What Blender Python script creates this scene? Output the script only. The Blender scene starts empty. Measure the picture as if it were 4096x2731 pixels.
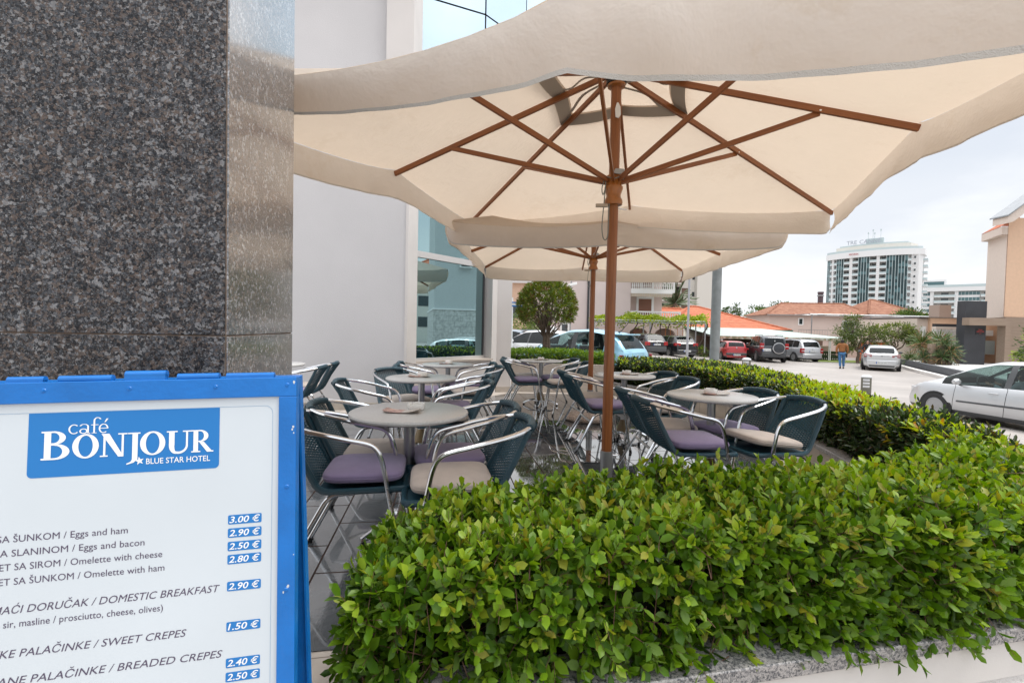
import bpy, math, random
import numpy as np
from mathutils import Vector, Matrix, noise as mnoise

S = bpy.context.scene
COL = S.collection
R = math.radians
PI = math.pi
rnd = random.Random(7)

# ------------------------------------------------------------------ camera
CAM_F, CAM_P, CAM_R, CAM_H = 1859.5, R(1.605), R(1.229), 1.243
_f = Vector((0, math.cos(CAM_P), -math.sin(CAM_P)))
_d = Vector((0, -math.sin(CAM_P), -math.cos(CAM_P)))
_x = Vector((1, 0, 0))
_xr = _x * math.cos(CAM_R) - _d * math.sin(CAM_R)
_dr = _x * math.sin(CAM_R) + _d * math.cos(CAM_R)
cd = bpy.data.cameras.new('camera')
cam = bpy.data.objects.new('camera', cd)
COL.objects.link(cam)
mw = Matrix.Identity(4)
for i in range(3):
    mw[i][0] = _xr[i]; mw[i][1] = -_dr[i]; mw[i][2] = -_f[i]
mw[2][3] = CAM_H
cam.matrix_world = mw
cd.sensor_width = 36
cd.lens = CAM_F / 4096 * 36
cd.clip_start = 0.05
cd.clip_end = 3000
S.camera = cam

# ------------------------------------------------------------------ light
S.view_settings.view_transform = 'Standard'
S.view_settings.look = 'None'
S.view_settings.gamma = 1
S.view_settings.use_curve_mapping = False
S.view_settings.exposure = 0.72
SUN_EL, SUN_AZ = R(66), R(95)
W = bpy.data.worlds.new('World')
S.world = W
W.use_nodes = True
nt = W.node_tree
nt.nodes.clear()
N = nt.nodes.new
out = N('ShaderNodeOutputWorld')
bg = N('ShaderNodeBackground')
sky = N('ShaderNodeTexSky')
sky.sky_type = 'NISHITA'
sky.sun_disc = False
sky.sun_elevation = SUN_EL
sky.sun_rotation = SUN_AZ
sky.air_density = 1.0
sky.dust_density = 2.0
tc = N('ShaderNodeTexCoord')
mp = N('ShaderNodeMapping')
mp.inputs['Scale'].default_value = (1.0, 1.0, 2.6)
nz = N('ShaderNodeTexNoise')
nz.inputs['Scale'].default_value = 2.3
nz.inputs['Detail'].default_value = 7
nz.inputs['Roughness'].default_value = 0.52
nz.inputs['Distortion'].default_value = 0.35
rp = N('ShaderNodeValToRGB')            # bright cloud versus grey cloud
rp.color_ramp.elements[0].position = 0.33
rp.color_ramp.elements[0].color = (6.6, 6.95, 7.5, 1)
rp.color_ramp.elements[1].position = 0.62
rp.color_ramp.elements[1].color = (8.8, 8.9, 9.0, 1)
nz2 = N('ShaderNodeTexNoise')
nz2.inputs['Scale'].default_value = 1.1
nz2.inputs['Detail'].default_value = 5
rp2 = N('ShaderNodeValToRGB')           # how closed the cloud cover is
rp2.color_ramp.elements[0].position = 0.30
rp2.color_ramp.elements[0].color = (0.72, 0.72, 0.72, 1)
rp2.color_ramp.elements[1].position = 0.50
rp2.color_ramp.elements[1].color = (1, 1, 1, 1)
mix = N('ShaderNodeMix')
mix.data_type = 'RGBA'
L = nt.links.new
L(tc.outputs['Generated'], mp.inputs['Vector'])
L(mp.outputs['Vector'], nz.inputs['Vector'])
L(mp.outputs['Vector'], nz2.inputs['Vector'])
L(nz.outputs['Fac'], rp.inputs['Fac'])
L(nz2.outputs['Fac'], rp2.inputs['Fac'])
L(rp2.outputs['Color'], mix.inputs[0])
L(sky.outputs['Color'], mix.inputs[6])
L(rp.outputs['Color'], mix.inputs[7])
# an overcast dome is brighter overhead than at the horizon
sxz = N('ShaderNodeSeparateXYZ')
L(tc.outputs['Generated'], sxz.inputs[0])
gr = N('ShaderNodeMapRange')
gr.inputs['From Min'].default_value = 0.30
gr.inputs['From Max'].default_value = 1.0
gr.inputs['To Min'].default_value = 0.79
gr.inputs['To Max'].default_value = 2.1
L(sxz.outputs[2], gr.inputs['Value'])
vm = N('ShaderNodeVectorMath')
vm.operation = 'SCALE'
L(mix.outputs[2], vm.inputs[0])
L(gr.outputs['Result'], vm.inputs['Scale'])
L(vm.outputs[0], bg.inputs['Color'])
bg.inputs['Strength'].default_value = 0.10
L(bg.outputs['Background'], out.inputs['Surface'])

sl = bpy.data.lights.new('sun', 'SUN')
sl.energy = 1.5
sl.angle = R(28)
sl.color = (1.0, 0.965, 0.91)
sun = bpy.data.objects.new('sun', sl)
COL.objects.link(sun)
# Nishita: rotation measured from +Y towards +X
sd = Vector((math.sin(SUN_AZ) * math.cos(SUN_EL), math.cos(SUN_AZ) * math.cos(SUN_EL), math.sin(SUN_EL)))
sun.rotation_euler = (-sd).to_track_quat('-Z', 'Y').to_euler()

# ------------------------------------------------------------------ helpers
class MB:
    """collects shapes, builds them as one mesh object"""
    def __init__(s):
        s.v = []; s.f = []; s.m = []; s.mi = 0
    def add(s, vs, fs):
        n = len(s.v)
        s.v.extend([tuple(v) for v in vs])
        s.f.extend([tuple(i + n for i in f) for f in fs])
        s.m.extend([s.mi] * len(fs))
        return s
    def box(s, x0, x1, y0, y1, z0, z1, M=None):
        vs = [(x, y, z) for z in (z0, z1) for y in (y0, y1) for x in (x0, x1)]
        if M is not None: vs = [M @ Vector(v) for v in vs]
        return s.add(vs, [(0, 2, 3, 1), (4, 5, 7, 6), (0, 1, 5, 4), (2, 6, 7, 3), (0, 4, 6, 2), (1, 3, 7, 5)])
    def rbox(s, x0, x1, y0, y1, z0, z1, r, n=4, M=None):
        """box with rounded vertical edges"""
        return s.prism(rrect(x0, x1, y0, y1, r, n), z0, z1, M)
    def bar(s, p0, p1, w, h, up=(0, 0, 1)):
        p0 = Vector(p0); p1 = Vector(p1); d = (p1 - p0); ln = d.length; d.normalize()
        u = Vector(up); sd_ = d.cross(u)
        if sd_.length < 1e-5: sd_ = d.cross(Vector((0, 1, 0)))
        sd_.normalize(); u = sd_.cross(d)
        vs = []
        for p in (p0, p1):
            for a, b in ((-1, -1), (1, -1), (1, 1), (-1, 1)):
                vs.append(p + sd_ * (a * w / 2) + u * (b * h / 2))
        return s.add(vs, [(3, 2, 1, 0), (4, 5, 6, 7), (0, 1, 5, 4), (1, 2, 6, 5), (2, 3, 7, 6), (3, 0, 4, 7)])
    def tube(s, path, r, n=8, caps=True, closed=False, flat=1.0):
        P = [Vector(p) for p in path]; k = len(P)
        rr = r if isinstance(r, (list, tuple)) else [r] * k
        tang = []
        for i in range(k):
            a = P[i - 1] if (i > 0 or closed) else P[i]
            b = P[(i + 1) % k] if (i < k - 1 or closed) else P[i]
            t = (b - a)
            tang.append(t.normalized() if t.length > 1e-9 else Vector((0, 0, 1)))
        u = tang[0].orthogonal().normalized()
        vs = []
        for i in range(k):
            t = tang[i]
            u = (u - t * u.dot(t))
            if u.length < 1e-6: u = t.orthogonal()
            u.normalize(); w = t.cross(u)
            for j in range(n):
                a = 2 * PI * j / n
                vs.append(P[i] + u * (math.cos(a) * rr[i]) + w * (math.sin(a) * rr[i] * flat))
        fs = []
        for i in range(k if closed else k - 1):
            i2 = (i + 1) % k
            for j in range(n):
                j2 = (j + 1) % n
                fs.append((i * n + j, i * n + j2, i2 * n + j2, i2 * n + j))
        if caps and not closed:
            fs.append(tuple(reversed(range(n)))); fs.append(tuple(range((k - 1) * n, k * n)))
        return s.add(vs, fs)
    def cyl(s, p0, p1, r0, r1=None, n=16):
        return s.tube([p0, p1], [r0, r0 if r1 is None else r1], n)
    def lathe(s, prof, n=24, M=None, a0=0.0):
        vs = []; fs = []
        k = len(prof)
        for (r, z) in prof:
            for j in range(n):
                a = a0 + 2 * PI * j / n
                vs.append(Vector((r * math.cos(a), r * math.sin(a), z)))
        for i in range(k - 1):
            for j in range(n):
                j2 = (j + 1) % n
                fs.append((i * n + j, i * n + j2, (i + 1) * n + j2, (i + 1) * n + j))
        if prof[0][0] > 1e-6: fs.append(tuple(reversed(range(n))))
        if prof[-1][0] > 1e-6: fs.append(tuple(range((k - 1) * n, k * n)))
        if M is not None: vs = [M @ v for v in vs]
        return s.add(vs, fs)
    def prism(s, poly, z0, z1, M=None):
        n = len(poly)
        if sum(poly[i][0] * poly[(i + 1) % n][1] - poly[(i + 1) % n][0] * poly[i][1] for i in range(n)) < 0:
            poly = list(reversed(poly))
        vs = [Vector((p[0], p[1], z)) for z in (z0, z1) for p in poly]
        if M is not None: vs = [M @ v for v in vs]
        fs = [tuple(reversed(range(n))), tuple(range(n, 2 * n))]
        for i in range(n):
            j = (i + 1) % n
            fs.append((i, j, n + j, n + i))
        return s.add(vs, fs)
    def poly(s, pts):
        return s.add(pts, [tuple(range(len(pts)))])
    def grid(s, fn, nu, nv):
        vs = [fn(i / nu, j / nv) for j in range(nv + 1) for i in range(nu + 1)]
        fs = [(j * (nu + 1) + i, j * (nu + 1) + i + 1, (j + 1) * (nu + 1) + i + 1, (j + 1) * (nu + 1) + i)
              for j in range(nv) for i in range(nu)]
        return s.add(vs, fs)
    def band(s, A, B, z0, z1, ends=True):
        """solid strip between two plan polylines"""
        n = len(A)
        vs = [(p[0], p[1], z) for z in (z0, z1) for q in (A, B) for p in q]
        a0 = lambda i: i
        b0 = lambda i: n + i
        a1 = lambda i: 2 * n + i
        b1 = lambda i: 3 * n + i
        fs = []
        for i in range(n - 1):
            fs += [(a1(i), a1(i + 1), b1(i + 1), b1(i)), (a0(i), b0(i), b0(i + 1), a0(i + 1)),
                   (a0(i), a0(i + 1), a1(i + 1), a1(i)), (b0(i), b1(i), b1(i + 1), b0(i + 1))]
        if ends:
            fs += [(a0(0), a1(0), b1(0), b0(0)), (a0(n - 1), b0(n - 1), b1(n - 1), a1(n - 1))]
        return s.add(vs, fs)
    def build(s, name, mats, parent=None, smooth=True, angle=35, bevel=0, loc=None):
        me = bpy.data.meshes.new(name)
        me.from_pydata(s.v, [], s.f)
        if not isinstance(mats, (list, tuple)): mats = [mats]
        for m in mats: me.materials.append(m)
        if len(mats) > 1: me.polygons.foreach_set('material_index', s.m)
        me.update()
        if smooth:
            me.shade_smooth()
            me.set_sharp_from_angle(angle=R(angle))
        return link(name, me, parent, bevel, loc)

def link(name, me, parent=None, bevel=0, loc=None):
    o = bpy.data.objects.new(name, me)
    COL.objects.link(o)
    if parent is not None: o.parent = parent
    if loc is not None: o.location = loc
    if bevel:
        b = o.modifiers.new('bevel', 'BEVEL')
        b.width = bevel; b.segments = 2; b.limit_method = 'ANGLE'; b.angle_limit = R(40)
    return o

def rrect(x0, x1, y0, y1, r, n=4):
    p = []
    for cx, cy, a in ((x1 - r, y0 + r, -90), (x1 - r, y1 - r, 0), (x0 + r, y1 - r, 90), (x0 + r, y0 + r, 180)):
        for i in range(n + 1):
            t = R(a + 90 * i / n)
            p.append((cx + r * math.cos(t), cy + r * math.sin(t)))
    return p

def spline(pts, n=8, closed=False):
    """Catmull-Rom through points"""
    P = [np.array(p, float) for p in pts]
    k = len(P); o = []
    for i in range(k if closed else k - 1):
        p1 = P[i]; p2 = P[(i + 1) % k]
        p0 = P[i - 1] if (i > 0 or closed) else 2 * p1 - p2
        p3 = P[(i + 2) % k] if (i + 2 < k or closed) else 2 * p2 - p1
        for j in range(n):
            t = j / n
            o.append(tuple(0.5 * ((2 * p1) + (-p0 + p2) * t + (2 * p0 - 5 * p1 + 4 * p2 - p3) * t * t + (-p0 + 3 * p1 - 3 * p2 + p3) * t ** 3)))
    if not closed: o.append(tuple(P[-1]))
    return o

def tag(o, label, cat, group=None, kind=None):
    if label: o['label'] = label
    if cat: o['category'] = cat
    if group: o['group'] = group
    if kind: o['kind'] = kind
    return o

def thing(name, label, cat, loc=(0, 0, 0), rz=0.0, group=None):
    o = bpy.data.objects.new(name, None)
    COL.objects.link(o)
    o.empty_display_size = 0.1
    o.location = loc
    o.rotation_euler = (0, 0, rz)
    return tag(o, label, cat, group)

def struct(o):
    o['kind'] = 'structure'
    return o

def dup(root, loc=None, rz=None, label=None, group=None, parent=None):
    r = root.copy()
    COL.objects.link(r)
    if parent is not None: r.parent = parent
    if loc is not None: r.location = loc
    if rz is not None: r.rotation_euler = (0, 0, rz)
    if label: r['label'] = label
    if group: r['group'] = group
    for ch in list(root.children):
        dup(ch, parent=r)
    return r

def rotz(p, a):
    c, s_ = math.cos(a), math.sin(a)
    return (p[0] * c - p[1] * s_, p[0] * s_ + p[1] * c)

# ------------------------------------------------------------------ materials
def mat(name, col, rough=0.5, metal=0.0, var=0.0, vscale=6.0, bump=0.0, bscale=80.0, spec=0.5, coat=0.0,
        trans=0.0, tcol=None, vdetail=4, rvar=0.0):
    m = bpy.data.materials.new(name)
    m.use_nodes = True
    t = m.node_tree
    b = t.nodes['Principled BSDF']
    b.inputs['Base Color'].default_value = (*col, 1)
    b.inputs['Roughness'].default_value = rough
    b.inputs['Metallic'].default_value = metal
    b.inputs['Specular IOR Level'].default_value = spec
    b.inputs['Coat Weight'].default_value = coat
    b.inputs['Coat Roughness'].default_value = 0.06
    tcn = t.nodes.new('ShaderNodeTexCoord')
    if var or rvar:
        nz_ = t.nodes.new('ShaderNodeTexNoise')
        nz_.inputs['Scale'].default_value = vscale
        nz_.inputs['Detail'].default_value = vdetail
        t.links.new(tcn.outputs['Object'], nz_.inputs['Vector'])
        if var:
            r_ = t.nodes.new('ShaderNodeValToRGB')
            r_.color_ramp.elements[0].position = 0.3
            r_.color_ramp.elements[1].position = 0.7
            r_.color_ramp.elements[0].color = (*[max(0, c * (1 - var)) for c in col], 1)
            r_.color_ramp.elements[1].color = (*[min(1, c * (1 + var)) for c in col], 1)
            t.links.new(nz_.outputs['Fac'], r_.inputs['Fac'])
            t.links.new(r_.outputs['Color'], b.inputs['Base Color'])
        if rvar:
            mr = t.nodes.new('ShaderNodeMapRange')
            mr.inputs['To Min'].default_value = max(0, rough - rvar)
            mr.inputs['To Max'].default_value = min(1, rough + rvar)
            t.links.new(nz_.outputs['Fac'], mr.inputs['Value'])
            t.links.new(mr.outputs['Result'], b.inputs['Roughness'])
    if bump:
        nb = t.nodes.new('ShaderNodeTexNoise')
        nb.inputs['Scale'].default_value = bscale
        nb.inputs['Detail'].default_value = 3
        t.links.new(tcn.outputs['Object'], nb.inputs['Vector'])
        bp = t.nodes.new('ShaderNodeBump')
        bp.inputs['Strength'].default_value = bump
        bp.inputs['Distance'].default_value = 0.01
        t.links.new(nb.outputs['Fac'], bp.inputs['Height'])
        t.links.new(bp.outputs['Normal'], b.inputs['Normal'])
    if trans:
        o_ = t.nodes['Material Output']
        tr = t.nodes.new('ShaderNodeBsdfTranslucent')
        tr.inputs['Color'].default_value = (*(tcol or col), 1)
        mx = t.nodes.new('ShaderNodeMixShader')
        mx.inputs[0].default_value = trans
        t.links.new(b.outputs[0], mx.inputs[1])
        t.links.new(tr.outputs[0], mx.inputs[2])
        t.links.new(mx.outputs[0], o_.inputs['Surface'])
    return m

def nodes_of(m):
    t = m.node_tree
    return t, t.nodes['Principled BSDF'], t.nodes.new, t.links.new

def ramp(t, stops, interp='LINEAR'):
    r_ = t.nodes.new('ShaderNodeValToRGB')
    cr = r_.color_ramp
    cr.interpolation = interp
    while len(cr.elements) < len(stops): cr.elements.new(0.5)
    for e, (p, c) in zip(cr.elements, stops):
        e.position = p
        e.color = (*c, 1)
    return r_

def granite(name, stops, scale, rough):
    m = mat(name, (0.2, 0.2, 0.2), rough)
    t, b, N_, L_ = nodes_of(m)
    tcn = N_('ShaderNodeTexCoord')
    nd = N_('ShaderNodeTexNoise'); nd.inputs['Scale'].default_value = scale * 0.9; nd.inputs['Detail'].default_value = 2
    L_(tcn.outputs['Object'], nd.inputs['Vector'])
    mxv = N_('ShaderNodeMix'); mxv.data_type = 'RGBA'; mxv.inputs[0].default_value = 0.012
    L_(tcn.outputs['Object'], mxv.inputs[6]); L_(nd.outputs['Color'], mxv.inputs[7])
    vo = N_('ShaderNodeTexVoronoi'); vo.inputs['Scale'].default_value = scale
    L_(mxv.outputs[2], vo.inputs['Vector'])
    sp = N_('ShaderNodeSeparateColor')
    L_(vo.outputs['Color'], sp.inputs[0])
    cl = N_('ShaderNodeTexNoise'); cl.inputs['Scale'].default_value = scale * 0.13; cl.inputs['Detail'].default_value = 3
    L_(tcn.outputs['Object'], cl.inputs['Vector'])
    ma = N_('ShaderNodeMath'); ma.operation = 'MULTIPLY_ADD'; ma.inputs[1].default_value = 0.9; ma.inputs[2].default_value = -0.45
    L_(cl.outputs['Fac'], ma.inputs[0])
    ad = N_('ShaderNodeMath'); ad.operation = 'ADD'
    L_(sp.outputs[0], ad.inputs[0]); L_(ma.outputs[0], ad.inputs[1])
    r_ = ramp(t, stops, 'CONSTANT')
    L_(ad.outputs[0], r_.inputs['Fac'])
    # finer grain on top
    v2 = N_('ShaderNodeTexVoronoi'); v2.inputs['Scale'].default_value = scale * 2.3
    L_(mxv.outputs[2], v2.inputs['Vector'])
    s2 = N_('ShaderNodeSeparateColor'); L_(v2.outputs['Color'], s2.inputs[0])
    r2 = ramp(t, stops, 'CONSTANT'); L_(s2.outputs[1], r2.inputs['Fac'])
    mx = N_('ShaderNodeMix'); mx.data_type = 'RGBA'; mx.inputs[0].default_value = 0.42
    L_(r_.outputs['Color'], mx.inputs[6]); L_(r2.outputs['Color'], mx.inputs[7])
    L_(mx.outputs[2], b.inputs['Base Color'])
    return m

def wood(name, c0, c1, rough=0.4, axis=2, scale=1.0):
    m = mat(name, c0, rough)
    t, b, N_, L_ = nodes_of(m)
    tcn = N_('ShaderNodeTexCoord'); mp_ = N_('ShaderNodeMapping')
    sc = [60 * scale] * 3; sc[axis] = 2.2 * scale
    mp_.inputs['Scale'].default_value = sc
    nz_ = N_('ShaderNodeTexNoise'); nz_.inputs['Scale'].default_value = 1.0; nz_.inputs['Detail'].default_value = 6
    nz_.inputs['Roughness'].default_value = 0.65
    L_(tcn.outputs['Object'], mp_.inputs['Vector']); L_(mp_.outputs['Vector'], nz_.inputs['Vector'])
    r_ = ramp(t, [(0.32, c0), (0.68, c1)])
    L_(nz_.outputs['Fac'], r_.inputs['Fac']); L_(r_.outputs['Color'], b.inputs['Base Color'])
    return m

def leaf_mat(name, cols, rough=0.35, trans=0.28, spec=0.5):
    m = mat(name, cols[1], rough, spec=spec)
    t, b, N_, L_ = nodes_of(m)
    ge = N_('ShaderNodeNewGeometry')
    st = [(i / max(1, len(cols) - 1), c) for i, c in enumerate(cols)]
    r_ = ramp(t, st)
    L_(ge.outputs['Random Per Island'], r_.inputs['Fac'])
    L_(r_.outputs['Color'], b.inputs['Base Color'])
    tr = N_('ShaderNodeBsdfTranslucent')
    hs = N_('ShaderNodeHueSaturation'); hs.inputs['Value'].default_value = 1.5; hs.inputs['Saturation'].default_value = 1.1
    hs.inputs['Hue'].default_value = 0.49
    L_(r_.outputs['Color'], hs.inputs['Color']); L_(hs.outputs['Color'], tr.inputs['Color'])
    mx = N_('ShaderNodeMixShader'); mx.inputs[0].default_value = trans
    L_(b.outputs[0], mx.inputs[1]); L_(tr.outputs[0], mx.inputs[2])
    L_(mx.outputs[0], t.nodes['Material Output'].inputs['Surface'])
    return m

def glass_mat(name, tint, refl_rough=0.02, see=0.6, dark=(0.02, 0.03, 0.03)):
    """window pane: fresnel gloss over a tinted see-through body"""
    m = bpy.data.materials.new(name); m.use_nodes = True
    t = m.node_tree; t.nodes.clear(); N_ = t.nodes.new; L_ = t.links.new
    o_ = N_('ShaderNodeOutputMaterial')
    tr = N_('ShaderNodeBsdfTransparent'); tr.inputs[0].default_value = (*tint, 1)
    df = N_('ShaderNodeBsdfDiffuse'); df.inputs[0].default_value = (*dark, 1)
    m1 = N_('ShaderNodeMixShader'); m1.inputs[0].default_value = see
    L_(df.outputs[0], m1.inputs[1]); L_(tr.outputs[0], m1.inputs[2])
    gl = N_('ShaderNodeBsdfGlossy'); gl.inputs['Roughness'].default_value = refl_rough
    ge = N_('ShaderNodeNewGeometry'); dt = N_('ShaderNodeVectorMath'); dt.operation = 'DOT_PRODUCT'
    L_(ge.outputs['Normal'], dt.inputs[0]); L_(ge.outputs['Incoming'], dt.inputs[1])
    ab = N_('ShaderNodeMath'); ab.operation = 'ABSOLUTE'; L_(dt.outputs['Value'], ab.inputs[0])
    om = N_('ShaderNodeMath'); om.operation = 'SUBTRACT'; om.inputs[0].default_value = 1; L_(ab.outputs[0], om.inputs[1])
    pw = N_('ShaderNodeMath'); pw.operation = 'POWER'; pw.inputs[1].default_value = 4.5; L_(om.outputs[0], pw.inputs[0])
    fr = N_('ShaderNodeMath'); fr.operation = 'MULTIPLY_ADD'; fr.inputs[1].default_value = 0.70; fr.inputs[2].default_value = 0.03; L_(pw.outputs[0], fr.inputs[0])
    m2 = N_('ShaderNodeMixShader')
    L_(fr.outputs[0], m2.inputs[0]); L_(m1.outputs[0], m2.inputs[1]); L_(gl.outputs[0], m2.inputs[2])
    L_(m2.outputs[0], o_.inputs['Surface'])
    return m

def mirror_glass(name, tint, base, amount):
    """coated facade glass: a tinted mirror over a dark body"""
    m = bpy.data.materials.new(name); m.use_nodes = True
    t = m.node_tree; t.nodes.clear(); N_ = t.nodes.new; L_ = t.links.new
    o_ = N_('ShaderNodeOutputMaterial')
    df = N_('ShaderNodeBsdfDiffuse'); df.inputs[0].default_value = (*base, 1)
    gl = N_('ShaderNodeBsdfGlossy'); gl.inputs['Roughness'].default_value = 0.006; gl.inputs[0].default_value = (*tint, 1)
    m2 = N_('ShaderNodeMixShader'); m2.inputs[0].default_value = amount
    L_(df.outputs[0], m2.inputs[1]); L_(gl.outputs[0], m2.inputs[2]); L_(m2.outputs[0], o_.inputs['Surface'])
    return m

def bricks(m, w, h, mcol, cols, rot=0.0, axes='XY', offset=0.5, msize=0.004, bump=0.15, vscale=5.0, var=0.25):
    """tile / block pattern into an existing principled material (object coordinates, metres)"""
    t, b, N_, L_ = nodes_of(m)
    tcn = N_('ShaderNodeTexCoord')
    src = tcn.outputs['Object']
    if axes != 'XY':
        sx = N_('ShaderNodeSeparateXYZ'); L_(src, sx.inputs[0])
        cx = N_('ShaderNodeCombineXYZ')
        L_(sx.outputs['XYZ'.index(axes[0])], cx.inputs[0]); L_(sx.outputs['XYZ'.index(axes[1])], cx.inputs[1])
        src = cx.outputs[0]
    mp_ = N_('ShaderNodeMapping'); mp_.inputs['Rotation'].default_value = (0, 0, rot)
    L_(src, mp_.inputs['Vector'])
    br = N_('ShaderNodeTexBrick')
    br.inputs['Scale'].default_value = 1.0
    br.inputs['Brick Width'].default_value = w; br.inputs['Row Height'].default_value = h
    br.inputs['Mortar Size'].default_value = msize; br.inputs['Mortar Smooth'].default_value = 0.1
    br.inputs['Color1'].default_value = (*cols[0], 1); br.inputs['Color2'].default_value = (*cols[1], 1)
    br.inputs['Mortar'].default_value = (*mcol, 1)
    br.offset = offset
    L_(mp_.outputs['Vector'], br.inputs['Vector'])
    nz_ = N_('ShaderNodeTexNoise'); nz_.inputs['Scale'].default_value = vscale; nz_.inputs['Detail'].default_value = 6
    L_(tcn.outputs['Object'], nz_.inputs['Vector'])
    r_ = ramp(t, [(0.3, (1 - var,) * 3), (0.7, (1 + var,) * 3)])
    L_(nz_.outputs['Fac'], r_.inputs['Fac'])
    mu = N_('ShaderNodeMix'); mu.data_type = 'RGBA'; mu.blend_type = 'MULTIPLY'; mu.inputs[0].default_value = 1
    L_(br.outputs['Color'], mu.inputs[6]); L_(r_.outputs['Color'], mu.inputs[7])
    L_(mu.outputs[2], b.inputs['Base Color'])
    if bump:
        bp = N_('ShaderNodeBump'); bp.inputs['Strength'].default_value = bump; bp.inputs['Distance'].default_value = 0.01; bp.invert = True
        L_(br.outputs['Fac'], bp.inputs['Height']); L_(bp.outputs['Normal'], b.inputs['Normal'])
    return br

M = {}
M['alu'] = mat('polished_aluminium', (0.72, 0.73, 0.75), 0.16, 1.0, rvar=0.05, vscale=30)
M['alu_dull'] = mat('brushed_aluminium', (0.55, 0.55, 0.56), 0.32, 1.0, rvar=0.08, vscale=12)
M['steel'] = mat('grey_metal', (0.33, 0.34, 0.35), 0.42, 0.8, var=0.12)
M['black'] = mat('black_rubber', (0.018, 0.018, 0.02), 0.55)
M['dark'] = mat('dark_plastic', (0.035, 0.036, 0.04), 0.45)
M['white'] = mat('white_paint', (0.78, 0.78, 0.77), 0.5, var=0.04)
M['ceramic'] = mat('white_ceramic', (0.78, 0.78, 0.76), 0.15, coat=0.3)
# ------------------------------------------------------------------ ground, terrace
GZ = -0.75
def sstep(a, b, x):
    t = min(1, max(0, (x - a) / (b - a)))
    return t * t * (3 - 2 * t)
def ground_z(x, y):
    """the lot lies 0.75 m below the terrace and rises towards the left"""
    return GZ + 0.50 * (1 - sstep(4.5, 12.5, x - max(0, y - 16) * 0.22)) * sstep(3.0, 9.0, y)

mg = mat('pale_paving', (0.40, 0.37, 0.34), 0.5, spec=0.35)
bricks(mg, 0.8, 0.4, (0.275, 0.25, 0.232), [(0.305, 0.276, 0.256), (0.340, 0.308, 0.285)], rot=0.35, msize=0.010, bump=0.05, vscale=0.35, var=0.17)
g = MB()
xs = [-900, -300, -100, -40, -20] + list(np.arange(-10, 30.1, 1.0)) + [36, 45, 60, 100, 300, 900]
ys = [-400, -60, -20, -6] + list(np.arange(-2, 40.1, 1.0)) + [46, 56, 80, 150, 400, 1500]
vs = [(x, y, ground_z(x, y)) for y in ys for x in xs]
nx = len(xs)
g.add(vs, [(j * nx + i, j * nx + i + 1, (j + 1) * nx + i + 1, (j + 1) * nx + i) for j in range(len(ys) - 1) for i in range(nx - 1)])
struct(g.build('ground', mg))

A10 = R(10.5)                              # everything near the entrance stands on a grid turned 10.5 degrees
E1 = (math.cos(A10), math.sin(A10))
# planter walls: inner (terrace side) and outer plan curves
IN = [(-0.56, 1.76), (0.5, 1.95), (1.5, 2.13)] + spline([(1.5, 2.13), (2.15, 2.40), (2.5, 2.95), (2.69, 3.66), (2.85, 4.45), (3.0, 5.2), (3.08, 6.0), (3.03, 6.8), (2.84, 7.4), (2.56, 7.9), (2.24, 8.34), (2.02, 8.83), (1.92, 9.15)], 3)[1:]
OUT = [(-0.445, 1.135), (0.5, 1.318), (1.5, 1.53)] + spline([(1.5, 1.53), (2.5, 1.80), (2.98, 2.5), (3.25, 3.2), (3.62, 4.5), (3.85, 5.44), (4.15, 6.87), (4.38, 8.4), (4.35, 9.3), (4.0, 9.95), (3.3, 10.2), (2.7, 10.3), (2.2, 10.35)], 3)[1:]
assert len(IN) == len(OUT)

mt = mat('beige_floor_tile', (0.50, 0.45, 0.40), 0.38)
bricks(mt, 0.6, 0.3, (0.22, 0.18, 0.15), [(0.47, 0.42, 0.375), (0.52, 0.47, 0.42)], rot=-A10, msize=0.003, bump=0.1, vscale=9, var=0.12)
s = MB()
slab = [(-9, -2.5), (-0.62, -2.5), (-0.45, 1.14), (-0.5, 1.5)] + [(p[0] + 0.05, p[1] + 0.05) for p in IN[1:]] + [(-0.05, 9.2), (-9, 9.2)]
s.prism(slab, -1.4, 0.0)
struct(s.build('terrace_floor', mt))

# wet slate: damp tiles with mirror puddles
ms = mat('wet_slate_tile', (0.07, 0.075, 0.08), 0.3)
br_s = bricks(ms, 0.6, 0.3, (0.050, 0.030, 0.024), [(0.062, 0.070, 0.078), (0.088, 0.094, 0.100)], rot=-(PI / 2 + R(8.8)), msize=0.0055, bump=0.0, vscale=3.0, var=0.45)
t_, b_, N_, L_ = nodes_of(ms)
tcn = N_('ShaderNodeTexCoord')
pn = N_('ShaderNodeTexNoise'); pn.inputs['Scale'].default_value = 1.15; pn.inputs['Detail'].default_value = 5; pn.inputs['Roughness'].default_value = 0.55
L_(tcn.outputs['Object'], pn.inputs['Vector'])
sx = N_('ShaderNodeSeparateXYZ'); L_(tcn.outputs['Object'], sx.inputs[0])
mr = N_('ShaderNodeMapRange'); mr.inputs['From Min'].default_value = -1.2; mr.inputs['From Max'].default_value = 1.0
mr.inputs['To Min'].default_value = -0.22; mr.inputs['To Max'].default_value = 0.12
L_(sx.outputs[0], mr.inputs['Value'])
ad = N_('ShaderNodeMath'); ad.operation = 'ADD'; L_(pn.outputs['Fac'], ad.inputs[0]); L_(mr.outputs['Result'], ad.inputs[1])
pr = ramp(t_, [(0.33, (0.26,) * 3), (0.42, (0.08,) * 3), (0.50, (0.02,) * 3)])
L_(ad.outputs[0], pr.inputs['Fac']); rm = N_('ShaderNodeMix'); L_(br_s.outputs['Fac'], rm.inputs[0]); rm.inputs[3].default_value = 0.75
L_(pr.outputs['Color'], rm.inputs[2]); L_(rm.outputs[0], b_.inputs['Roughness'])
cw = N_('ShaderNodeMath'); cw.operation = 'MULTIPLY_ADD'; cw.inputs[1].default_value = -0.8; cw.inputs[2].default_value = 0.8
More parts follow.
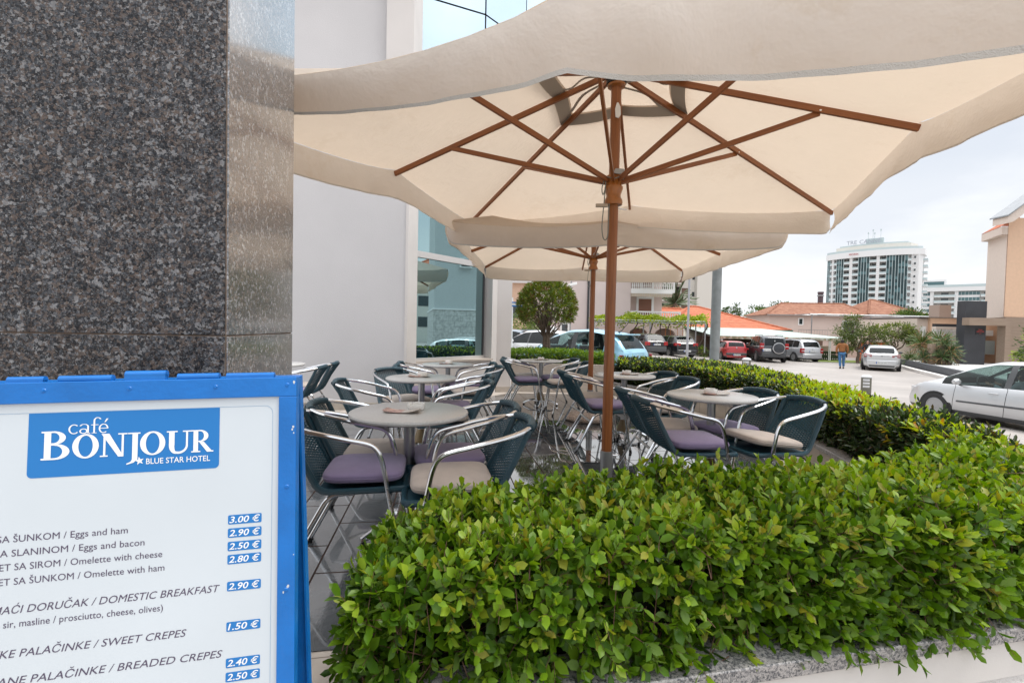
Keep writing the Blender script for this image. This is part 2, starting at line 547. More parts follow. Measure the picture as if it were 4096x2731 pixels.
L_(br_s.outputs['Fac'], cw.inputs[0]); L_(cw.outputs[0], b_.inputs['Coat Weight'])
cs = N_('ShaderNodeMath'); cs.operation = 'MULTIPLY_ADD'; cs.inputs[1].default_value = -0.45; cs.inputs[2].default_value = 0.5
L_(br_s.outputs['Fac'], cs.inputs[0]); L_(cs.outputs[0], b_.inputs['Specular IOR Level'])
fn = N_('ShaderNodeTexNoise'); fn.inputs['Scale'].default_value = 26; fn.inputs['Detail'].default_value = 5
L_(tcn.outputs['Object'], fn.inputs['Vector'])
bp = N_('ShaderNodeBump'); bp.inputs['Distance'].default_value = 0.006
br2 = ramp(t_, [(0.34, (0.30,) * 3), (0.48, (0.015,) * 3)])
L_(ad.outputs[0], br2.inputs['Fac']); L_(br2.outputs['Color'], bp.inputs['Strength'])
L_(fn.outputs['Fac'], bp.inputs['Height']); L_(bp.outputs['Normal'], b_.inputs['Normal'])
b_.inputs['IOR'].default_value = 2.0
b_.inputs['Coat IOR'].default_value = 1.6
b_.inputs['Coat Roughness'].default_value = 0.03
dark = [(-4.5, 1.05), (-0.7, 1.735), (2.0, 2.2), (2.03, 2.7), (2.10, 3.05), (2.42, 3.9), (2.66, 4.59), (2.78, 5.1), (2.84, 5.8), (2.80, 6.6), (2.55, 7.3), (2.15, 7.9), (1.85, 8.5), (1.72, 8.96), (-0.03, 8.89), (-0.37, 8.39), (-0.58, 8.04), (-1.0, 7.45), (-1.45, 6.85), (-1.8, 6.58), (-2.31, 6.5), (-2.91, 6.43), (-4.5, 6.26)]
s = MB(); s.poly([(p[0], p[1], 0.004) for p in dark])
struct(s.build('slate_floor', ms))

# ------------------------------------------------------------------ planters
m_stucco = mat('white_stucco', (0.62, 0.60, 0.58), 0.8, var=0.06, vscale=3, bump=0.9, bscale=70)
m_plain = mat('smooth_render', (0.62, 0.59, 0.56), 0.8, var=0.06, vscale=2, bump=0.1, bscale=200)
m_cop = granite('pale_granite_coping', [(0.0, (0.03, 0.035, 0.045)), (0.24, (0.12, 0.12, 0.125)), (0.42, (0.36, 0.34, 0.33)), (0.75, (0.44, 0.41, 0.385))], 150, 0.3)
m_wtile = mat('beige_wall_tile', (0.42, 0.37, 0.32), 0.5)
bricks(m_wtile, 0.30, 0.6, (0.20, 0.17, 0.15), [(0.41, 0.365, 0.315), (0.44, 0.39, 0.34)], axes='YZ', msize=0.004, bump=0.1, offset=0, vscale=8, var=0.1)
m_soil = mat('dark_soil', (0.05, 0.037, 0.027), 0.95, var=0.4, vscale=20, bump=0.8, bscale=40)

def offs(P, Q, d):
    """points of P moved a distance d towards Q"""
    o = []
    for a, b in zip(P, Q):
        v = Vector((b[0] - a[0], b[1] - a[1])); v.normalize()
        o.append((a[0] + v.x * d, a[1] + v.y * d))
    return o
pl = thing('planter', 'long curved planter with granite coping holding the hedges round the terrace', 'planter', (0.5, 1.4, 0))
def wpart(b, name, m, parent, **k):
    """world-space mesh under a thing that stands at a location"""
    o = b.build(name, m, parent, **k)
    o.location = -Vector(parent.location)
    return o
b = MB(); b.band(offs(OUT, IN, 0.03), offs(OUT, IN, 0.13), -1.3, 0.19); wpart(b, 'outer_wall', m_stucco, pl)
b = MB(); b.band(offs(OUT, IN, 0.022), offs(OUT, IN, 0.03), 0.05, 0.19); wpart(b, 'wall_band', m_plain, pl)
b = MB(); b.band(offs(IN, OUT, 0.02), offs(IN, OUT, 0.10), 0.0, 0.20); wpart(b, 'inner_wall', m_wtile, pl)
b = MB(); b.band(OUT, offs(OUT, IN, 0.16), 0.19, 0.24); wpart(b, 'outer_coping', m_cop, pl, bevel=0.004)
b = MB(); b.band(IN, offs(IN, OUT, 0.15), 0.20, 0.24); wpart(b, 'inner_coping', m_cop, pl, bevel=0.004)
b = MB(); b.band([offs(OUT, IN, 0.161)[0], offs(OUT, IN, 0.161)[0]][:1] + [offs(OUT[1:2], IN[1:2], 0.161)[0]], [offs(IN, OUT, 0.151)[0], offs(IN[1:2], OUT[1:2], 0.151)[0]], -1.0, -0.95)
e0, e1 = Vector((*OUT[0], 0)), Vector((*IN[0], 0)); ev = (e1 - e0).normalized()
b = MB(); q0 = e0 + ev * 0.161; q1 = e1 - ev * 0.151
b.band([(q0.x, q0.y), (q1.x, q1.y)], [(q0.x + 0.16 * E1[0], q0.y + 0.16 * E1[1]), (q1.x + 0.16 * E1[0], q1.y + 0.16 * E1[1])], 0.0, 0.24)
wpart(b, 'end_coping', m_cop, pl, bevel=0.004)
b = MB(); b.band(offs(OUT, IN, 0.14), offs(IN, OUT, 0.12), 0.02, 0.17); wpart(b, 'soil', m_soil, pl)

m_rough = mat('rough_stucco', (0.44, 0.38, 0.33), 0.85, var=0.08, vscale=4, bump=1.0, bscale=38)
pb = thing('planter', 'straight rough stucco planter at the back of the terrace beneath the light green hedge', 'planter', (0.9, 9.3, 0))
b = MB(); b.box(0.0, 1.93, 9.15, 9.30, 0.115, 0.56); wpart(b, 'wall', m_rough, pb)
b = MB(); b.box(0.0, 1.90, 9.135, 9.28, 0.0, 0.115); wpart(b, 'skirting', m_wtile, pb)
b = MB(); b.box(0.0, 2.2, 9.30, 11.0, -0.9, 0.50); wpart(b, 'soil', m_soil, pb)

# ------------------------------------------------------------------ hotel
m_wall = mat('pale_wall_paint', (0.555, 0.54, 0.545), 0.8, var=0.055, vscale=0.9, bump=0.30, bscale=110, vdetail=9)
m_wall2 = mat('warm_wall_and_lit_corner', (0.62, 0.585, 0.565), 0.75, var=0.04, vscale=1.5, bump=0.15, bscale=150)
m_rev = mat('beige_window_sill', (0.52, 0.455, 0.40), 0.6, var=0.04)
m_glass = mirror_glass('teal_coated_glass', (0.55, 0.78, 0.82), (0.012, 0.03, 0.035), 0.60)
m_cglass = mirror_glass('pale_curtain_glass', (0.72, 0.86, 0.96), (0.34, 0.42, 0.48), 0.66)
m_wframe = mat('pale_window_frame', (0.55, 0.53, 0.52), 0.4)
ho = thing('hotel_building', 'pale hotel with a large teal window and a glass curtain wall above, behind the cafe', 'building', (-1.5, 7.5, 0))
b = MB(); b.prism([(-9, 6.0), (-1.60, 6.90), (-1.59, 7.50), (-2.4, 9.2), (-9, 10.0)], 0, 14); wpart(b, 'wall', m_wall, ho, smooth=False)
b = MB(); b.prism([(-1.597, 6.885), (-1.56, 6.885), (-1.548, 7.52), (-1.62, 7.55), (-1.587, 7.45)], 0, 4.3); wpart(b, 'corner_strip', m_wall2, ho, smooth=False)  # return face of the wall, its brighter light put into a lighter colour
b = MB(); b.prism([(-1.88, 6.74), (-1.50, 6.785), (-1.52, 7.5), (-1.59, 7.5), (-1.61, 6.87), (-1.88, 6.84)], 4.3, 14); wpart(b, 'corner_strip', m_wall2, ho, smooth=False)
# wall below and above the oblique window, right pier
b = MB(); b.prism([(-1.547, 7.53), (-0.40, 8.78), (-0.52, 9.05), (-1.7, 7.72)], 0, 0.64); wpart(b, 'window_wall', m_wall2, ho, smooth=False)
b = MB(); b.prism([(-1.547, 7.53), (-0.40, 8.78), (-0.52, 9.05), (-1.7, 7.72)], 3.3, 4.3); wpart(b, 'window_wall', m_wall2, ho, smooth=False)
b = MB(); b.prism([(-0.385, 8.76), (-0.30, 9.02), (-0.02, 9.08), (-0.02, 10.8), (-0.58, 10.8), (-0.555, 9.0)], 0, 4.3); wpart(b, 'pier', m_wall2, ho, smooth=False)
b = MB(); b.prism([(-1.62, 7.47), (-0.35, 8.72), (-0.535, 8.93), (-1.66, 7.70)], 0.64, 0.672); wpart(b, 'sill', m_rev, ho, smooth=False)
gdir = Vector((1.037, 1.30, 0)); gl_ = gdir.length; gdir.normalize(); gn = Vector((gdir.y, -gdir.x, 0))
G0 = Vector((-1.60, 7.573, 0)); G1 = G0 + gdir * (gl_ + 0.03)
wi = wpart(MB().bar(G0 + gn * 0.01 + Vector((0, 0, 2.42)), G1 + gn * 0.01 + Vector((0, 0, 2.42)), 0.06, 0.10), 'window', m_wframe, ho)
b = MB()
for z0, z1 in ((0.672, 0.72), (3.25, 3.3)): b.bar(G0 + Vector((0, 0, (z0 + z1) / 2)), G1 + Vector((0, 0, (z0 + z1) / 2)), 0.06, z1 - z0)
o = b.build('frame', m_wframe, wi)
b = MB(); b.bar(G1 - gdir * 0.02 + Vector((0, 0, 0.72)), G1 - gdir * 0.02 + Vector((0, 0, 3.25)), 0.03, 0.05); b.build('edge_profile', M['dark'], wi)
for z0, z1 in ((0.72, 2.37), (2.47, 3.25)):
    b = MB(); b.poly([G0 + Vector((0, 0, z0)), G1 + Vector((0, 0, z0)), G1 + Vector((0, 0, z1)), G0 + Vector((0, 0, z1))]); b.build('pane', m_glass, wi)
b = MB(); sk = [(-9, 5.985), (-1.555, 6.87), (-1.535, 7.5), (-0.40, 8.745), (-0.31, 9.0), (-0.02, 9.06)]
b.band(sk, [(p[0] - 0.012, p[1] + 0.03) for p in sk], 0, 0.105); wpart(b, 'skirting', m_wtile, ho, smooth=False)
# curtain wall above
U = [(-1.60, 7.56), (-0.56, 8.0), (0.14, 8.77), (0.62, 10.2), (0.7, 13)]
b = MB(); b.prism([(U[0][0] - 0.02, U[0][1] + 0.1)] + [(p[0] - 0.05, p[1] + 0.06) for p in U[1:]] + [(-4, 13), (-4, 9)], 4.3, 14); wpart(b, 'upper_body', M['dark'], ho, smooth=False)
zl = [4.3, 6.52, 8.74, 10.96, 13.2]
for k in range(4):
    p, q = Vector((*U[k], 0)), Vector((*U[k + 1], 0)); d = (q - p).normalized() * 0.014
    for i in range(4):
        b = MB(); z0, z1 = zl[i] + 0.014, zl[i + 1] - 0.014
        b.poly([p + d + Vector((0, 0, z0)), q - d + Vector((0, 0, z0)), q - d + Vector((0, 0, z1)), p + d + Vector((0, 0, z1))]); wpart(b, 'facade_pane', m_cglass, ho)

# ------------------------------------------------------------------ granite column
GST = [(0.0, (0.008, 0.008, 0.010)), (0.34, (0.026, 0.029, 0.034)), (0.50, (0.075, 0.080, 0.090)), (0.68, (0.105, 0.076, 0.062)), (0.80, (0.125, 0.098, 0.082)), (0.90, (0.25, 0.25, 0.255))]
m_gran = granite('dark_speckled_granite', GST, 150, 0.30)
m_grans = granite('polished_granite_reflection_lightened', [(p, tuple(min(1, c * 1.7 + .035) for c in k)) for p, k in GST], 150, 0.20)  # side of the same stone, its bright reflection put into the base colour
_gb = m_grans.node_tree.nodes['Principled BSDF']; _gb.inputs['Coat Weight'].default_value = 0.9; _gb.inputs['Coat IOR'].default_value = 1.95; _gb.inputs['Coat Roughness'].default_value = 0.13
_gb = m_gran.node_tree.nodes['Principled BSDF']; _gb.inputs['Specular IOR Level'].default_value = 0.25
m_joint = mat('brown_joint', (0.20, 0.14, 0.10), 0.8)
co = thing('stone_column', 'massive polished speckled granite column beside the menu board', 'column', (-0.7045, 1.15, 0), A10)
b = MB(); b.box(-1.7, -0.004, 0.004, 0.566, 0, 4.2); b.build('core', m_joint, co)
CJ = 1.209
for z0, z1 in ((0, CJ - 0.0015), (CJ + 0.0015, 2.45), (2.453, 4.2)):
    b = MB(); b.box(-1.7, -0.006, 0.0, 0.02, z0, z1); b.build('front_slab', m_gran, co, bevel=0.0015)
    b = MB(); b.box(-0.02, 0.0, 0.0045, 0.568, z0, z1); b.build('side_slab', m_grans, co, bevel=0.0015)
# ------------------------------------------------------------------ menu board
psi, tau, rl = R(11.8), R(5.26), R(-1.26)
u0 = Vector((math.cos(psi), math.sin(psi), 0)); n0 = Vector((math.sin(psi), -math.cos(psi), 0))
v0 = Vector((0, 0, -1)) * math.cos(tau) + n0 * math.sin(tau)
bu = u0 * math.cos(rl) + v0 * math.sin(rl); bv = v0 * math.cos(rl) - u0 * math.sin(rl)
bn = bu.cross(-bv)
BO = Vector((-0.4505, 0.9, 1.1006))
base = BO + bv * 1.0; base.z = 0
MBd = Matrix.Identity(4)                     # board frame: x along the board, y up the board, z out of it
for i in range(3):
    MBd[i][0] = bu[i]; MBd[i][1] = -bv[i]; MBd[i][2] = bn[i]; MBd[i][3] = BO[i] - base[i]
m_blue = mat('blue_enamel', (0.0, 0.135, 0.46), 0.34, var=0.10, vscale=14, bump=0.10, bscale=120, coat=0.08, rvar=.08)
m_panel = mat('white_menu_sheet', (0.56, 0.61, 0.65), 0.3, var=0.03, vscale=3, coat=0.1)
m_logo = mat('printed_blue', (0.008, 0.165, 0.47), 0.35)
m_ink = mat('printed_violet_ink', (0.075, 0.055, 0.10), 0.5)
m_wink = mat('printed_white', (0.80, 0.81, 0.82), 0.4)
m_line = mat('printed_pale_line', (0.30, 0.42, 0.55), 0.5)
bo = thing('menu_board', 'blue metal folding menu board with white price list in front of granite column', 'menu board', base)
def bpart(b, name, m, parent=bo, **k):
    b.v = [tuple(MBd @ Vector(v)) for v in b.v]
    return b.build(name, m, parent, **k)
UL, UR, YT, YB = -0.545, 0.032, 0.038, -1.098
b = MB()
b.box(UL, UR, 0.0005, YT, -0.024, 0.004)
b.box(UL, UR, YB, -0.80, -0.024, 0.004)
b.box(UL, -0.5105, -0.80, 0.0005, -0.024, 0.004)
b.box(0.0005, UR, -0.80, 0.0005, -0.024, 0.004)
bpart(b, 'frame', m_blue, smooth=False, bevel=0.0015)
b = MB(); b.box(-0.511, 0.001, -0.801, 0.001, -0.020, -0.002); bpart(b, 'menu_panel', m_panel, smooth=False)
# rear leaf opens from the hinge
b = MB(); Mr = Matrix.Translation((0, YT, -0.026)) @ Matrix.Rotation(R(9.0), 4, 'X')
b.box(UL, UR, YB - YT - 0.004, 0.0, -0.022, -0.004, Mr)
b.box(UR - 0.004, UR + 0.0, YB - YT - 0.004, -0.003, -0.0035, 0.004, Mr)
bpart(b, 'rear_leaf', m_blue, smooth=False)
for i, (a, c, r_, lift) in enumerate(((-0.443, -0.388, 0.0065, 0), (-0.366, -0.283, 0.0068, 0), (-0.262, -0.196, 0.0075, 0.006), (-0.177, -0.107, 0.0068, 0), (-0.094, -0.010, 0.006, 0))):
    b = MB(); y = YT + 0.004 + lift
    b.tube([(a, y, -0.006), (c, y, -0.006)], r_, 12)
    b.box(a, c, YT - 0.0004, y, -0.010, 0.0012 - 0.004 * (i % 2))
    bpart(b, 'hinge', m_blue)
m_chip = mat('chipped_bare_metal', (0.55, 0.57, 0.58), 0.5)
for (a, c) in ((-0.384, 0.023), (-0.252, 0.023), (-0.11, 0.022), (0.0155, 0.023), (0.0165, -0.172), (0.0165, -0.364)):
    b = MB(); b.lathe([(0.0001, 0.0062), (0.0016, 0.0061), (0.0017, 0.0052), (0.0030, 0.0054), (0.0042, 0.004)], 12, Matrix.Translation((a, c, 0)))
    bpart(b, 'screw', m_blue)
b = MB()
for (a, c, w) in ((0.0278, 0.028, 0.0035), (0.027, -0.058, 0.0028), (0.0255, -0.063, 0.0022), (0.028, -0.070, 0.0016), (0.020, -0.358, 0.003), (0.012, -0.368, 0.0022), (0.0295, -0.30, 0.0013)):
    pts = [(a + w * rnd.uniform(.5, 1) * math.cos(t), c + w * 1.3 * rnd.uniform(.5, 1) * math.sin(t), 0.00425) for t in np.arange(0, 2 * PI, .8)]
    b.poly(pts)
bpart(b, 'paint_chips', m_chip)
# ---- printed sheet
ZP = -0.0018
def text_polys(body, size, shear=0.0, bold=0.0, sx=1.0):
    cu = bpy.data.curves.new('t', 'FONT'); cu.body = body; cu.size = size; cu.shear = shear; cu.offset = bold; cu.resolution_u = 3
    ob = bpy.data.objects.new('t', cu); COL.objects.link(ob)
    dg = bpy.context.evaluated_depsgraph_get()
    me = bpy.data.meshes.new_from_object(ob.evaluated_get(dg))
    vs = [(v.co.x * sx, v.co.y) for v in me.vertices]; fs = [tuple(p.vertices) for p in me.polygons]
    bpy.data.objects.remove(ob); bpy.data.curves.remove(cu); bpy.data.meshes.remove(me)
    return vs, fs
def put_text(b, body, x0, x1, y, size, z, vis=None, shear=0.0, bold=0.0):
    """set `body` so that it ends at x1 and its visible part starts at x0"""
    vv, _ = text_polys(vis or body, size, shear, bold)
    w = max(v[0] for v in vv) - min(v[0] for v in vv)
    k = (x1 - x0) / w
    vs, fs = text_polys(body, size, shear, bold)
    mx_ = max(v[0] for v in vs)
    b.add([((v[0] - mx_) * k + x1, v[1] + y, z) for v in vs], fs)
b = MB()
Z1 = ZP + 0.0002
rows = [('JAJA SA ŠUNKOM / Eggs and ham', 'SA ŠUNKOM / Eggs and ham', -0.447, -0.251, .237, .0165, 0),
        ('JAJA SA SLANINOM / Eggs and bacon', 'SA SLANINOM / Eggs and bacon', -0.449, -0.224, .261, .0165, 0),
        ('OMLET SA SIROM / Omelette with cheese', 'ET SA SIROM / Omelette with cheese', -0.442, -0.195, .2845, .0165, 0),
        ('OMLET SA ŠUNKOM / Omelette with ham', 'ET SA ŠUNKOM / Omelette with ham', -0.442, -0.191, .309, .0165, 0),
        ('DOMAĆI DORUČAK / DOMESTIC BREAKFAST', 'AĆI DORUČAK / DOMESTIC BREAKFAST', -0.437, -0.099, .357, .0185, .25),
        ('(pršut, sir, masline / prosciutto, cheese, olives)', 'sir, masline / prosciutto, cheese, olives)', -0.433, -0.192, .380, .0165, 0),
        ('SLATKE PALAČINKE / SWEET CREPES', 'KE PALAČINKE / SWEET CREPES', -0.437, -0.153, .430, .0185, .25),
        ('POHOVANE PALAČINKE / BREADED CREPES', 'ANE PALAČINKE / BREADED CREPES', -0.440, -0.093, .475, .0185, .25)]
for full, vis, x0, x1, v, sz, sh in rows:
    put_text(b, full, x0, x1, -v, sz, Z1, vis, sh, 0.0)
bpart(b, 'lettering', m_ink, smooth=False)
b = MB(); fr_ = rrect(-0.497, -0.011, -0.77, -0.016, 0.014, 6); n_ = len(fr_)
cx_, cy_ = -0.254, -0.393
inn = [(cx_ + (p[0] - cx_) * (1 - 0.0008 / 0.243), cy_ + (p[1] - cy_) * (1 - 0.0008 / 0.377)) for p in fr_]
b.add([(p[0], p[1], Z1) for p in fr_] + [(p[0], p[1], Z1) for p in inn], [(i, (i + 1) % n_, n_ + (i + 1) % n_, n_ + i) for i in range(n_)])
bpart(b, 'border_line', m_line, smooth=False)
for price, v in (('3.00 €', .219), ('2.90 €', .2435), ('2.50 €', .268), ('2.80 €', .292), ('2.90 €', .341), ('1.50 €', .414), ('2.40 €', .479), ('2.50 €', .504)):
    b = MB(); b.prism(rrect(-0.087, -0.029, -v - .0172, -v, .0025, 3), ZP, Z1)
    tg = bpart(b, 'price_tag', m_logo, smooth=False)
    b = MB(); put_text(b, price, -0.0845, -0.0315, -v - .0142, .0165, Z1 + .0003, None, .2, .0002); bpart(b, 'lettering', m_wink, tg, smooth=False)
# ---- logo
def ring(b, cx, cy, rx, ry, ix, iy, a0, a1, z, n=20, dx=0.0):
    vs = []
    for i in range(n + 1):
        a = R(a0 + (a1 - a0) * i / n); c, s_ = math.cos(a), math.sin(a)
        vs += [(cx + rx * c, cy + ry * s_, z), (cx + dx + ix * c, cy + iy * s_, z)]
    b.add(vs, [(2 * i, 2 * i + 2, 2 * i + 3, 2 * i + 1) for i in range(n)])
def rct(b, x0, x1, y0, y1, z, sk=0.0):
    b.add([(x0, y0, z), (x1, y0, z), (x1 + sk, y1, z), (x0 + sk, y1, z)], [(0, 1, 2, 3)])
zc = [0]
def nz_():
    zc[0] += 1
    return ZP + 0.0006 + 0.00001 * (zc[0] % 40)
def serif(b, x0, x1, y, h, up=True):
    rct(b, x0, x1, y if up else y - h, (y + h) if up else y, nz_())
def glyph(b, ch, x, y, w, h):
    st, th, sh = .235 * w, .085 * w, .055 * h
    if ch in 'BR':
        rct(b, x + .10 * w, x + .10 * w + st, y, y + h, nz_())
        serif(b, x, x + .5 * w, y + h, sh, False)
        t2 = .52 if ch == 'B' else .46
        ring(b, x + .42 * w, y + h * (t2 + 1) / 2, .42 * w, h * (1 - t2) / 2, .20 * w, h * (1 - t2) / 2 - sh, -90, 90, nz_(), 14)
        rct(b, x + .3 * w, x + .42 * w, y + h - sh, y + h, nz_()); rct(b, x + .3 * w, x + .42 * w, y + h * t2, y + h * t2 + sh, nz_())
        if ch == 'B':
            ring(b, x + .46 * w, y + h * t2 / 2, .52 * w, h * t2 / 2 + sh * .4, .27 * w, h * t2 / 2 - sh * .7, -90, 90, nz_(), 14)
            rct(b, x, x + .46 * w, y - sh * .4, y + sh * .7, nz_()); rct(b, x + .3 * w, x + .46 * w, y + h * t2 - sh * .5, y + h * t2 + sh * .5, nz_())
        else:
            serif(b, x, x + .45 * w, y, sh)
            b.add([(x + .38 * w, y + h * t2, nz_()), (x + .62 * w, y + h * t2, nz_()), (x + 1.06 * w, y, nz_()), (x + .78 * w, y, nz_())], [(0, 3, 2, 1)])
            serif(b, x + .78 * w, x + 1.1 * w, y, sh)
    elif ch == 'O':
        ring(b, x + w / 2, y + h / 2, w / 2, h * .53, w * .27, h * .46, 0, 360, nz_(), 28)
    elif ch == 'N':
        rct(b, x + .12 * w, x + .12 * w + th, y, y + h, nz_()); rct(b, x + .82 * w, x + .82 * w + th, y, y + h, nz_())
        z = nz_(); b.add([(x + .04 * w, y + h, z), (x + .34 * w, y + h, z), (x + .91 * w, y - .02 * h, z), (x + .70 * w, y - .02 * h, z)], [(0, 3, 2, 1)])
        serif(b, x, x + .3 * w, y, sh); serif(b, x + .68 * w, x + 1.04 * w, y + h, sh, False)
    elif ch == 'J':
        rct(b, x + .40 * w, x + .80 * w, y - .18 * h, y + h, nz_()); serif(b, x + .08 * w, x + .98 * w, y + h, sh, False)
        z = nz_(); b.add([(x + .40 * w, y - .18 * h, z), (x + .80 * w, y - .18 * h, z), (x + .52 * w, y - .32 * h, z), (x + .02 * w, y - .40 * h, z), (x + .0 * w, y - .35 * h, z), (x + .30 * w, y - .28 * h, z)], [(0, 5, 4, 3, 2, 1)])
    elif ch == 'U':
        rct(b, x + .10 * w, x + .10 * w + st, y + .36 * h, y + h, nz_()); rct(b, x + .82 * w, x + .82 * w + th, y + .36 * h, y + h, nz_())
        ring(b, x + .505 * w, y + .36 * h, .405 * w, .39 * h, .315 * w, .29 * h, 180, 360, nz_(), 18, dx=.0)
        ring(b, x + .40 * w, y + .36 * h, .30 * w, .385 * h, .07 * w, .30 * h, 180, 270, nz_(), 10, dx=0)
        serif(b, x, x + .46 * w, y + h, sh, False); serif(b, x + .68 * w, x + 1.05 * w, y + h, sh, False)
b = MB(); pts = [(-.408, -.017), (-.104, -.017)] + [p for p in rrect(-.408, -.104, -.130, -.017, .008, 5) if p[1] < -.05]
cen = sorted(pts, key=lambda p: math.atan2(p[1] + .07, p[0] + .256))
b.prism(cen, ZP, ZP + .0002)
lg = bpart(b, 'logo', m_logo, smooth=False)
b = MB()
glyph(b, 'B', -.388, -.0985, .044, .049)
for ch, x, w in (('O', -.341, .041), ('N', -.298, .041), ('J', -.2562, .022), ('O', -.235, .041), ('U', -.192, .039), ('R', -.151, .034)):
    glyph(b, ch, x, -.0985, w, .041)
# cafe, accented, light serif strokes
def lo_c(x, y, w, h): ring(b, x + w * .52, y + h / 2, w * .52, h * .52, w * .36, h * .43, 45, 318, nz_(), 18)
lo_c(-.3475, -.0555, .0165, .0165)
rct(b, -.3188, -.3160, -.0550, -.0430, nz_()); ring(b, -.3235, -.0430, .0074, .0045, .0048, .0035, 0, 165, nz_(), 10); ring(b, -.3243, -.0512, .0066, .0046, .0042, .0033, 0, 360, nz_(), 14); rct(b, -.3165, -.3140, -.0557, -.0545, nz_())
rct(b, -.3095, -.3068, -.0550, -.0330, nz_()); ring(b, -.3030, -.0332, .0064, .0060, .0038, .0048, 25, 180, nz_(), 10); rct(b, -.3130, -.3015, -.0412, -.0400, nz_()); rct(b, -.3120, -.3040, -.0556, -.0546, nz_())
ring(b, -.2935, -.0475, .0076, .0084, .0051, .0070, 0, 312, nz_(), 18); rct(b, -.2995, -.2860, -.0478, -.0466, nz_())
z = nz_(); b.add([(-.2925, -.0365, z), (-.2905, -.0365, z), (-.2862, -.0300, z), (-.2892, -.0300, z)], [(0, 1, 2, 3)])
z = nz_(); st_ = []
for i in range(10):
    r_ = .0078 if i % 2 == 0 else .0031; a = R(100 + 36 * i); st_.append((-.2352 + r_ * math.cos(a), -.1090 + r_ * math.sin(a), z))
b.poly(st_)
put_text(b, 'BLUE STAR HOTEL', -.2245, -.119, -.1155, .0145, nz_(), None, 0, .0001)
bpart(b, 'lettering', m_wink, lg, smooth=False)
# ------------------------------------------------------------------ chairs
m_rat = mat('woven_navy_rattan', (0.013, 0.058, 0.084), 0.42, var=0.25, vscale=60, spec=0.5)
m_wrap = mat('navy_rattan_wrapping', (0.012, 0.055, 0.080), 0.36, spec=0.55)
t_, b_, N_, L_ = nodes_of(m_wrap)
tcn = N_('ShaderNodeTexCoord'); sx = N_('ShaderNodeSeparateXYZ'); L_(tcn.outputs['Object'], sx.inputs[0])
a1 = N_('ShaderNodeMath'); a1.operation = 'MULTIPLY_ADD'; a1.inputs[1].default_value = 1.35; L_(sx.outputs[2], a1.inputs[0]); L_(sx.outputs[1], a1.inputs[2])
a1b = N_('ShaderNodeMath'); a1b.operation = 'MULTIPLY_ADD'; a1b.inputs[1].default_value = 0.12; L_(sx.outputs[0], a1b.inputs[0]); L_(a1.outputs[0], a1b.inputs[2])
a2 = N_('ShaderNodeMath'); a2.operation = 'MULTIPLY'; a2.inputs[1].default_value = 2 * PI / 0.0065; L_(a1b.outputs[0], a2.inputs[0])
a3 = N_('ShaderNodeMath'); a3.operation = 'SINE'; L_(a2.outputs[0], a3.inputs[0])
bp = N_('ShaderNodeBump'); bp.inputs['Strength'].default_value = 0.55; bp.inputs['Distance'].default_value = 0.003
L_(a3.outputs[0], bp.inputs['Height']); L_(bp.outputs['Normal'], b_.inputs['Normal'])

def fabric(name, col):
    m = mat(name, col, 0.85, var=0.07, vscale=14, bump=0.25, bscale=420, spec=0.25)
    m.node_tree.nodes['Principled BSDF'].inputs['Sheen Weight'].default_value = 0.25
    return m
m_pur = fabric('purple_cushion_fabric', (0.225, 0.180, 0.300))
m_bei = fabric('beige_cushion_fabric', (0.47, 0.405, 0.36))

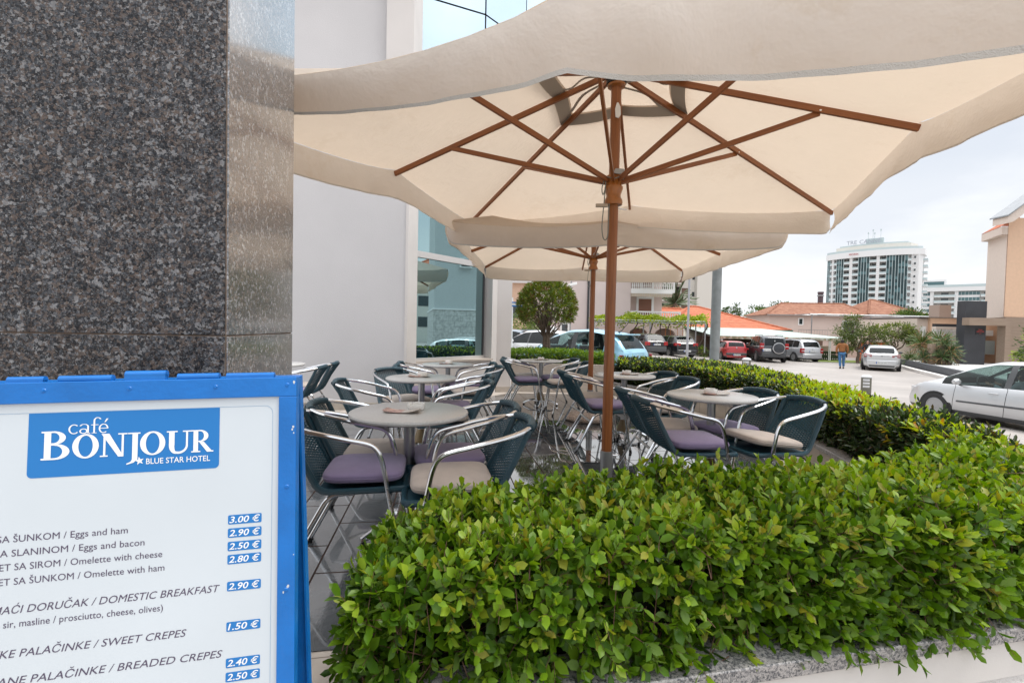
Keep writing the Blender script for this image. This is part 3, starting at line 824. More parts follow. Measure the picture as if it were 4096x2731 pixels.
SEAT_Z = 0.405
def back_pt(u, v):
    """u -1..1 across, v 0..1 up the back"""
    hw = 0.192 - 0.014 * v
    y = -0.205 - 0.145 * v - 0.035 * v * v
    z = SEAT_Z + 0.005 + 0.325 * v
    bow = -0.050 * (1 - u * u) * (0.35 + 0.65 * v)
    return Vector((u * hw, y + bow, z + 0.012 * (1 - u * u) * v))
def make_chair(fabric_m, label):
    t = thing('cafe_chair', label, 'chair', (0, 0, 0), 0, 'wicker cafe chairs round the tables')
    # arm and front leg: one bent tube on each side, joined behind the back
    def side(s_):
        return [(s_ * .262, .218, .012), (s_ * .258, .168, .30), (s_ * .257, .130, .50), (s_ * .257, .108, .585), (s_ * .258, .080, .630), (s_ * .259, .038, .652),
                (s_ * .262, -.05, .672), (s_ * .266, -.14, .694), (s_ * .260, -.21, .709), (s_ * .243, -.268, .721)]
    def rear(s_):
        return [(s_ * .243, -.268, .721), (s_ * .212, -.322, .732), (s_ * .168, -.366, .743)]
    for s_ in (-1, 1):
        P = spline(side(s_), 4); P = [p for p in P]
        MBx = MB(); MBx.tube(P + spline(rear(s_), 4)[1:], 0.0125, 10); MBx.build('arm_and_front_leg', M['alu'], t)
        # rear leg with its bend under the seat
        MBx = MB(); MBx.tube(spline([(s_ * .214, -.02, .392), (s_ * .214, -.10, .388), (s_ * .217, -.150, .362), (s_ * .224, -.195, .29), (s_ * .252, -.345, .012)], 4), 0.0125, 10); MBx.build('rear_leg', M['alu'], t)
        MBx = MB()
        MBx.cyl((s_ * .262, .2205, 0.0), (s_ * .2615, .216, .028), .0145, n=10); MBx.build('foot', M['black'], t)
        MBx = MB(); MBx.cyl((s_ * .2525, -.347, 0.0), (s_ * .2495, -.333, .027), .0145, n=10); MBx.build('foot', M['black'], t)
        MBx = MB()
        for z in (.425, .370, .340):
            yy = .133 + (.425 - z) * .19
            MBx.lathe([(0.0001, .006), (.004, .0055), (.006, .002), (.006, 0)], 8, Matrix.Translation((s_ * .2700, yy + .012, z)) @ Matrix.Rotation(s_ * PI / 2, 4, 'Y'))
        MBx.build('rivets', M['steel'], t)
    # U wrap over the back tube
    U = spline([(-.170, -.364, .743), (-.13, -.384, .748), (-.07, -.399, .753), (0, -.404, .755), (.07, -.399, .753), (.13, -.384, .748), (.170, -.364, .743)], 5)
    MBx = MB(); MBx.tube(U, 0.0205, 12); MBx.build('back_rail', m_wrap, t)
    # braces
    MBx = MB(); MBx.bar((-.252, .157, .352), (.252, .157, .352), .010, .030); MBx.build('front_brace', M['alu_dull'], t)
    MBx = MB(); MBx.tube([(-.222, -.188, .305), (.222, -.188, .305)], .0105, 10); MBx.build('rear_brace', M['alu_dull'], t)
    # wrapped seat and back frame (two side rails, front rail)
    for s_ in (-1, 1):
        P = spline([(s_ * .20, .235, SEAT_Z - .005), (s_ * .214, .20, SEAT_Z), (s_ * .214, -.05, SEAT_Z - .004), (s_ * .210, -.15, SEAT_Z - .004), (s_ * .203, -.20, SEAT_Z + .018), (s_ * .197, -.235, SEAT_Z + .075), (s_ * .189, -.305, SEAT_Z + .215), (s_ * .180, -.358, SEAT_Z + .330)], 5)
        MBx = MB(); MBx.tube(P, 0.0165, 10); MBx.build('side_rail', m_wrap, t)
    MBx = MB(); MBx.tube(spline([(-.214, .20, SEAT_Z), (-.195, .238, SEAT_Z - .002), (-.12, .246, SEAT_Z - .004), (.12, .246, SEAT_Z - .004), (.195, .238, SEAT_Z - .002), (.214, .20, SEAT_Z)], 5), 0.0165, 10); MBx.build('front_rail', m_wrap, t)
    # woven back: flat strands passing in front of and behind the stakes
    MBx = MB(); NR, NU = 44, 30
    for r in range(NR):
        v0 = (r + .10) / NR; v1 = (r + .93) / NR
        row = []
        for i in range(NU + 1):
            u = -1 + 2 * i / NU
            o = 0.0032 * math.sin(PI * (i / NU * 15) + PI * (r % 2))
            a, c = back_pt(u, v0), back_pt(u, v1)
            row += [(a.x, a.y + o, a.z), (c.x, c.y + o, c.z)]
        MBx.add(row, [(2 * i, 2 * i + 2, 2 * i + 3, 2 * i + 1) for i in range(NU)])
    for k in range(1, 15):
        u = -1 + 2 * k / 15
        MBx.tube([back_pt(u, v / 6) for v in range(7)], 0.0030, 5)
    MBx.build('backrest', m_rat, t, smooth=False)
    MBx = MB()
    MBx.grid(lambda a, c: (-.20 + .40 * a, -.205 + .445 * c, SEAT_Z - .004 - .018 * math.sin(PI * a) * math.sin(PI * min(1, c * 1.05))), 10, 10)
    MBx.build('seat', m_rat, t)
    # cushion
    MBx = MB(); n, k = 40, 9
    rows = []
    for j in range(-k, k + 1):
        f = j / k; z = math.copysign(abs(f) ** 0.8, f)
        rr = (1 - abs(f) ** 3.2) ** 0.5 if abs(f) < 1 else 0.0
        row = []
        for i in range(n):
            a = 2 * PI * i / n; c, s_ = math.cos(a), math.sin(a)
            ex = 0.36
            px = math.copysign(abs(c) ** ex, c); py = math.copysign(abs(s_) ** ex, s_)
            q = 1 - (1 - rr) * 1.0
            x = .205 * px * (0.02 + .98 * q); y = .205 * py * (0.02 + .98 * q)
            wr = 0.0016 * math.sin(i * 2.3) * (1 - abs(f)) 
            row.append((x * (1 + wr), y * (1 + wr) + .012, SEAT_Z + .054 + .039 * z + 0.004 * math.sin(9 * x + 2) * math.cos(7 * y)))
        rows.append(row)
    for r in rows: MBx.v.extend(r)
    for j in range(len(rows) - 1):
        for i in range(n):
            MBx.f.append((j * n + i, j * n + (i + 1) % n, (j + 1) * n + (i + 1) % n, (j + 1) * n + i)); MBx.m.append(0)
    MBx.f.append(tuple(range((len(rows) - 1) * n, len(rows) * n))); MBx.m.append(0)
    cu = MBx.build('cushion', fabric_m, t, angle=80)
    b2 = MB(); b2.tube([(p[0] * 1.004, p[1] * 1.0 + 0.0, p[2]) for p in rows[k]], 0.0028, 6, closed=True); b2.build('piping', fabric_m, cu)
    return t

# x, y of the back-rail centre, heading in degrees, fabric, label
CH = [(-1.19, 2.47, 10, 'p', 'purple cushioned wicker chair half hidden behind the blue menu board edge'),
      (-1.22, 2.855, 8, 'b', 'beige cushioned wicker chair left of nearest table, behind the one by the menu board'),
      (0.10, 2.49, 191, 'b', 'beige cushioned wicker chair nearest to the front hedge, right of the nearest round table'),
      (0.02, 2.95, 196, 'p', 'purple cushioned wicker chair right of the nearest round table, behind a beige one'),
      (-1.515, 4.02, 8, 'p', 'wicker chair whose seat is hidden by the nearest tabletop, left of second table'),
      (-1.40, 5.25, -46, 'b', 'beige cushioned wicker chair turned to show its whole back rest, behind the second left table'),
      (-0.20, 4.67, 187, 'p', 'purple cushioned wicker chair right of the second left table, farther of the pair'),
      (-0.18, 4.18, 190, 'b', 'beige cushioned wicker chair right of the second left table, nearer of the pair'),
      (-1.50, 6.17, 8, 'b', 'wicker chair by the pale wall, farther of two left of the table under the window'),
      (-1.42, 5.66, 12, 'p', 'purple cushioned wicker chair, nearer of two left of the table under the window'),
      (-0.23, 6.40, 190, 'p', 'purple cushioned wicker chair right of the window table, farther from the camera'),
      (-0.125, 5.85, 197, 'b', 'beige cushioned wicker chair right of the window table, nearer to the camera'),
      (-0.14, 7.66, 9, 'b', 'wicker chair with pale cushion left of the table by the rough stucco planter'),
      (-0.15, 7.15, 7, 'p', 'purple cushioned wicker chair left of the table by the rough stucco planter'),
      (1.08, 7.70, 196, 'p', 'purple cushioned wicker chair right of the table by the rough stucco planter'),
      (1.17, 7.0, 190, 'b', 'beige cushioned wicker chair in front of the far parasol pole'),
      (0.57, 5.42, 8, 'b', 'beige cushioned wicker chair beside the round pebbled parasol base'),
      (0.59, 4.91, 5, 'p', 'purple cushioned wicker chair partly behind the near wooden parasol pole'),
      (1.88, 5.50, 202, 'p', 'purple cushioned wicker chair by the dark hedge, farther one right of the middle right table'),
      (1.89, 4.88, 197, 'b', 'beige cushioned wicker chair with its back to the hedge, right of the middle right table'),
      (0.905, 3.885, 1, 'b', 'beige cushioned wicker chair left of the nearest right table, behind a purple one'),
      (0.915, 3.345, 4, 'p', 'purple cushioned wicker chair seen from the back, right beside the near parasol pole'),
      (2.17, 3.99, 200, 'p', 'purple cushioned wicker chair right of the nearest right table, farther one'),
      (2.26, 3.51, 193, 'b', 'beige cushioned wicker chair at far right of the terrace, its cushion propped up'),
      (-2.17, 5.39, 188, 'p', 'purple cushioned wicker chair just right of the column, seen from behind'),
      (-2.24, 5.95, 190, 'b', 'beige cushioned wicker chair near the pale wall, behind the purple one by the column')]
proto = {}
for x, y, a, k, lab in CH:
    c, s_ = math.cos(R(a)), math.sin(R(a))
    px, py = x + .40 * c, y + .40 * s_
    if k not in proto:
        o = proto[k] = make_chair(m_pur if k == 'p' else m_bei, lab)
        o.location = (px, py, .004); o.rotation_euler = (0, 0, R(a) - PI / 2)
    else:
        o = dup(proto[k], (px, py, .004), R(a) - PI / 2, lab)
    if 'propped up' in lab or 'planter' in lab:
        for ch in o.children:
            if ch.name.startswith('cushion') and 'propped' in lab:
                ch.rotation_euler = (R(6.5), 0, 0); ch.location = (0.0, 0.045, 0.012)

# ------------------------------------------------------------------ tables
m_top = mat('grey_hammered_tabletop', (0.50, 0.495, 0.485), 0.22, var=0.10, vscale=140, spec=0.5, vdetail=2)
t_, b_, N_, L_ = nodes_of(m_top)
tcn = N_('ShaderNodeTexCoord'); vo = N_('ShaderNodeTexVoronoi'); vo.inputs['Scale'].default_value = 130
L_(tcn.outputs['Object'], vo.inputs['Vector'])
bp = N_('ShaderNodeBump'); bp.inputs['Strength'].default_value = 0.22; bp.inputs['Distance'].default_value = 0.003
L_(vo.outputs['Distance'], bp.inputs['Height']); L_(bp.outputs['Normal'], b_.inputs['Normal'])
m_cone = mat('tan_plastic_cone', (0.24, 0.17, 0.085), 0.4)
TH = 0.735
def make_table(label):
    t = thing('cafe_table', label, 'table', (0, 0, 0), 0, 'round cafe tables')
    MB().lathe([(0.0, TH - .030), (.30, TH - .030), (.336, TH - .029), (.347, TH - .022), (.350, TH - .013), (.346, TH - .004), (.338, TH), (0.0001, TH)], 64).build('tabletop', m_top, t)
    MB().lathe([(.033, .20), (.033, TH - .034), (.085, TH - .034), (.085, TH - .0305)], 28).build('column', M['alu_dull'], t)
    MB().lathe([(.070, .085), (.071, .10), (.038, .205), (.034, .215)], 28).build('cone', m_cone, t)
    MB().lathe([(.02, .05), (.058, .052), (.062, .07), (.058, .084), (.02, .086)], 20).build('hub', M['alu'], t)
    for k in range(4):
        a = R(38 + 90 * k); c, s_ = math.cos(a), math.sin(a)
        b = MB(); rows = []
        for i in range(13):
            f = i / 12; r = .045 + .245 * f
            z = .068 + .028 * math.sin(PI * min(1, f * 1.15)) * (1 - f * .5) - .040 * f * f
            w = .019 + .012 * math.sin(PI * f) + (.006 if f > .8 else 0); h = .016 - .004 * f
            if i == 12: w *= .55
            for px, pz in ((-w, -h), (w, -h), (w, 0), (w * .7, h * .8), (0, h), (-w * .7, h * .8), (-w, 0)):
                rows.append((r * c - px * s_, r * s_ + px * c, z + pz))
        b.v.extend(rows)
        for i in range(12):
            for j in range(7):
                b.f.append((i * 7 + j, i * 7 + (j + 1) % 7, (i + 1) * 7 + (j + 1) % 7, (i + 1) * 7 + j)); b.m.append(0)
        b.f.append(tuple(range(12 * 7, 13 * 7))); b.m.append(0)
        ft = b.build('foot', M['alu'], t, angle=50)
        MB().lathe([(.017, 0), (.019, .003), (.015, .010), (.008, .012), (.008, .024)], 12, Matrix.Translation((.272 * c, .272 * s_, 0))).build('pad', M['black'], ft)
    return t
TB = [(-0.604, 2.771, 'nearest round grey cafe table, left of the parasol pole, with ashtray and picture leaflet'),
      (-0.896, 4.638, 'second round grey cafe table from the front on the left side'),
      (-0.870, 6.356, 'round grey cafe table standing just under the teal hotel window'),
      (0.480, 7.561, 'round cafe table before the rough stucco planter and light green hedge'),
      (1.310, 5.367, 'round pale cafe table behind the near parasol pole, middle of right side'),
      (1.644, 3.794, 'nearest round pale cafe table on the right, beside the curved hedge'),
      (-2.985, 5.86, 'round cafe table mostly hidden by the granite column, by the pale wall')]
# ------------------------------------------------------------------ ashtrays and leaflets
def make_ashtray(label):
    b = MB(); n = 36
    prof = [(.0001, .0), (.046, .0), (.050, .004), (.0515, .036), (.0500, .0385), (.0460, .0375), (.0440, .010), (.0001, .008)]
    vs = []
    for (r, z) in prof:
        for j in range(n):
            a = 2 * PI * j / n
            notch = (j % 12 in (0, 1)) and z > .03
            vs.append((r * math.cos(a), r * math.sin(a), z - (.010 if notch else 0)))
    fs = [(i * n + j, i * n + (j + 1) % n, (i + 1) * n + (j + 1) % n, (i + 1) * n + j) for i in range(len(prof) - 1) for j in range(n)]
    b.add(vs, fs)
    return tag(b.build('ashtray', M['ceramic'], angle=50), label, 'ashtray', 'white ashtrays on the cafe tables')
m_leaf_pic = mat('printed_leaflet', (0.5, 0.4, 0.35), 0.3, coat=0.3)
t_, b_, N_, L_ = nodes_of(m_leaf_pic)
tcn = N_('ShaderNodeTexCoord'); nzz = N_('ShaderNodeTexNoise'); nzz.inputs['Scale'].default_value = 26; nzz.inputs['Detail'].default_value = 4; nzz.inputs['Distortion'].default_value = 1.2
L_(tcn.outputs['Object'], nzz.inputs['Vector'])
r1 = ramp(t_, [(0.30, (0.10, 0.03, 0.05)), (0.45, (0.42, 0.16, 0.12)), (0.55, (0.60, 0.36, 0.26)), (0.68, (0.16, 0.05, 0.09))])
L_(nzz.outputs['Fac'], r1.inputs['Fac'])
sx = N_('ShaderNodeSeparateXYZ'); L_(tcn.outputs['Object'], sx.inputs[0])
r2 = ramp(t_, [(0.50, (0, 0, 0)), (0.56, (1, 1, 1))])
mr = N_('ShaderNodeMapRange'); mr.inputs['From Min'].default_value = -.10; mr.inputs['From Max'].default_value = .10
L_(sx.outputs[0], mr.inputs['Value']); L_(mr.outputs['Result'], r2.inputs['Fac'])
mx = N_('ShaderNodeMix'); mx.data_type = 'RGBA'; L_(r2.outputs['Color'], mx.inputs[0]); L_(r1.outputs['Color'], mx.inputs[6]); mx.inputs[7].default_value = (0.52, 0.47, 0.42, 1)
L_(mx.outputs[2], b_.inputs['Base Color'])
m_leaf_in = mat('leaflet_paper', (0.55, 0.48, 0.42), 0.4)
def make_leaflet(label):
    t = thing('menu_leaflet', label, 'leaflet', (0, 0, 0), 0, 'folded leaflets on the cafe tables')
    f = lambda k, lift: (lambda a, c: (-.105 + .21 * a, -.05 + .10 * c, k + lift * (abs(a - .45) * 2) ** 2.4))
    MB().grid(f(.0015, .008), 14, 2).build('inner_sheet', m_leaf_in, t)
    MB().grid(f(.0055, .015), 14, 2).build('cover', m_leaf_pic, t)
    return t
p0 = None
where = ['on the nearest left table', 'on the second left table', 'on the table under the window', 'on the table by the rough planter', 'on the table behind the parasol pole', 'on the nearest right table', 'on the table hidden by the granite column']
ITEM = [((-.005, .035), (-.03, -.06), -3), ((.0, .05), (-.02, -.02), -2), ((.01, .02), (-.01, -.04), -4), ((.0, .03), (.0, -.03), 4), ((.03, .03), (.05, -.02), -6), ((.0, .02), (.02, -.02), -5), ((.0, .05), (.0, -.05), 0)]
for i, (x, y, lab) in enumerate(TB):
    if p0 is None:
        p0 = make_table(lab); p0.location = (x, y, .004); ash0 = make_ashtray('white round ceramic ashtray ' + where[0]); lf0 = make_leaflet('folded leaflet with a food picture ' + where[0])
        a_, l_ = ash0, lf0
    else:
        dup(p0, (x, y, .004), R(13 * i), lab)
        if i == 6: continue
        a_ = dup(ash0, label='white round ceramic ashtray ' + where[i]); l_ = dup(lf0, label='folded leaflet ' + where[i])
    (ax, ay), (lx, ly), la = ITEM[i]
    l_.location = (x + lx, y + ly, TH + .0045); l_.rotation_euler = (0, 0, R(la))
    dz = 0.0
    if i > 0: dz = .006
    a_.location = (x + ax + (0.035 if i == 0 else 0), y + ay, TH + .0047 + dz); a_.rotation_euler = (0, 0, R(25 * i))
# ------------------------------------------------------------------ parasols
m_teak = wood('oiled_teak', (0.32, 0.115, 0.032), (0.19, 0.058, 0.015), 0.38, 2, 1.0)
m_teak_h = wood('oiled_teak_rib', (0.31, 0.112, 0.034), (0.20, 0.062, 0.017), 0.42, 0, 0.7)
m_teak_l = mat('turned_orange_wood', (0.33, 0.115, 0.022), 0.28, var=0.2, vscale=20, coat=0.2)
def canvas(name, top, tl):
    m = mat(name, top, 0.9, var=0.045, vscale=3.5, bump=0.12, bscale=500, trans=tl, tcol=(0.78, 0.63, 0.49), spec=0.2)
    return m
m_can = canvas('cream_canvas', (0.60, 0.53, 0.46), 0.36)
m_val = canvas('cream_canvas_valance', (0.74, 0.69, 0.64), 0.36)
m_hem = mat('hem_stitching', (0.60, 0.57, 0.53), 0.9, bump=0.6, bscale=260)
for m_ in (m_can, m_val):
    t_, b_, N_, L_ = nodes_of(m_)
    tcn = N_('ShaderNodeTexCoord')
    n1 = N_('ShaderNodeTexNoise'); n1.inputs['Scale'].default_value = 3.2; n1.inputs['Detail'].default_value = 5; n1.inputs['Roughness'].default_value = .62; n1.inputs['Distortion'].default_value = .25
    L_(tcn.outputs['Object'], n1.inputs['Vector'])
    bp = N_('ShaderNodeBump'); bp.inputs['Strength'].default_value = .38; bp.inputs['Distance'].default_value = .05
    L_(n1.outputs['Fac'], bp.inputs['Height']); L_(bp.outputs['Normal'], b_.inputs['Normal'])
    for nd in list(t_.nodes):
        if nd.bl_idname == 'ShaderNodeBsdfTranslucent': L_(bp.outputs['Normal'], nd.inputs['Normal'])
    # rain stains in the cloth
    n2 = N_('ShaderNodeTexNoise'); n2.inputs['Scale'].default_value = 1.7; n2.inputs['Detail'].default_value = 8; n2.inputs['Roughness'].default_value = .7
    L_(tcn.outputs['Object'], n2.inputs['Vector'])
    r_ = ramp(t_, [(.30, (.80, .72, .60)), (.42, (1, 1, 1))]); L_(n2.outputs['Fac'], r_.inputs['Fac'])
    mu = N_('ShaderNodeMix'); mu.data_type = 'RGBA'; mu.blend_type = 'MULTIPLY'; mu.inputs[0].default_value = .8
    old = b_.inputs['Base Color'].links[0].from_socket
    L_(old, mu.inputs[6]); L_(r_.outputs['Color'], mu.inputs[7]); L_(mu.outputs[2], b_.inputs['Base Color'])
m_web = mat('cream_webbing', (0.42, 0.35, 0.28), 0.9)
m_pebble = granite('pebbled_concrete', [(0.0, (0.06, 0.05, 0.05)), (0.22, (0.22, 0.16, 0.13)), (0.5, (0.40, 0.30, 0.24)), (0.8, (0.52, 0.43, 0.36))], 90, 0.7)
m_rope = mat('grey_cord', (0.20, 0.21, 0.19), 0.8)
DIR = [(0, -1), (1, -1), (1, 0), (1, 1), (0, 1), (-1, 1), (-1, 0), (-1, -1)]      # F FR R BR B BL L FL
def parasol(label, loc, yaw, a, kc, tips, zhub, ztop, sag, seed, detail=True):
    rg = random.Random(seed)
    t = thing('parasol', label, 'parasol', (loc[0], loc[1], .004), 0, 'square cream market parasols')
    c, s_ = math.cos(yaw), math.sin(yaw)
    T = []
    for (dx, dy), z in zip(DIR, tips):
        k = a * (kc if abs(dx) + abs(dy) == 2 else 1)
        x, y = dx * k, dy * k
        T.append(Vector((c * x - s_ * y, s_ * x + c * y, z)))
    apex = Vector((0, 0, ztop))
    # base, sleeve, pole
    MB().lathe([(.0001, 0), (.30, 0), (.335, .012), (.345, .035), (.335, .062), (.30, .082), (.10, .098), (.05, .10)], 48).build('base', m_pebble, t)
    MB().lathe([(.042, .098), (.042, .415), (.0385, .417), (.0385, .40)], 24).build('sleeve', M['steel'], t)
    b = MB(); b.tube([(.043, 0, .385), (.075, 0, .385)], .006, 8); b.tube([(.080 + .016 * math.cos(i * PI / 8), .003, .372 + .016 * math.sin(i * PI / 8)) for i in range(16)], .0028, 6, closed=True); b.build('clamp_ring', M['alu'], t)
    MB().cyl((0, 0, .11), (0, 0, ztop - .05), .0350, .0340, 24).build('pole', m_teak, t)
    # turned sliding hub
    h = zhub
    MB().lathe([(.036, h - .155), (.058, h - .150), (.062, h - .135), (.060, h - .118), (.050, h - .100), (.048, h - .085), (.056, h - .060), (.062, h - .042), (.062, h - .030), (.052, h - .022), (.050, h + .045), (.036, h + .048)], 32).build('slider', m_teak_l, t, angle=50)
    b = MB(); b.tube([(.066 * math.cos(i * PI / 12), .066 * math.sin(i * PI / 12), h + .018 + .008 * math.sin(i)) for i in range(24)], .0035, 6, closed=True)
    b.tube(spline([(-.07, -.02, h + .01), (-.085, -.03, h - .05), (-.075, -.03, h - .09), (-.06, -.03, h - .03)], 5), .0035, 6)
    b.tube(spline([(-.060, -.03, h + .01), (-.068, -.035, h - .13), (-.080, -.04, h - .30), (-.066, -.04, h - .385), (-.040, -.04, h - .36), (-.036, -.04, h - .15)], 6), .0036, 6); b.build('cord', m_rope, t)
    b = MB(); b.box(-.125, -.045, -.05, -.028, h - .175, h - .152); b.build('cord_grip', m_web, t, bevel=.004)
    b = MB(); b.tube([(-.04, -.01, h - .165), (.095, .02, h - .172)], .0032, 6); b.build('pin', M['alu'], t)
    # top hub
    zt = ztop
    MB().lathe([(.036, zt - .115), (.058, zt - .112), (.060, zt - .098), (.036, zt - .096)], 28).build('top_disc', m_teak_l, t)
    MB().lathe([(.036, zt - .095), (.066, zt - .094), (.068, zt - .066), (.036, zt - .064)], 28).build('top_ring', M['black'], t)
    MB().lathe([(.030, zt - .064), (.054, zt - .063), (.054, zt + .005), (.02, zt + .01)], 28).build('top_hub', m_teak_l, t)
    if detail:
        b = MB(); b.prism([(-.012, -.035), (.010, -.042), (.022, -.02), (.018, .03), (.004, .058), (-.006, .058), (-.016, .02)], 0, .012, Matrix.Translation((.0, -.048, zt - .30)) @ Matrix.Rotation(PI / 2, 4, 'X')); b.build('pulley', M['white'], t, bevel=.002)
        b = MB(); b.prism([(-.05, -.012), (.02, -.02), (.045, .0), (.02, .018), (-.03, .02)], 0, .008, Matrix.Translation((.025, -.062, h + .055)) @ Matrix.Rotation(PI / 2, 4, 'X')); b.build('pulley', M['steel'], t, bevel=.002)
    # ribs and struts
    RIB = []
    for i, tp in enumerate(T):
        d = Vector((tp.x, tp.y, 0)).normalized()
        p0 = d * .055 + Vector((0, 0, zt - .028)); p1 = tp + Vector((0, 0, -.012))
        RIB.append((p0, p1))
        ln = (p1 - p0).length; q = (p1 - p0).normalized()
        b = MB()
        b.box(0, ln, -.011, .011, -.019, .019)
        rb = b.build('rib', m_teak_h, t, bevel=.003)
        zax = Vector((0, 0, 1)); yax = zax.cross(q).normalized(); zax = q.cross(yax)
        mr_ = Matrix((q, yax, zax)).transposed().to_4x4(); mr_.translation = p0
        rb.matrix_local = mr_
        MB().lathe([(.0001, .004), (.0035, .004), (.006, .0), (.006, -.026), (.0001, -.027)], 10, Matrix.Translation((ln * (.70 if i % 2 == 0 else .47), .0135, -.008)) @ Matrix.Rotation(-PI / 2, 4, 'X')).build('bolt', M['alu'], rb)
        e0 = d * .050 + Vector((0, 0, h + .01)); fr_ = .70 if i % 2 == 0 else .47
        e1 = p0.lerp(p1, fr_) + Vector((0, 0, -.012)) + yax * .018
        ls = (e1 - e0).length; q = (e1 - e0).normalized()
        b = MB(); b.box(0, ls, -.009, .009, -.017, .017)
        sb = b.build('strut', m_teak_h, t, bevel=.003)
        zax = Vector((0, 0, 1)); yax = zax.cross(q).normalized(); zax = q.cross(yax)
        mr_ = Matrix((q, yax, zax)).transposed().to_4x4(); mr_.translation = e0
        sb.matrix_local = mr_
    # canopy: eight stretched panels over the ribs, open at the vent
    b = MB(); NU, NV = 10, 18
    top = apex + Vector((0, 0, .025))
    v_in = .20
    def rim(i, u):
        A, B_ = T[i], T[(i + 1) % 8]
        p = A.lerp(B_, u)
        e = 4 * u * (1 - u)
        out_ = Vector((p.x, p.y, 0)).normalized()
        return p + Vector((0, 0, .022 - sag[i] * e ** .8)) - out_ * (.055 * e)
    def surf(i, u, f):
        p = rim(i, u)
        r_ = (T[i].lerp(T[(i + 1) % 8], u)); r_ = Vector((p.x, p.y, 0))
        e = 4 * u * (1 - u)
        base_z = top.z + (T[i].z + (T[(i + 1) % 8].z - T[i].z) * u + .022 - top.z) * f
        ripple = .004 * math.sin(f * 21 + i) * e
        return Vector((r_.x * f, r_.y * f, base_z - sag[i] * e ** .8 * f ** (1.0 if sag[i] > .09 else 2.0) - (.006 if sag[i] > .09 else .030) * e * math.sin(PI * f) + ripple))
    for i in range(8):
        b.grid(lambda u, w, i=i: surf(i, u, v_in + (1 - v_in) * w), NU, NV)
    cn = b.build('canopy', m_can, t, angle=25)
    b = MB()
    for i in range(8):
        b.grid(lambda u, w, i=i: surf(i, u, v_in + .006 + .055 * w) - Vector((0, 0, .004)), NU, 2)
    b.build('vent_band', m_web, cn, angle=60)
    b = MB()
    for i in range(8):
        def cap(u, w, i=i):
            q = surf(i, u, v_in * 1.35); q = Vector((q.x, q.y, 0)); f = w
            e = 4 * u * (1 - u)
            return Vector((q.x * f, q.y * f, top.z + .055 - (.055 + .085) * f - .02 * e * f))
        b.grid(cap, 6, 5)
    b.build('vent_cap', m_can, cn, angle=40)
    b = MB()
    for i in (1, 3, 5, 7, 2, 6):
        q = surf(i, 0, v_in + .02); P = spline([(q * .16) + Vector((0, 0, zt * (1 - .16) - .05)), q * .55 + Vector((0, 0, q.z * .45 + .045)), q * .8 + Vector((0, 0, q.z * .2 - .01)), q + Vector((0, 0, -.012))], 5)
        sd_ = Vector((-q.y, q.x, 0)).normalized() * .012
        sh = Vector((-q.y, q.x, 0)).normalized() * .05
        rows = [v for p in P for v in (Vector(p) - sd_ + sh, Vector(p) + sd_ + sh)]
        b.add(rows, [(2 * k, 2 * k + 2, 2 * k + 3, 2 * k + 1) for k in range(len(P) - 1)])
    b.build('straps', m_web, cn)
    # valance: four panels slit at the corners
    HV = .235
    for s4 in range(4):
        i0 = (s4 * 2 + 7) % 8; i1 = (i0 + 1) % 8
        def vpt(u, w, i0=i0, i1=i1, s4=s4):
            uu = .004 + u * 1.992
            i, ux = (i0, uu) if uu < 1 else (i1, uu - 1)
            p = rim(i, min(1, ux))
            A, B_ = T[i], T[(i + 1) % 8]
            ed = (B_ - A).normalized(); on = Vector((ed.y, -ed.x, 0)).normalized()
            edge = min(u, 1 - u) * 2 * a * 2
            cr = 1.0
            if edge < .16: cr = math.sqrt(max(0.0, 1 - ((.16 - edge) / .16) ** 2)) * .25 + .75
            mid = math.exp(-((u - .5) / .055) ** 2)
            wave = .006 * math.sin(u * 15 + seed + s4) + .004 * math.sin(u * 47 + 2 * s4) + .002 * math.sin(u * 120 + s4) + .022 * math.exp(-abs(u - .5) / .10) * math.cos((u - .5) * 62 * (1.3 - .5 * w)) * (.35 + .65 * w)
            hv = HV
            if s4 == 0 and loc[1] < 4: hv = .262 - .13 * max(0, 1 - u * 2) + .11 * max(0, u * 2 - 1)
            e_ = 4 * min(1, ux) * (1 - min(1, ux))
            ln = (p.z - (T[i].z + (T[(i + 1) % 8].z - T[i].z) * min(1, ux) + .022 - hv - .5 * sag[i] * e_)) * cr
            flare = .045 * (1 - min(1, edge / .55)) ** 2
            return p + on * (wave * w + .012 * math.sin(PI * w) + flare * w - .045 * w * w) - Vector((0, 0, ln * w))
        b = MB(); b.grid(vpt, 100, 16)
        b.m = [1 if k >= 1500 else 0 for k in range(1600)]
        va = b.build('valance', [m_val, m_hem], cn, angle=70)
    return t

parasol('large cream parasol in front, its wooden pole standing behind the front hedge', (0.665, 3.17), R(-17.5), 1.69, 1.08,
        [2.335, 2.31, 2.43, 2.385, 2.50, 2.46, 2.44, 2.265], 2.235, 2.985, [.10, .08, .07, .06, .06, .06, .08, .11], 1)
parasol('cream parasol farther back by the hotel wall with a pebbled round base', (1.093, 6.40), R(-3.4), 1.69, 1.0,
        [2.315, 2.305, 2.305, 2.30, 2.30, 2.31, 2.31, 2.31], 2.215, 2.93, [.05, .05, .05, .05, .06, .06, .05, .05], 5, True)
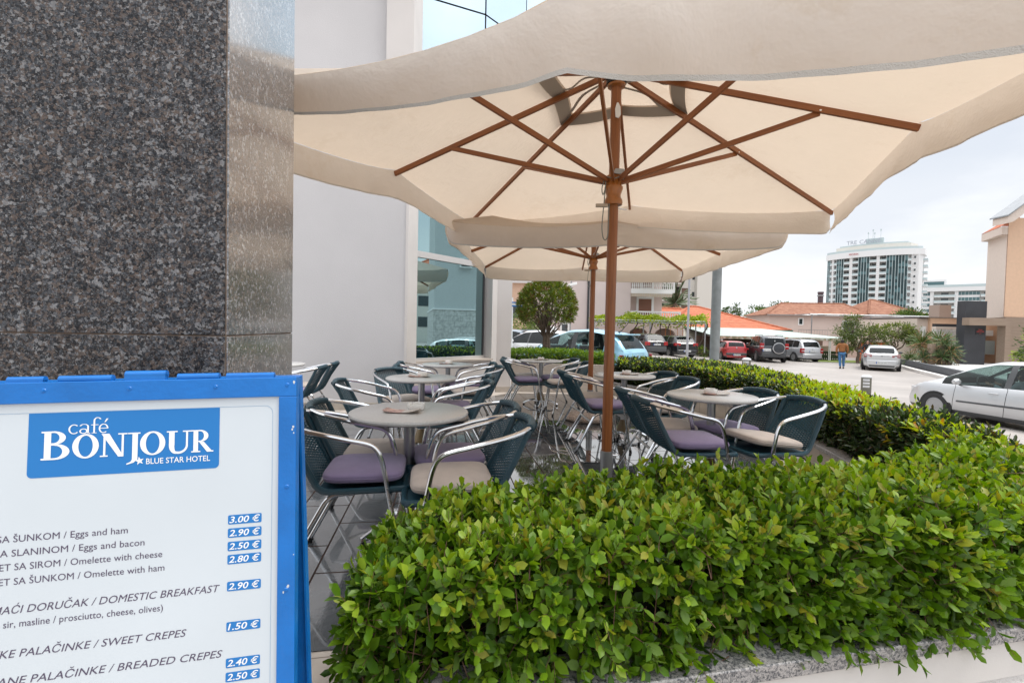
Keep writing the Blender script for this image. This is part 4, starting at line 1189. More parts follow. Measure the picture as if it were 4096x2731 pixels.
# ------------------------------------------------------------------ foliage
LEAF = np.array([(0, 0, 0), (.28, .40, .07), (.70, .44, .08), (1, 0, -.05), (.70, -.44, .08), (.28, -.40, .07), (.33, 0, .0), (.68, 0, .0)])
LF = [(0, 1, 6), (1, 2, 7, 6), (2, 3, 7), (3, 4, 7), (4, 5, 6, 7), (5, 0, 6)]
LEAF_S = np.array([(0, 0, 0), (.5, .5, .10), (1, 0, 0), (.5, -.5, .10)])
LF_S = [(0, 1, 2), (0, 2, 3)]
def leaf_mesh(name, P, D, Nn, ln, wd, mats, mi=None, simple=False):
    """P base, D direction, Nn upper face normal, all (n,3); ln, wd (n,)"""
    T = LEAF_S if simple else LEAF; F = LF_S if simple else LF
    n = len(P)
    D = D / np.linalg.norm(D, axis=1, keepdims=True)
    Sd = np.cross(Nn, D); Sd /= np.maximum(1e-6, np.linalg.norm(Sd, axis=1, keepdims=True))
    Up = np.cross(D, Sd)
    V = (P[:, None, :] + D[:, None, :] * (T[None, :, 0:1] * ln[:, None, None]) + Sd[:, None, :] * (T[None, :, 1:2] * wd[:, None, None])
         + Up[:, None, :] * (T[None, :, 2:3] * ln[:, None, None]))
    k = len(T)
    flat = np.concatenate([np.array(f) for f in F]); tot = np.array([len(f) for f in F])
    loops = (flat[None, :] + (np.arange(n) * k)[:, None]).ravel()
    totals = np.tile(tot, n); starts = np.concatenate([[0], np.cumsum(totals)[:-1]])
    me = bpy.data.meshes.new(name)
    me.vertices.add(n * k); me.vertices.foreach_set('co', V.ravel().astype(np.float32))
    me.loops.add(len(loops)); me.loops.foreach_set('vertex_index', loops.astype(np.int32))
    me.polygons.add(len(totals)); me.polygons.foreach_set('loop_start', starts.astype(np.int32))
    for m in (mats if isinstance(mats, (list, tuple)) else [mats]): me.materials.append(m)
    if mi is not None: me.polygons.foreach_set('material_index', np.repeat(mi, len(F)).astype(np.int32))
    me.update(calc_edges=True)
    me.shade_smooth()
    return me
def unit(v): return v / np.maximum(1e-9, np.linalg.norm(v, axis=1, keepdims=True))
def perp(D, rg):
    r = rg.normal(size=D.shape); r -= D * np.sum(r * D, axis=1, keepdims=True)
    return unit(r)
def shoots(rg, P, D, slen, nleaf, lsize, wratio, open0=75, open1=18, young=0.0):
    """leaves spiralling along shoots; returns arrays plus an age value 0 (old) .. 1 (tip)"""
    D = unit(D); A = perp(D, rg); B = np.cross(D, A); n = len(P)
    oP, oD, oN, oL, oW, oA = [], [], [], [], [], []
    ph0 = rg.uniform(0, 6.28, n)
    for k in range(nleaf):
        t = (k + rg.uniform(0, .5, n)) / nleaf
        ph = ph0 + k * 2.4 + rg.normal(0, .25, n)
        rad = A * np.cos(ph)[:, None] + B * np.sin(ph)[:, None]
        an = np.radians(open0 + (open1 - open0) * t + rg.normal(0, 12, n))
        d = rad * np.sin(an)[:, None] + D * np.cos(an)[:, None]
        nn = D * np.sin(an)[:, None] - rad * np.cos(an)[:, None]
        nn = unit(nn + rg.normal(0, .28, nn.shape)); d = unit(d + rg.normal(0, .12, d.shape))
        sz = lsize * (1.12 - .42 * t ** 2) * rg.uniform(.72, 1.2, n)
        oP.append(P + D * (slen * t)[:, None]); oD.append(d); oN.append(nn); oL.append(sz); oW.append(sz * wratio * rg.uniform(.8, 1.15, n)); oA.append(t)
    return [np.concatenate(x) for x in (oP, oD, oN, oL, oW, oA)]
def twig_mesh(name, P, Q, r, m):
    n = len(P); D = unit(Q - P); rg = np.random.default_rng(3); A = perp(D, rg); B = np.cross(D, A)
    V = []
    for X, rr in ((P, r), (Q, r * .5)):
        for k in range(3):
            V.append(X + (A * math.cos(k * 2.094) + B * math.sin(k * 2.094)) * rr)
    V = np.stack(V, 1).reshape(-1, 3)
    f = np.array([(0, 1, 4, 3), (1, 2, 5, 4), (2, 0, 3, 5)])
    loops = (f.ravel()[None, :] + (np.arange(n) * 6)[:, None]).ravel()
    me = bpy.data.meshes.new(name)
    me.vertices.add(n * 6); me.vertices.foreach_set('co', V.ravel().astype(np.float32))
    me.loops.add(len(loops)); me.loops.foreach_set('vertex_index', loops.astype(np.int32))
    me.polygons.add(n * 3); me.polygons.foreach_set('loop_start', (np.arange(n * 3) * 4).astype(np.int32))
    me.materials.append(m); me.update(calc_edges=True)
    return me
def vnoise(P, s, seed=0.0):
    return (np.sin(P[:, 0] * s * 1.7 + seed) * np.sin(P[:, 1] * s * 2.1 + 1.3 * seed + .7) + .6 * np.sin(P[:, 0] * s * 4.3 + P[:, 1] * s * 3.1 + seed * 2)
            + .5 * np.sin(P[:, 2] * s * 5.3 + P[:, 0] * s * 2.9 - seed)) / 2.1

m_twig = mat('brown_twig', (0.13, 0.065, 0.040), 0.7)
m_core = mat('dark_hedge_core', (0.022, 0.026, 0.012), 0.95, var=0.5, vscale=30)  # solid core coloured dark for depth, keeps hedges from being see-through
GREEN = leaf_mat('bright_hedge_leaf', [(0.032, 0.080, 0.006), (0.062, 0.142, 0.007), (0.098, 0.200, 0.009), (0.145, 0.258, 0.012), (0.120, 0.195, 0.045)], 0.36, .30, .32)
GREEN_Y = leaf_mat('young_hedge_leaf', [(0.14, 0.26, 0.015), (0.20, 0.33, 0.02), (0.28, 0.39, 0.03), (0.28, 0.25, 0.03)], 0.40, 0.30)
DARKL = leaf_mat('dark_laurel_leaf', [(0.018, 0.040, 0.014), (0.032, 0.064, 0.018), (0.054, 0.098, 0.022), (0.042, 0.072, 0.034), (0.09, 0.06, 0.02)], 0.26, 0.18)
YELL = leaf_mat('yellow_new_leaf', [(0.19, 0.34, 0.016), (0.28, 0.43, 0.02), (0.42, 0.51, 0.03), (0.34, 0.46, 0.03), (0.42, 0.22, 0.04)], 0.32, 0.36)
BACKG = leaf_mat('fresh_back_hedge_leaf', [(0.06, 0.14, 0.012), (0.10, 0.20, 0.016), (0.15, 0.26, 0.02)], 0.35, 0.3)

def hedge_samples(A, B, z0, z1, dens, rg, sides=(1, 1), ends=(0, 0)):
    """random points and outward normals on a hedge whose plan lies between polylines A and B"""
    P, Nn = [], []
    A = np.array(A, float); B = np.array(B, float)
    z0 = np.broadcast_to(z0, (len(A),)); z1 = np.broadcast_to(z1, (len(A),))
    def quad(p00, p10, p01, p11, nrm):
        ar = np.linalg.norm(np.cross(p10 - p00, p01 - p00)); n = rg.poisson(ar * dens)
        u = rg.uniform(size=(n, 1)); v = rg.uniform(size=(n, 1))
        P.append(p00 * (1 - u) * (1 - v) + p10 * u * (1 - v) + p01 * (1 - u) * v + p11 * u * v)
        Nn.append(np.tile(nrm, (n, 1)))
    v3 = lambda p, z: np.array((p[0], p[1], z))
    for i in range(len(A) - 1):
        for S_, O_, on in ((A, B, sides[0]), (B, A, sides[1])):
            if not on: continue
            t = S_[i + 1] - S_[i]; nr = np.array((t[1], -t[0], 0)); nr /= np.linalg.norm(nr) + 1e-9
            if np.dot(nr[:2], O_[i] - S_[i]) > 0: nr = -nr
            quad(v3(S_[i], z0[i]), v3(S_[i + 1], z0[i + 1]), v3(S_[i], z1[i]), v3(S_[i + 1], z1[i + 1]), nr)
        quad(v3(A[i], z1[i]), v3(A[i + 1], z1[i + 1]), v3(B[i], z1[i]), v3(B[i + 1], z1[i + 1]), np.array((0, 0, 1.0)))
    for e, i, j in ((ends[0], 0, 1), (ends[1], -1, -2)):
        if e:
            t = A[i] - A[j]; t = np.array((t[0], t[1], 0)); t /= np.linalg.norm(t)
            quad(v3(A[i], z0[i]), v3(B[i], z0[i]), v3(A[i], z1[i]), v3(B[i], z1[i]), t)
    return np.concatenate(P), np.concatenate(Nn)

def pull(A, B, d): return offs(A, B, d), offs(B, A, d)
def make_hedge(label, A, B, z0, z1, dens, lsize, wr, slen, nleaf, mats, seed, young=.25, lump=.035, up=.5, ends=(0, 0), core_in=.10, simple=False, twigs=True, droop=None, open0=75, group=None, young_fn=None, loose=.05):
    rg = np.random.default_rng(seed)
    P, Nn = hedge_samples(A, B, z0, z1, dens, rg, ends=ends)
    P = P + Nn * (vnoise(P, 2.6, seed) * lump + rg.normal(0, .35 * lump, len(P)) - rg.uniform(0, 1, len(P)) ** 2 * loose)[:, None]
    D = Nn * rg.uniform(.5, 1.0, (len(P), 1)) + rg.normal(0, .38, P.shape); D[:, 2] += up
    if droop is not None:
        low = np.clip((droop - P[:, 2]) / .25, 0, 1) * (Nn[:, 2] < .5)
        D[:, 2] -= low * (up + .75)
    D = unit(D)
    sl = slen * rg.uniform(.6, 1.35, len(P))
    long_ = rg.uniform(size=len(P)) < .05
    sl[long_] *= 1.9
    lp, ld, ln_, ll, lw, la = shoots(rg, P - D * (sl * .5)[:, None], D, sl, nleaf, lsize, wr, open0=open0)
    yv = young if young_fn is None else np.tile(young_fn(P, Nn, rg), nleaf)
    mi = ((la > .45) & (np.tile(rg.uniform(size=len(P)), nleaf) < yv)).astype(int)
    h = thing('hedge', label, 'hedge', (float(np.mean([p[0] for p in A])), float(np.mean([p[1] for p in A])), 0), 0, group)
    off = np.array(h.location)
    link('foliage', leaf_mesh('foliage', lp - off, ld, ln_, ll, lw, mats, mi, simple), h)
    if twigs:
        link('twigs', twig_mesh('twigs', P - D * (sl * .9)[:, None] - off, P + D * (sl * .5)[:, None] - off, 0.0016, m_twig), h)
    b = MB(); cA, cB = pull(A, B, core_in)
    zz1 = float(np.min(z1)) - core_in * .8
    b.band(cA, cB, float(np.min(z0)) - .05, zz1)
    o = b.build('stems', m_core, h, smooth=False); o.location = -Vector(off)  # one solid dark block filling the hedge
    return h

# front hedge, right by the camera
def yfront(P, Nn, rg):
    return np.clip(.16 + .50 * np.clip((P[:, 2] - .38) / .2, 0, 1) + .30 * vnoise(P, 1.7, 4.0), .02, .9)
FA = [(-0.41, 1.20), (-0.1, 1.25), (0.5, 1.36), (1.2, 1.50), (1.9, 1.65), (2.6, 1.90)]
FB = [(-0.47, 1.66), (-0.1, 1.80), (0.5, 1.97), (1.2, 2.08), (1.9, 2.30), (2.75, 2.75)]
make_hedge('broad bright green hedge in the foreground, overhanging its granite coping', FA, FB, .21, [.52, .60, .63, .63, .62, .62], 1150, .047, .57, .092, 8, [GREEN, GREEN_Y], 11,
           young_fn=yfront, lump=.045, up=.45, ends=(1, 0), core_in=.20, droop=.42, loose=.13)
# curved hedge along the right edge
i0 = IN.index((2.5, 2.95)) if (2.5, 2.95) in IN else 6
HI = offs(IN, OUT, .14)[6:]; HO = [(2.75, 2.35)] + [None] * 0
HIs = spline([(2.64, 2.75), (2.82, 3.65), (2.99, 4.45), (3.14, 5.2), (3.22, 6.0), (3.18, 6.8), (3.0, 7.45), (2.72, 7.98), (2.42, 8.42), (2.2, 8.9), (2.1, 9.3)], 3)
HOs = spline([(2.86, 2.55), (3.14, 3.2), (3.50, 4.3), (3.72, 5.35), (4.02, 6.7), (4.22, 7.9), (4.24, 8.7), (4.0, 9.5), (3.5, 9.95), (2.95, 10.05), (2.5, 10.1)], 3)
def yf(P, Nn, rg):
    topw = np.clip((P[:, 2] - .46) / .14, 0, 1)
    patch = np.clip(.68 + .75 * vnoise(P, 1.1, 2.0), .12, .98)
    far = np.clip((8.2 - P[:, 1]) / 1.5, .35, 1)
    return topw * patch * far + .03
make_hedge('dark leaved hedge with yellow new growth curving along the right side of the terrace', HIs, HOs, .25, .615, 950, .060, .40, .095, 9, [DARKL, YELL], 23,
           young_fn=yf, lump=.04, up=.75, core_in=.10, open0=68)
make_hedge('light green clipped hedge in the straight stucco planter at the back', [(-0.02, 9.24), (0.9, 9.24), (2.05, 9.24)], [(-0.02, 9.95), (0.9, 10.0), (2.2, 10.1)], .52, [.80, .80, .74], 900, .045, .36, .07, 7, [BACKG, GREEN_Y], 31,
           young=.35, lump=.03, up=.7, core_in=.08, simple=True, twigs=False)

# ------------------------------------------------------------------ trees
m_bark = mat('grey_brown_bark', (0.13, 0.095, 0.07), 0.9, var=0.35, vscale=18, bump=0.8, bscale=40)
def limb(b, p, q, r0, r1, bend, rg, n=5):
    p = np.array(p, float); q = np.array(q, float); k = np.linalg.norm(q - p)
    mid = [p + (q - p) * t + rg.normal(0, bend * k, 3) * math.sin(PI * t) for t in np.linspace(0, 1, n)]
    b.tube(mid, list(np.linspace(r0, r1, n)), 7); return mid
def tree(name, label, loc, trunk_h, crown, leaf, mats, seed, trunk_r=.12, nclump=40, per=60, limbs=8, group=None, young=.2, cluster=.35, shell=.55, cat='tree', lean=(0, 0), hollow=0.0, wr=.42):
    """crown: list of (cx,cy,cz,rx,ry,rz) ellipsoids relative to the base"""
    rg = np.random.default_rng(seed)
    t = thing(name, label, cat, loc, 0, group)
    b = MB(); top = (lean[0], lean[1], trunk_h)
    limb(b, (0, 0, -.1), top, trunk_r, trunk_r * .7, .02, rg)
    ends = []
    for k in range(limbs):
        c = crown[k % len(crown)]
        a = rg.uniform(0, 6.28); e = rg.uniform(-.1, 1.2); q = (c[0] + c[3] * .75 * math.cos(a) * math.cos(e), c[1] + c[4] * .75 * math.sin(a) * math.cos(e), c[2] + c[5] * .75 * math.sin(e))
        pts = limb(b, top, q, trunk_r * .5, trunk_r * .10, .07, rg, 6)
        for _ in range(2):
            s_ = pts[3]; q2 = np.array(q) + rg.normal(0, .35 * c[3], 3); limb(b, s_, q2, trunk_r * .22, trunk_r * .05, .08, rg, 4)
    b.build('trunk', m_bark, t)
    cp, cw = [], []
    for i in range(nclump):
        c = crown[rg.integers(len(crown))]
        d = rg.normal(size=3); d /= np.linalg.norm(d)
        r = rg.uniform(shell, 1.0) ** .6
        if hollow and d[2] < -.2 and rg.uniform() < hollow: continue
        cp.append((c[0] + c[3] * d[0] * r, c[1] + c[4] * d[1] * r, c[2] + c[5] * d[2] * r))
        cw.append(np.append(d, 0)[:3])
    cp = np.array(cp); cw = np.array(cw)
    cr = cluster * rg.uniform(.6, 1.3, len(cp))
    idx = np.repeat(np.arange(len(cp)), per)
    off = rg.normal(0, .5, (len(idx), 3)) * cr[idx][:, None]; off[:, 2] *= .75
    P = cp[idx] + off
    D = unit(cw[idx] * .8 + off / cr[idx][:, None] * .6 + rg.normal(0, .5, P.shape) + np.array((0, 0, .15)))
    Nn = unit(perp(D, rg) + np.array((0, 0, .9)))
    sz = leaf * rg.uniform(.7, 1.3, len(P))
    mi = (rg.uniform(size=len(cp)) < young).astype(int)[idx]
    link('crown', leaf_mesh('crown', P, D, Nn, sz, sz * wr, mats, mi, True), t)
    return t
TOPI = leaf_mat('topiary_leaf', [(0.06, 0.115, 0.014), (0.10, 0.17, 0.016), (0.15, 0.22, 0.02), (0.20, 0.22, 0.024), (0.15, 0.12, 0.024)], 0.32, .25)
TOPR = leaf_mat('reddish_leaf', [(0.10, 0.12, 0.02), (0.16, 0.13, 0.03), (0.22, 0.045, 0.03)], 0.35, .25)
def topiary():
    rg = np.random.default_rng(5)
    t = thing('topiary_tree', 'round clipped topiary tree with reddish inner twigs behind the light green hedge', 'tree', (0.80, 10.9, .15))
    b = MB(); C = np.array((0, 0, 1.62)); RX, RZ = .63, .58
    for k in range(5):
        a = k * 1.26; limb(b, (.03 * math.cos(a), .03 * math.sin(a), -.3), (.045 * math.cos(a), .045 * math.sin(a), .98), .045, .035, .02, rg)
    for k in range(46):
        a = rg.uniform(0, 6.28); e = rg.uniform(-.6, 1.4)
        q = C + np.array((RX * .86 * math.cos(a) * math.cos(e), RX * .86 * math.sin(a) * math.cos(e), RZ * .86 * math.sin(e)))
        p = np.array((.04 * math.cos(a), .04 * math.sin(a), .85 + rg.uniform(0, .2)))
        limb(b, p, q, .016, .004, .05, rg, 5)
    b.build('trunk', m_bark, t)
    n = 1500; d = unit(rg.normal(size=(n, 3))); d = d[(d[:, 2] > -.62)]
    keep = ~((d[:, 1] < -.3) & (d[:, 2] < .15) & (np.abs(d[:, 0] + .05) < .42) & (rg.uniform(size=len(d)) < .80)); d = d[keep]
    r = 1 - rg.uniform(0, 1, len(d)) ** 2 * .30
    P = C + d * np.array((RX, RX, RZ)) * r[:, None]
    D = unit(d + rg.normal(0, .35, d.shape) + np.array((0, 0, .25)))
    lp, ld, ln_, ll, lw, la = shoots(rg, P, D, np.full(len(P), .10), 9, .085, .24, open0=60, open1=10)
    mi = np.tile((rg.uniform(size=len(P)) < .07) | ((d[:, 0] < 0) & (d[:, 1] < 0) & (rg.uniform(size=len(P)) < .10)), 9).astype(int)
    link('crown', leaf_mesh('crown', lp, ld, ln_, ll, lw, [TOPI, TOPR], mi, True), t)
    n = 26; a = rg.uniform(-1.2, 1.4, n); q = C + np.stack([RX * 1.13 * np.cos(a) * .99, rg.uniform(-.3, .3, n) - .1, RZ * 1.13 * np.sin(a)], 1)
    link('flower_stalks', twig_mesh('flower_stalks', q * .93 + C * .07, q, .006, mat('dry_bud', (.12, .05, .035), .8)), t)
topiary()
# ------------------------------------------------------------------ cars
def paint(name, col, metal=0.0, rough=0.3):
    return mat(name, col, rough, metal, coat=0.8)
m_cg = glass_mat('car_window_glass', (0.50, 0.62, 0.60), 0.02, 0.80, (0.015, 0.02, 0.02))
m_cgd = glass_mat('dark_car_glass', (0.16, 0.20, 0.20), 0.02, 0.30, (0.012, 0.016, 0.018))
m_red = mat('red_lamp_lens', (0.33, 0.010, 0.012), 0.2, coat=0.6)
m_clear = mat('clear_lamp_lens', (0.62, 0.63, 0.64), 0.10, 0.3, coat=0.6)
m_tyre = mat('tyre_rubber', (0.022, 0.022, 0.023), 0.7)
m_rim = mat('silver_wheel', (0.36, 0.365, 0.37), 0.35, 0.7)
m_plate = mat('number_plate', (0.62, 0.63, 0.62), 0.4)
m_platet = mat('plate_letters', (0.05, 0.05, 0.07), 0.5)
m_pblue = mat('plate_blue_band', (0.02, 0.08, 0.35), 0.5)
m_seat = mat('grey_seat_cloth', (0.06, 0.065, 0.07), 0.9)
m_trim = mat('grey_bumper_plastic', (0.065, 0.067, 0.07), 0.6)
m_seam = mat('panel_gap', (0.02, 0.02, 0.02), 0.8)

def lerp_prof(prof, x):
    for (x0, z0), (x1, z1) in zip(prof, prof[1:]):
        if x <= x1: return z0 + (z1 - z0) * (x - x0) / max(1e-6, x1 - x0)
    return prof[-1][1]
def make_car(name, label, cat, p, loc, head, group=None):
    """p: L, w (half width), top [(x,z)..] rear to front, belt (z rear, z front), side [(x0,x1)..] side windows, ws (x0,x1) windscreen,
    rw (x0,x1) rear window, wr roof half width, wheels (xr,xf), r wheel radius; head = compass heading, degrees right of +Y"""
    t = thing(name, label, cat, loc, PI / 2 - R(head), group)
    Ln, w, wr, r = p['L'], p['w'], p['wr'], p['r']
    zs = p.get('sill', .20)
    prof = p['top']; bz = p['belt']
    def top(x): return lerp_prof(prof, x) * .5 + .25 * (lerp_prof(prof, max(0, x - .05)) + lerp_prof(prof, min(Ln, x + .05)))
    def belt(x): return bz[0] + (bz[1] - bz[0]) * x / Ln
    def plan(x):
        u = abs(2 * x / Ln - 1)
        return w * (1 - p.get('nose', .16) * u ** 7 - .03 * u ** 2)
    X = set(np.round(np.linspace(0, Ln, p.get('ns', 46)), 3))
    for a, c in p['side'] + [p['ws'], p['rw']]: X |= {round(a, 3), round(c, 3)}
    X = sorted(X)
    def ring(x):
        pw = plan(x); zt = top(x); zb = belt(x)
        if zt > zb + .02:
            hgt = min(1, (zt - zb) / .46)
            rw_ = (pw - .07) * (1 - hgt) + wr * hgt
            ze = max(zb + .01, zt - .03 - .045 * hgt)
            pts = [(0, zs), (pw - .10, zs), (pw - .015, zs + .10), (pw + .005, .50), (pw, zb - .16), (pw - .03, zb - .03), (pw - .05, zb)]
            b0 = pw - .05
            for f in (.33, .67, 1): pts.append((b0 + (rw_ - b0) * f - .0 + .012 * math.sin(PI * f), zb + (ze - zb) * f))
            pts += [(rw_ - .09 - .03 * hgt, zt - .014), (rw_ * .45, zt - .002), (0, zt)]
        else:
            z1 = min(zt, zb)
            pts = [(0, zs), (pw - .10, zs), (pw - .015, zs + .10), (pw + .005, min(.50, z1 - .16)), (pw, z1 - .12), (pw - .025, z1 - .055), (pw - .06, z1 - .025), (pw - .10, z1 - .014), (pw - .15, z1 - .008), (pw - .20, z1 - .004), (pw * .62, z1), (pw * .34, z1 + .006), (0, z1 + .008)]
        return pts
    K = 13
    vs = []; 
    for x in X:
        q = ring(x); vs += [(x, y, z) for y, z in q] + [(x, -y, z) for y, z in q[1:]]
    NR = 2 * K - 1
    def vid(i, j, s_): return i * NR + (j if s_ > 0 or j == 0 else K + j - 1)
    groups = {}
    body = MB(); body.v = vs
    for i in range(len(X) - 1):
        xm = (X[i] + X[i + 1]) / 2
        gh = top(xm) > belt(xm) + .05
        for s_ in (1, -1):
            for j in range(K - 1):
                f = (vid(i, j, s_), vid(i + 1, j, s_), vid(i + 1, j + 1, s_), vid(i, j + 1, s_))
                if s_ < 0: f = f[::-1]
                key = None; mi = 0
                if 6 <= j <= 8 and gh:
                    for k, (a, c) in enumerate(p['side']):
                        if a <= xm <= c: key = ('side_window', s_, k)
                    if key is None and p['side'][0][0] <= xm <= p['side'][-1][1]: mi = 1
                if j >= 10 and gh or (j >= 9 and gh and False):
                    if p['ws'][0] <= xm <= p['ws'][1]: key = ('windscreen', 0, 0)
                    if p['rw'][0] <= xm <= p['rw'][1]: key = ('rear_window', 0, 0)
                if j < 2: mi = 1
                if 'clad' in p and j < 3 and xm < Ln: mi = 1
                if key: groups.setdefault(key, []).append(f)
                else: body.f.append(f); body.m.append(mi)
    for i, fl in ((0, True), (len(X) - 1, False)):
        loop = [vid(i, j, 1) for j in range(K)] + [vid(i, j, -1) for j in range(K - 1, 0, -1)]
        body.f.append(tuple(loop if fl else loop[::-1])); body.m.append(0)
    body.build('body', [p['paint'], m_trim], t, angle=38)
    for (nm, s_, k), fs in groups.items():
        ids = sorted({i for f in fs for i in f}); mp_ = {a: n for n, a in enumerate(ids)}
        b = MB(); b.add([vs[i] for i in ids], [tuple(mp_[i] for i in f) for f in fs]); b.build(nm, p.get('glass', m_cg), t)
    # interior
    b = MB(); zb = belt(Ln / 2)
    b.box(p['rw'][1] * .4 + .3, p['ws'][1] - .1, -w + .16, w - .16, zs + .06, zb - .22)
    b.build('floor_pan', m_seat, t, smooth=False)
    for x, y in ((Ln * .53, .36), (Ln * .53, -.36), (Ln * .30, .36), (Ln * .30, -.36)):
        b = MB(); b.rbox(x - .10, x + .02, y - .22, y + .22, zb - .25, zb + .12, .04); b.rbox(x - .09, x - .01, y - .12, y + .12, zb + .14, zb + .32, .035); b.build('seat', m_seat, t)
    # wheels
    for x in p['wheels']:
        for s_ in (1, -1):
            yo = s_ * (plan(x) + .006)
            Mx = Matrix.Translation((x, yo, r)) @ Matrix.Rotation(-s_ * PI / 2, 4, 'X')
            a0 = MB(); a0.lathe([(.0001, -.02), (r + .055, -.02), (r + .058, .004), (r + .03, .0035), (.0001, .0035)], 30, Mx); a0.build('wheel_arch', m_seam, t)
            wh = MB().lathe([(r * .62, -.17), (r * .96, -.17), (r, -.14), (r, -.01), (r * .95, .02), (r * .80, .024), (r * .68, .018), (r * .66, -.02)], 34, Mx).build('wheel', m_tyre, t)
            b = MB(); b.lathe([(.0001, -.012), (r * .66, -.020), (r * .68, .012), (r * .64, .014), (r * .62, -.004)], 30, Mx); b.build('rim', m_trim, wh)
            b = MB(); nsp = p.get('spokes', 5)
            for k in range(nsp):
                a = 2 * PI * k / nsp; sp = .30 if nsp <= 6 else .2
                q = lambda rr, da: Mx @ Vector((rr * math.cos(a + da), rr * math.sin(a + da), .006))
                q2 = lambda rr, da: Mx @ Vector((rr * math.cos(a + da), rr * math.sin(a + da), -.006))
                P4 = [(r * .12, -.5), (r * .63, -sp * .55), (r * .63, sp * .55), (r * .12, .5)]
                b.add([q(*c) for c in P4] + [q2(*c) for c in P4], [(0, 1, 2, 3), (0, 4, 5, 1), (1, 5, 6, 2), (2, 6, 7, 3), (3, 7, 4, 0)])
            b.lathe([(r * .60, .0), (r * .66, .013), (r * .62, .017), (r * .585, .008)], 30, Mx); b.lathe([(.0001, .014), (r * .15, .012), (r * .17, 0)], 16, Mx)
            b.build('wheel_cover', m_rim, wh)
    # rear end
    px = lambda y: 0
    zl0, zl1, yl0, yl1 = p['tail']
    for s_ in (1, -1):
        b = MB(); ya, yb = s_ * yl0, s_ * yl1
        dx = p.get('tail_wrap', .16)
        b.prism([(-.018, ya), (dx * .2 - .018, yb), (dx, yb + s_ * .004), (dx, yb - s_ * .05), (.02, ya)], zl0, zl1)
        b.build('tail_light', m_red, t, smooth=False, bevel=.012)
        if p.get('tail_white'):
            b = MB(); zc_ = zl0 + (zl1 - zl0) * .38; b.prism([(-.024, ya + s_ * .01), (-.024 + dx * .2, yb - s_ * .02), (0, yb - s_ * .02), (0, ya + s_ * .01)], zc_, zc_ + .05); b.build('reverse_light', m_clear, t, smooth=False)
    zbu = p.get('bumper', (.30, .52)); bw = plan(0) + .03
    b = MB(); b.prism([(-.075, -bw * .80), (-.03, -bw * .97), (.35, -bw - .045), (.35, -bw + .05), (.0, -bw * .9), (.0, bw * .9), (.35, bw - .05), (.35, bw + .045), (-.03, bw * .97), (-.075, bw * .80)], *zbu)
    b.build('rear_bumper', m_trim if p.get('dark_bumper') else p['paint'], t, bevel=.03)
    if not p.get('dark_bumper'):
        b = MB(); b.box(-.066, .05, -bw * .82, bw * .82, zbu[0] - .08, zbu[0] + .02); b.build('lower_trim', m_trim, t, bevel=.02)
    zp, yp, xp = p['plate']
    b = MB(); b.box(xp - .012, xp, yp - .26, yp + .26, zp, zp + (.11 if not p.get('square') else .2)); pl_ = b.build('number_plate', m_plate, t, smooth=False)
    b = MB(); Mt = Matrix.Translation((xp - .0135, yp - .0, zp + .02)) @ Matrix(((0, 0, -1, 0), (-1, 0, 0, 0), (0, 1, 0, 0), (0, 0, 0, 1)))
    vv, ff = text_polys(p.get('reg', 'PG CN 375'), .10); mxx = max(v[0] for v in vv); k = .40 / mxx
    b.add([Mt @ Vector((v[0] * k - .19, v[1], 0)) for v in vv], ff); b.build('lettering', m_platet, pl_, smooth=False)
    b = MB(); b.box(xp - .0135, xp - .011, yp + .215, yp + .26, zp, zp + .11); b.build('blue_band', m_pblue, pl_, smooth=False)
    xb, zb_ = p.get('badge', (-.004, .80)); b = MB(); b.lathe([(.0001, .012), (.04, .010), (.05, 0)], 18, Matrix.Translation((xb, 0, zb_)) @ Matrix.Rotation(-PI / 2, 4, 'Y')); b.build('badge', m_rim, t)
    # wiper across the rear window
    xw = p['rw'][0] + .03; b = MB(); b.tube([(xw - .03, -.02, top(xw) + .02), (xw - .01, .38, top(xw) + .045)], .010, 6); b.build('rear_wiper', m_seam, t)
    # mirrors, handles, seams
    xm_ = p['side'][-1][1] - p.get('mirror', .32)
    for s_ in (1, -1):
        yb = s_ * (plan(xm_) - .03); zb = belt(xm_)
        b = MB(); b.tube([(xm_, yb, zb), (xm_ + .01, yb + s_ * .07, zb + .03)], .025, 8); mr_ = b.build('mirror_arm', m_trim, t)
        b = MB(); b.lathe([(.0001, -.09), (.055, -.085), (.085, -.03), (.088, .03), (.05, .085), (.0001, .095)], 14, Matrix.Translation((xm_ + .0, yb + s_ * .13, zb + .08)) @ Matrix.Rotation(PI / 2, 4, 'X') @ Matrix.Diagonal((.75, .85, 1.0, 1))); b.build('mirror', p.get('mirror_paint', p['paint']), t)
        for k, xd in enumerate(p['doors'][:-1]):
            yy = s_ * (plan(xd + .2) + .004); zh = belt(xd) - .13
            b = MB(); b.tube([(xd + .12, yy - s_ * .01, zh), (xd + .15, yy + s_ * .018, zh + .003), (xd + .27, yy + s_ * .018, zh + .003), (xd + .30, yy - s_ * .01, zh)], .013, 7); b.build('door_handle', p.get('mirror_paint', p['paint']) if not p.get('dark_handle') else m_trim, t)
        for xd in p['doors']:
            b = MB(); P = []
            q = ring(xd)
            for j in range(2, 7): P.append((xd + .03 * math.sin(j), s_ * (q[j][0] + .0015), q[j][1]))
            sd_ = [(a[0] - .005, a[1], a[2]) for a in P]; se = [(a[0] + .005, a[1], a[2]) for a in P]
            b.add([v for pr_ in zip(sd_, se) for v in pr_], [(2 * i, 2 * i + 2, 2 * i + 3, 2 * i + 1) for i in range(len(P) - 1)]); b.build('door_gap', m_seam, t)
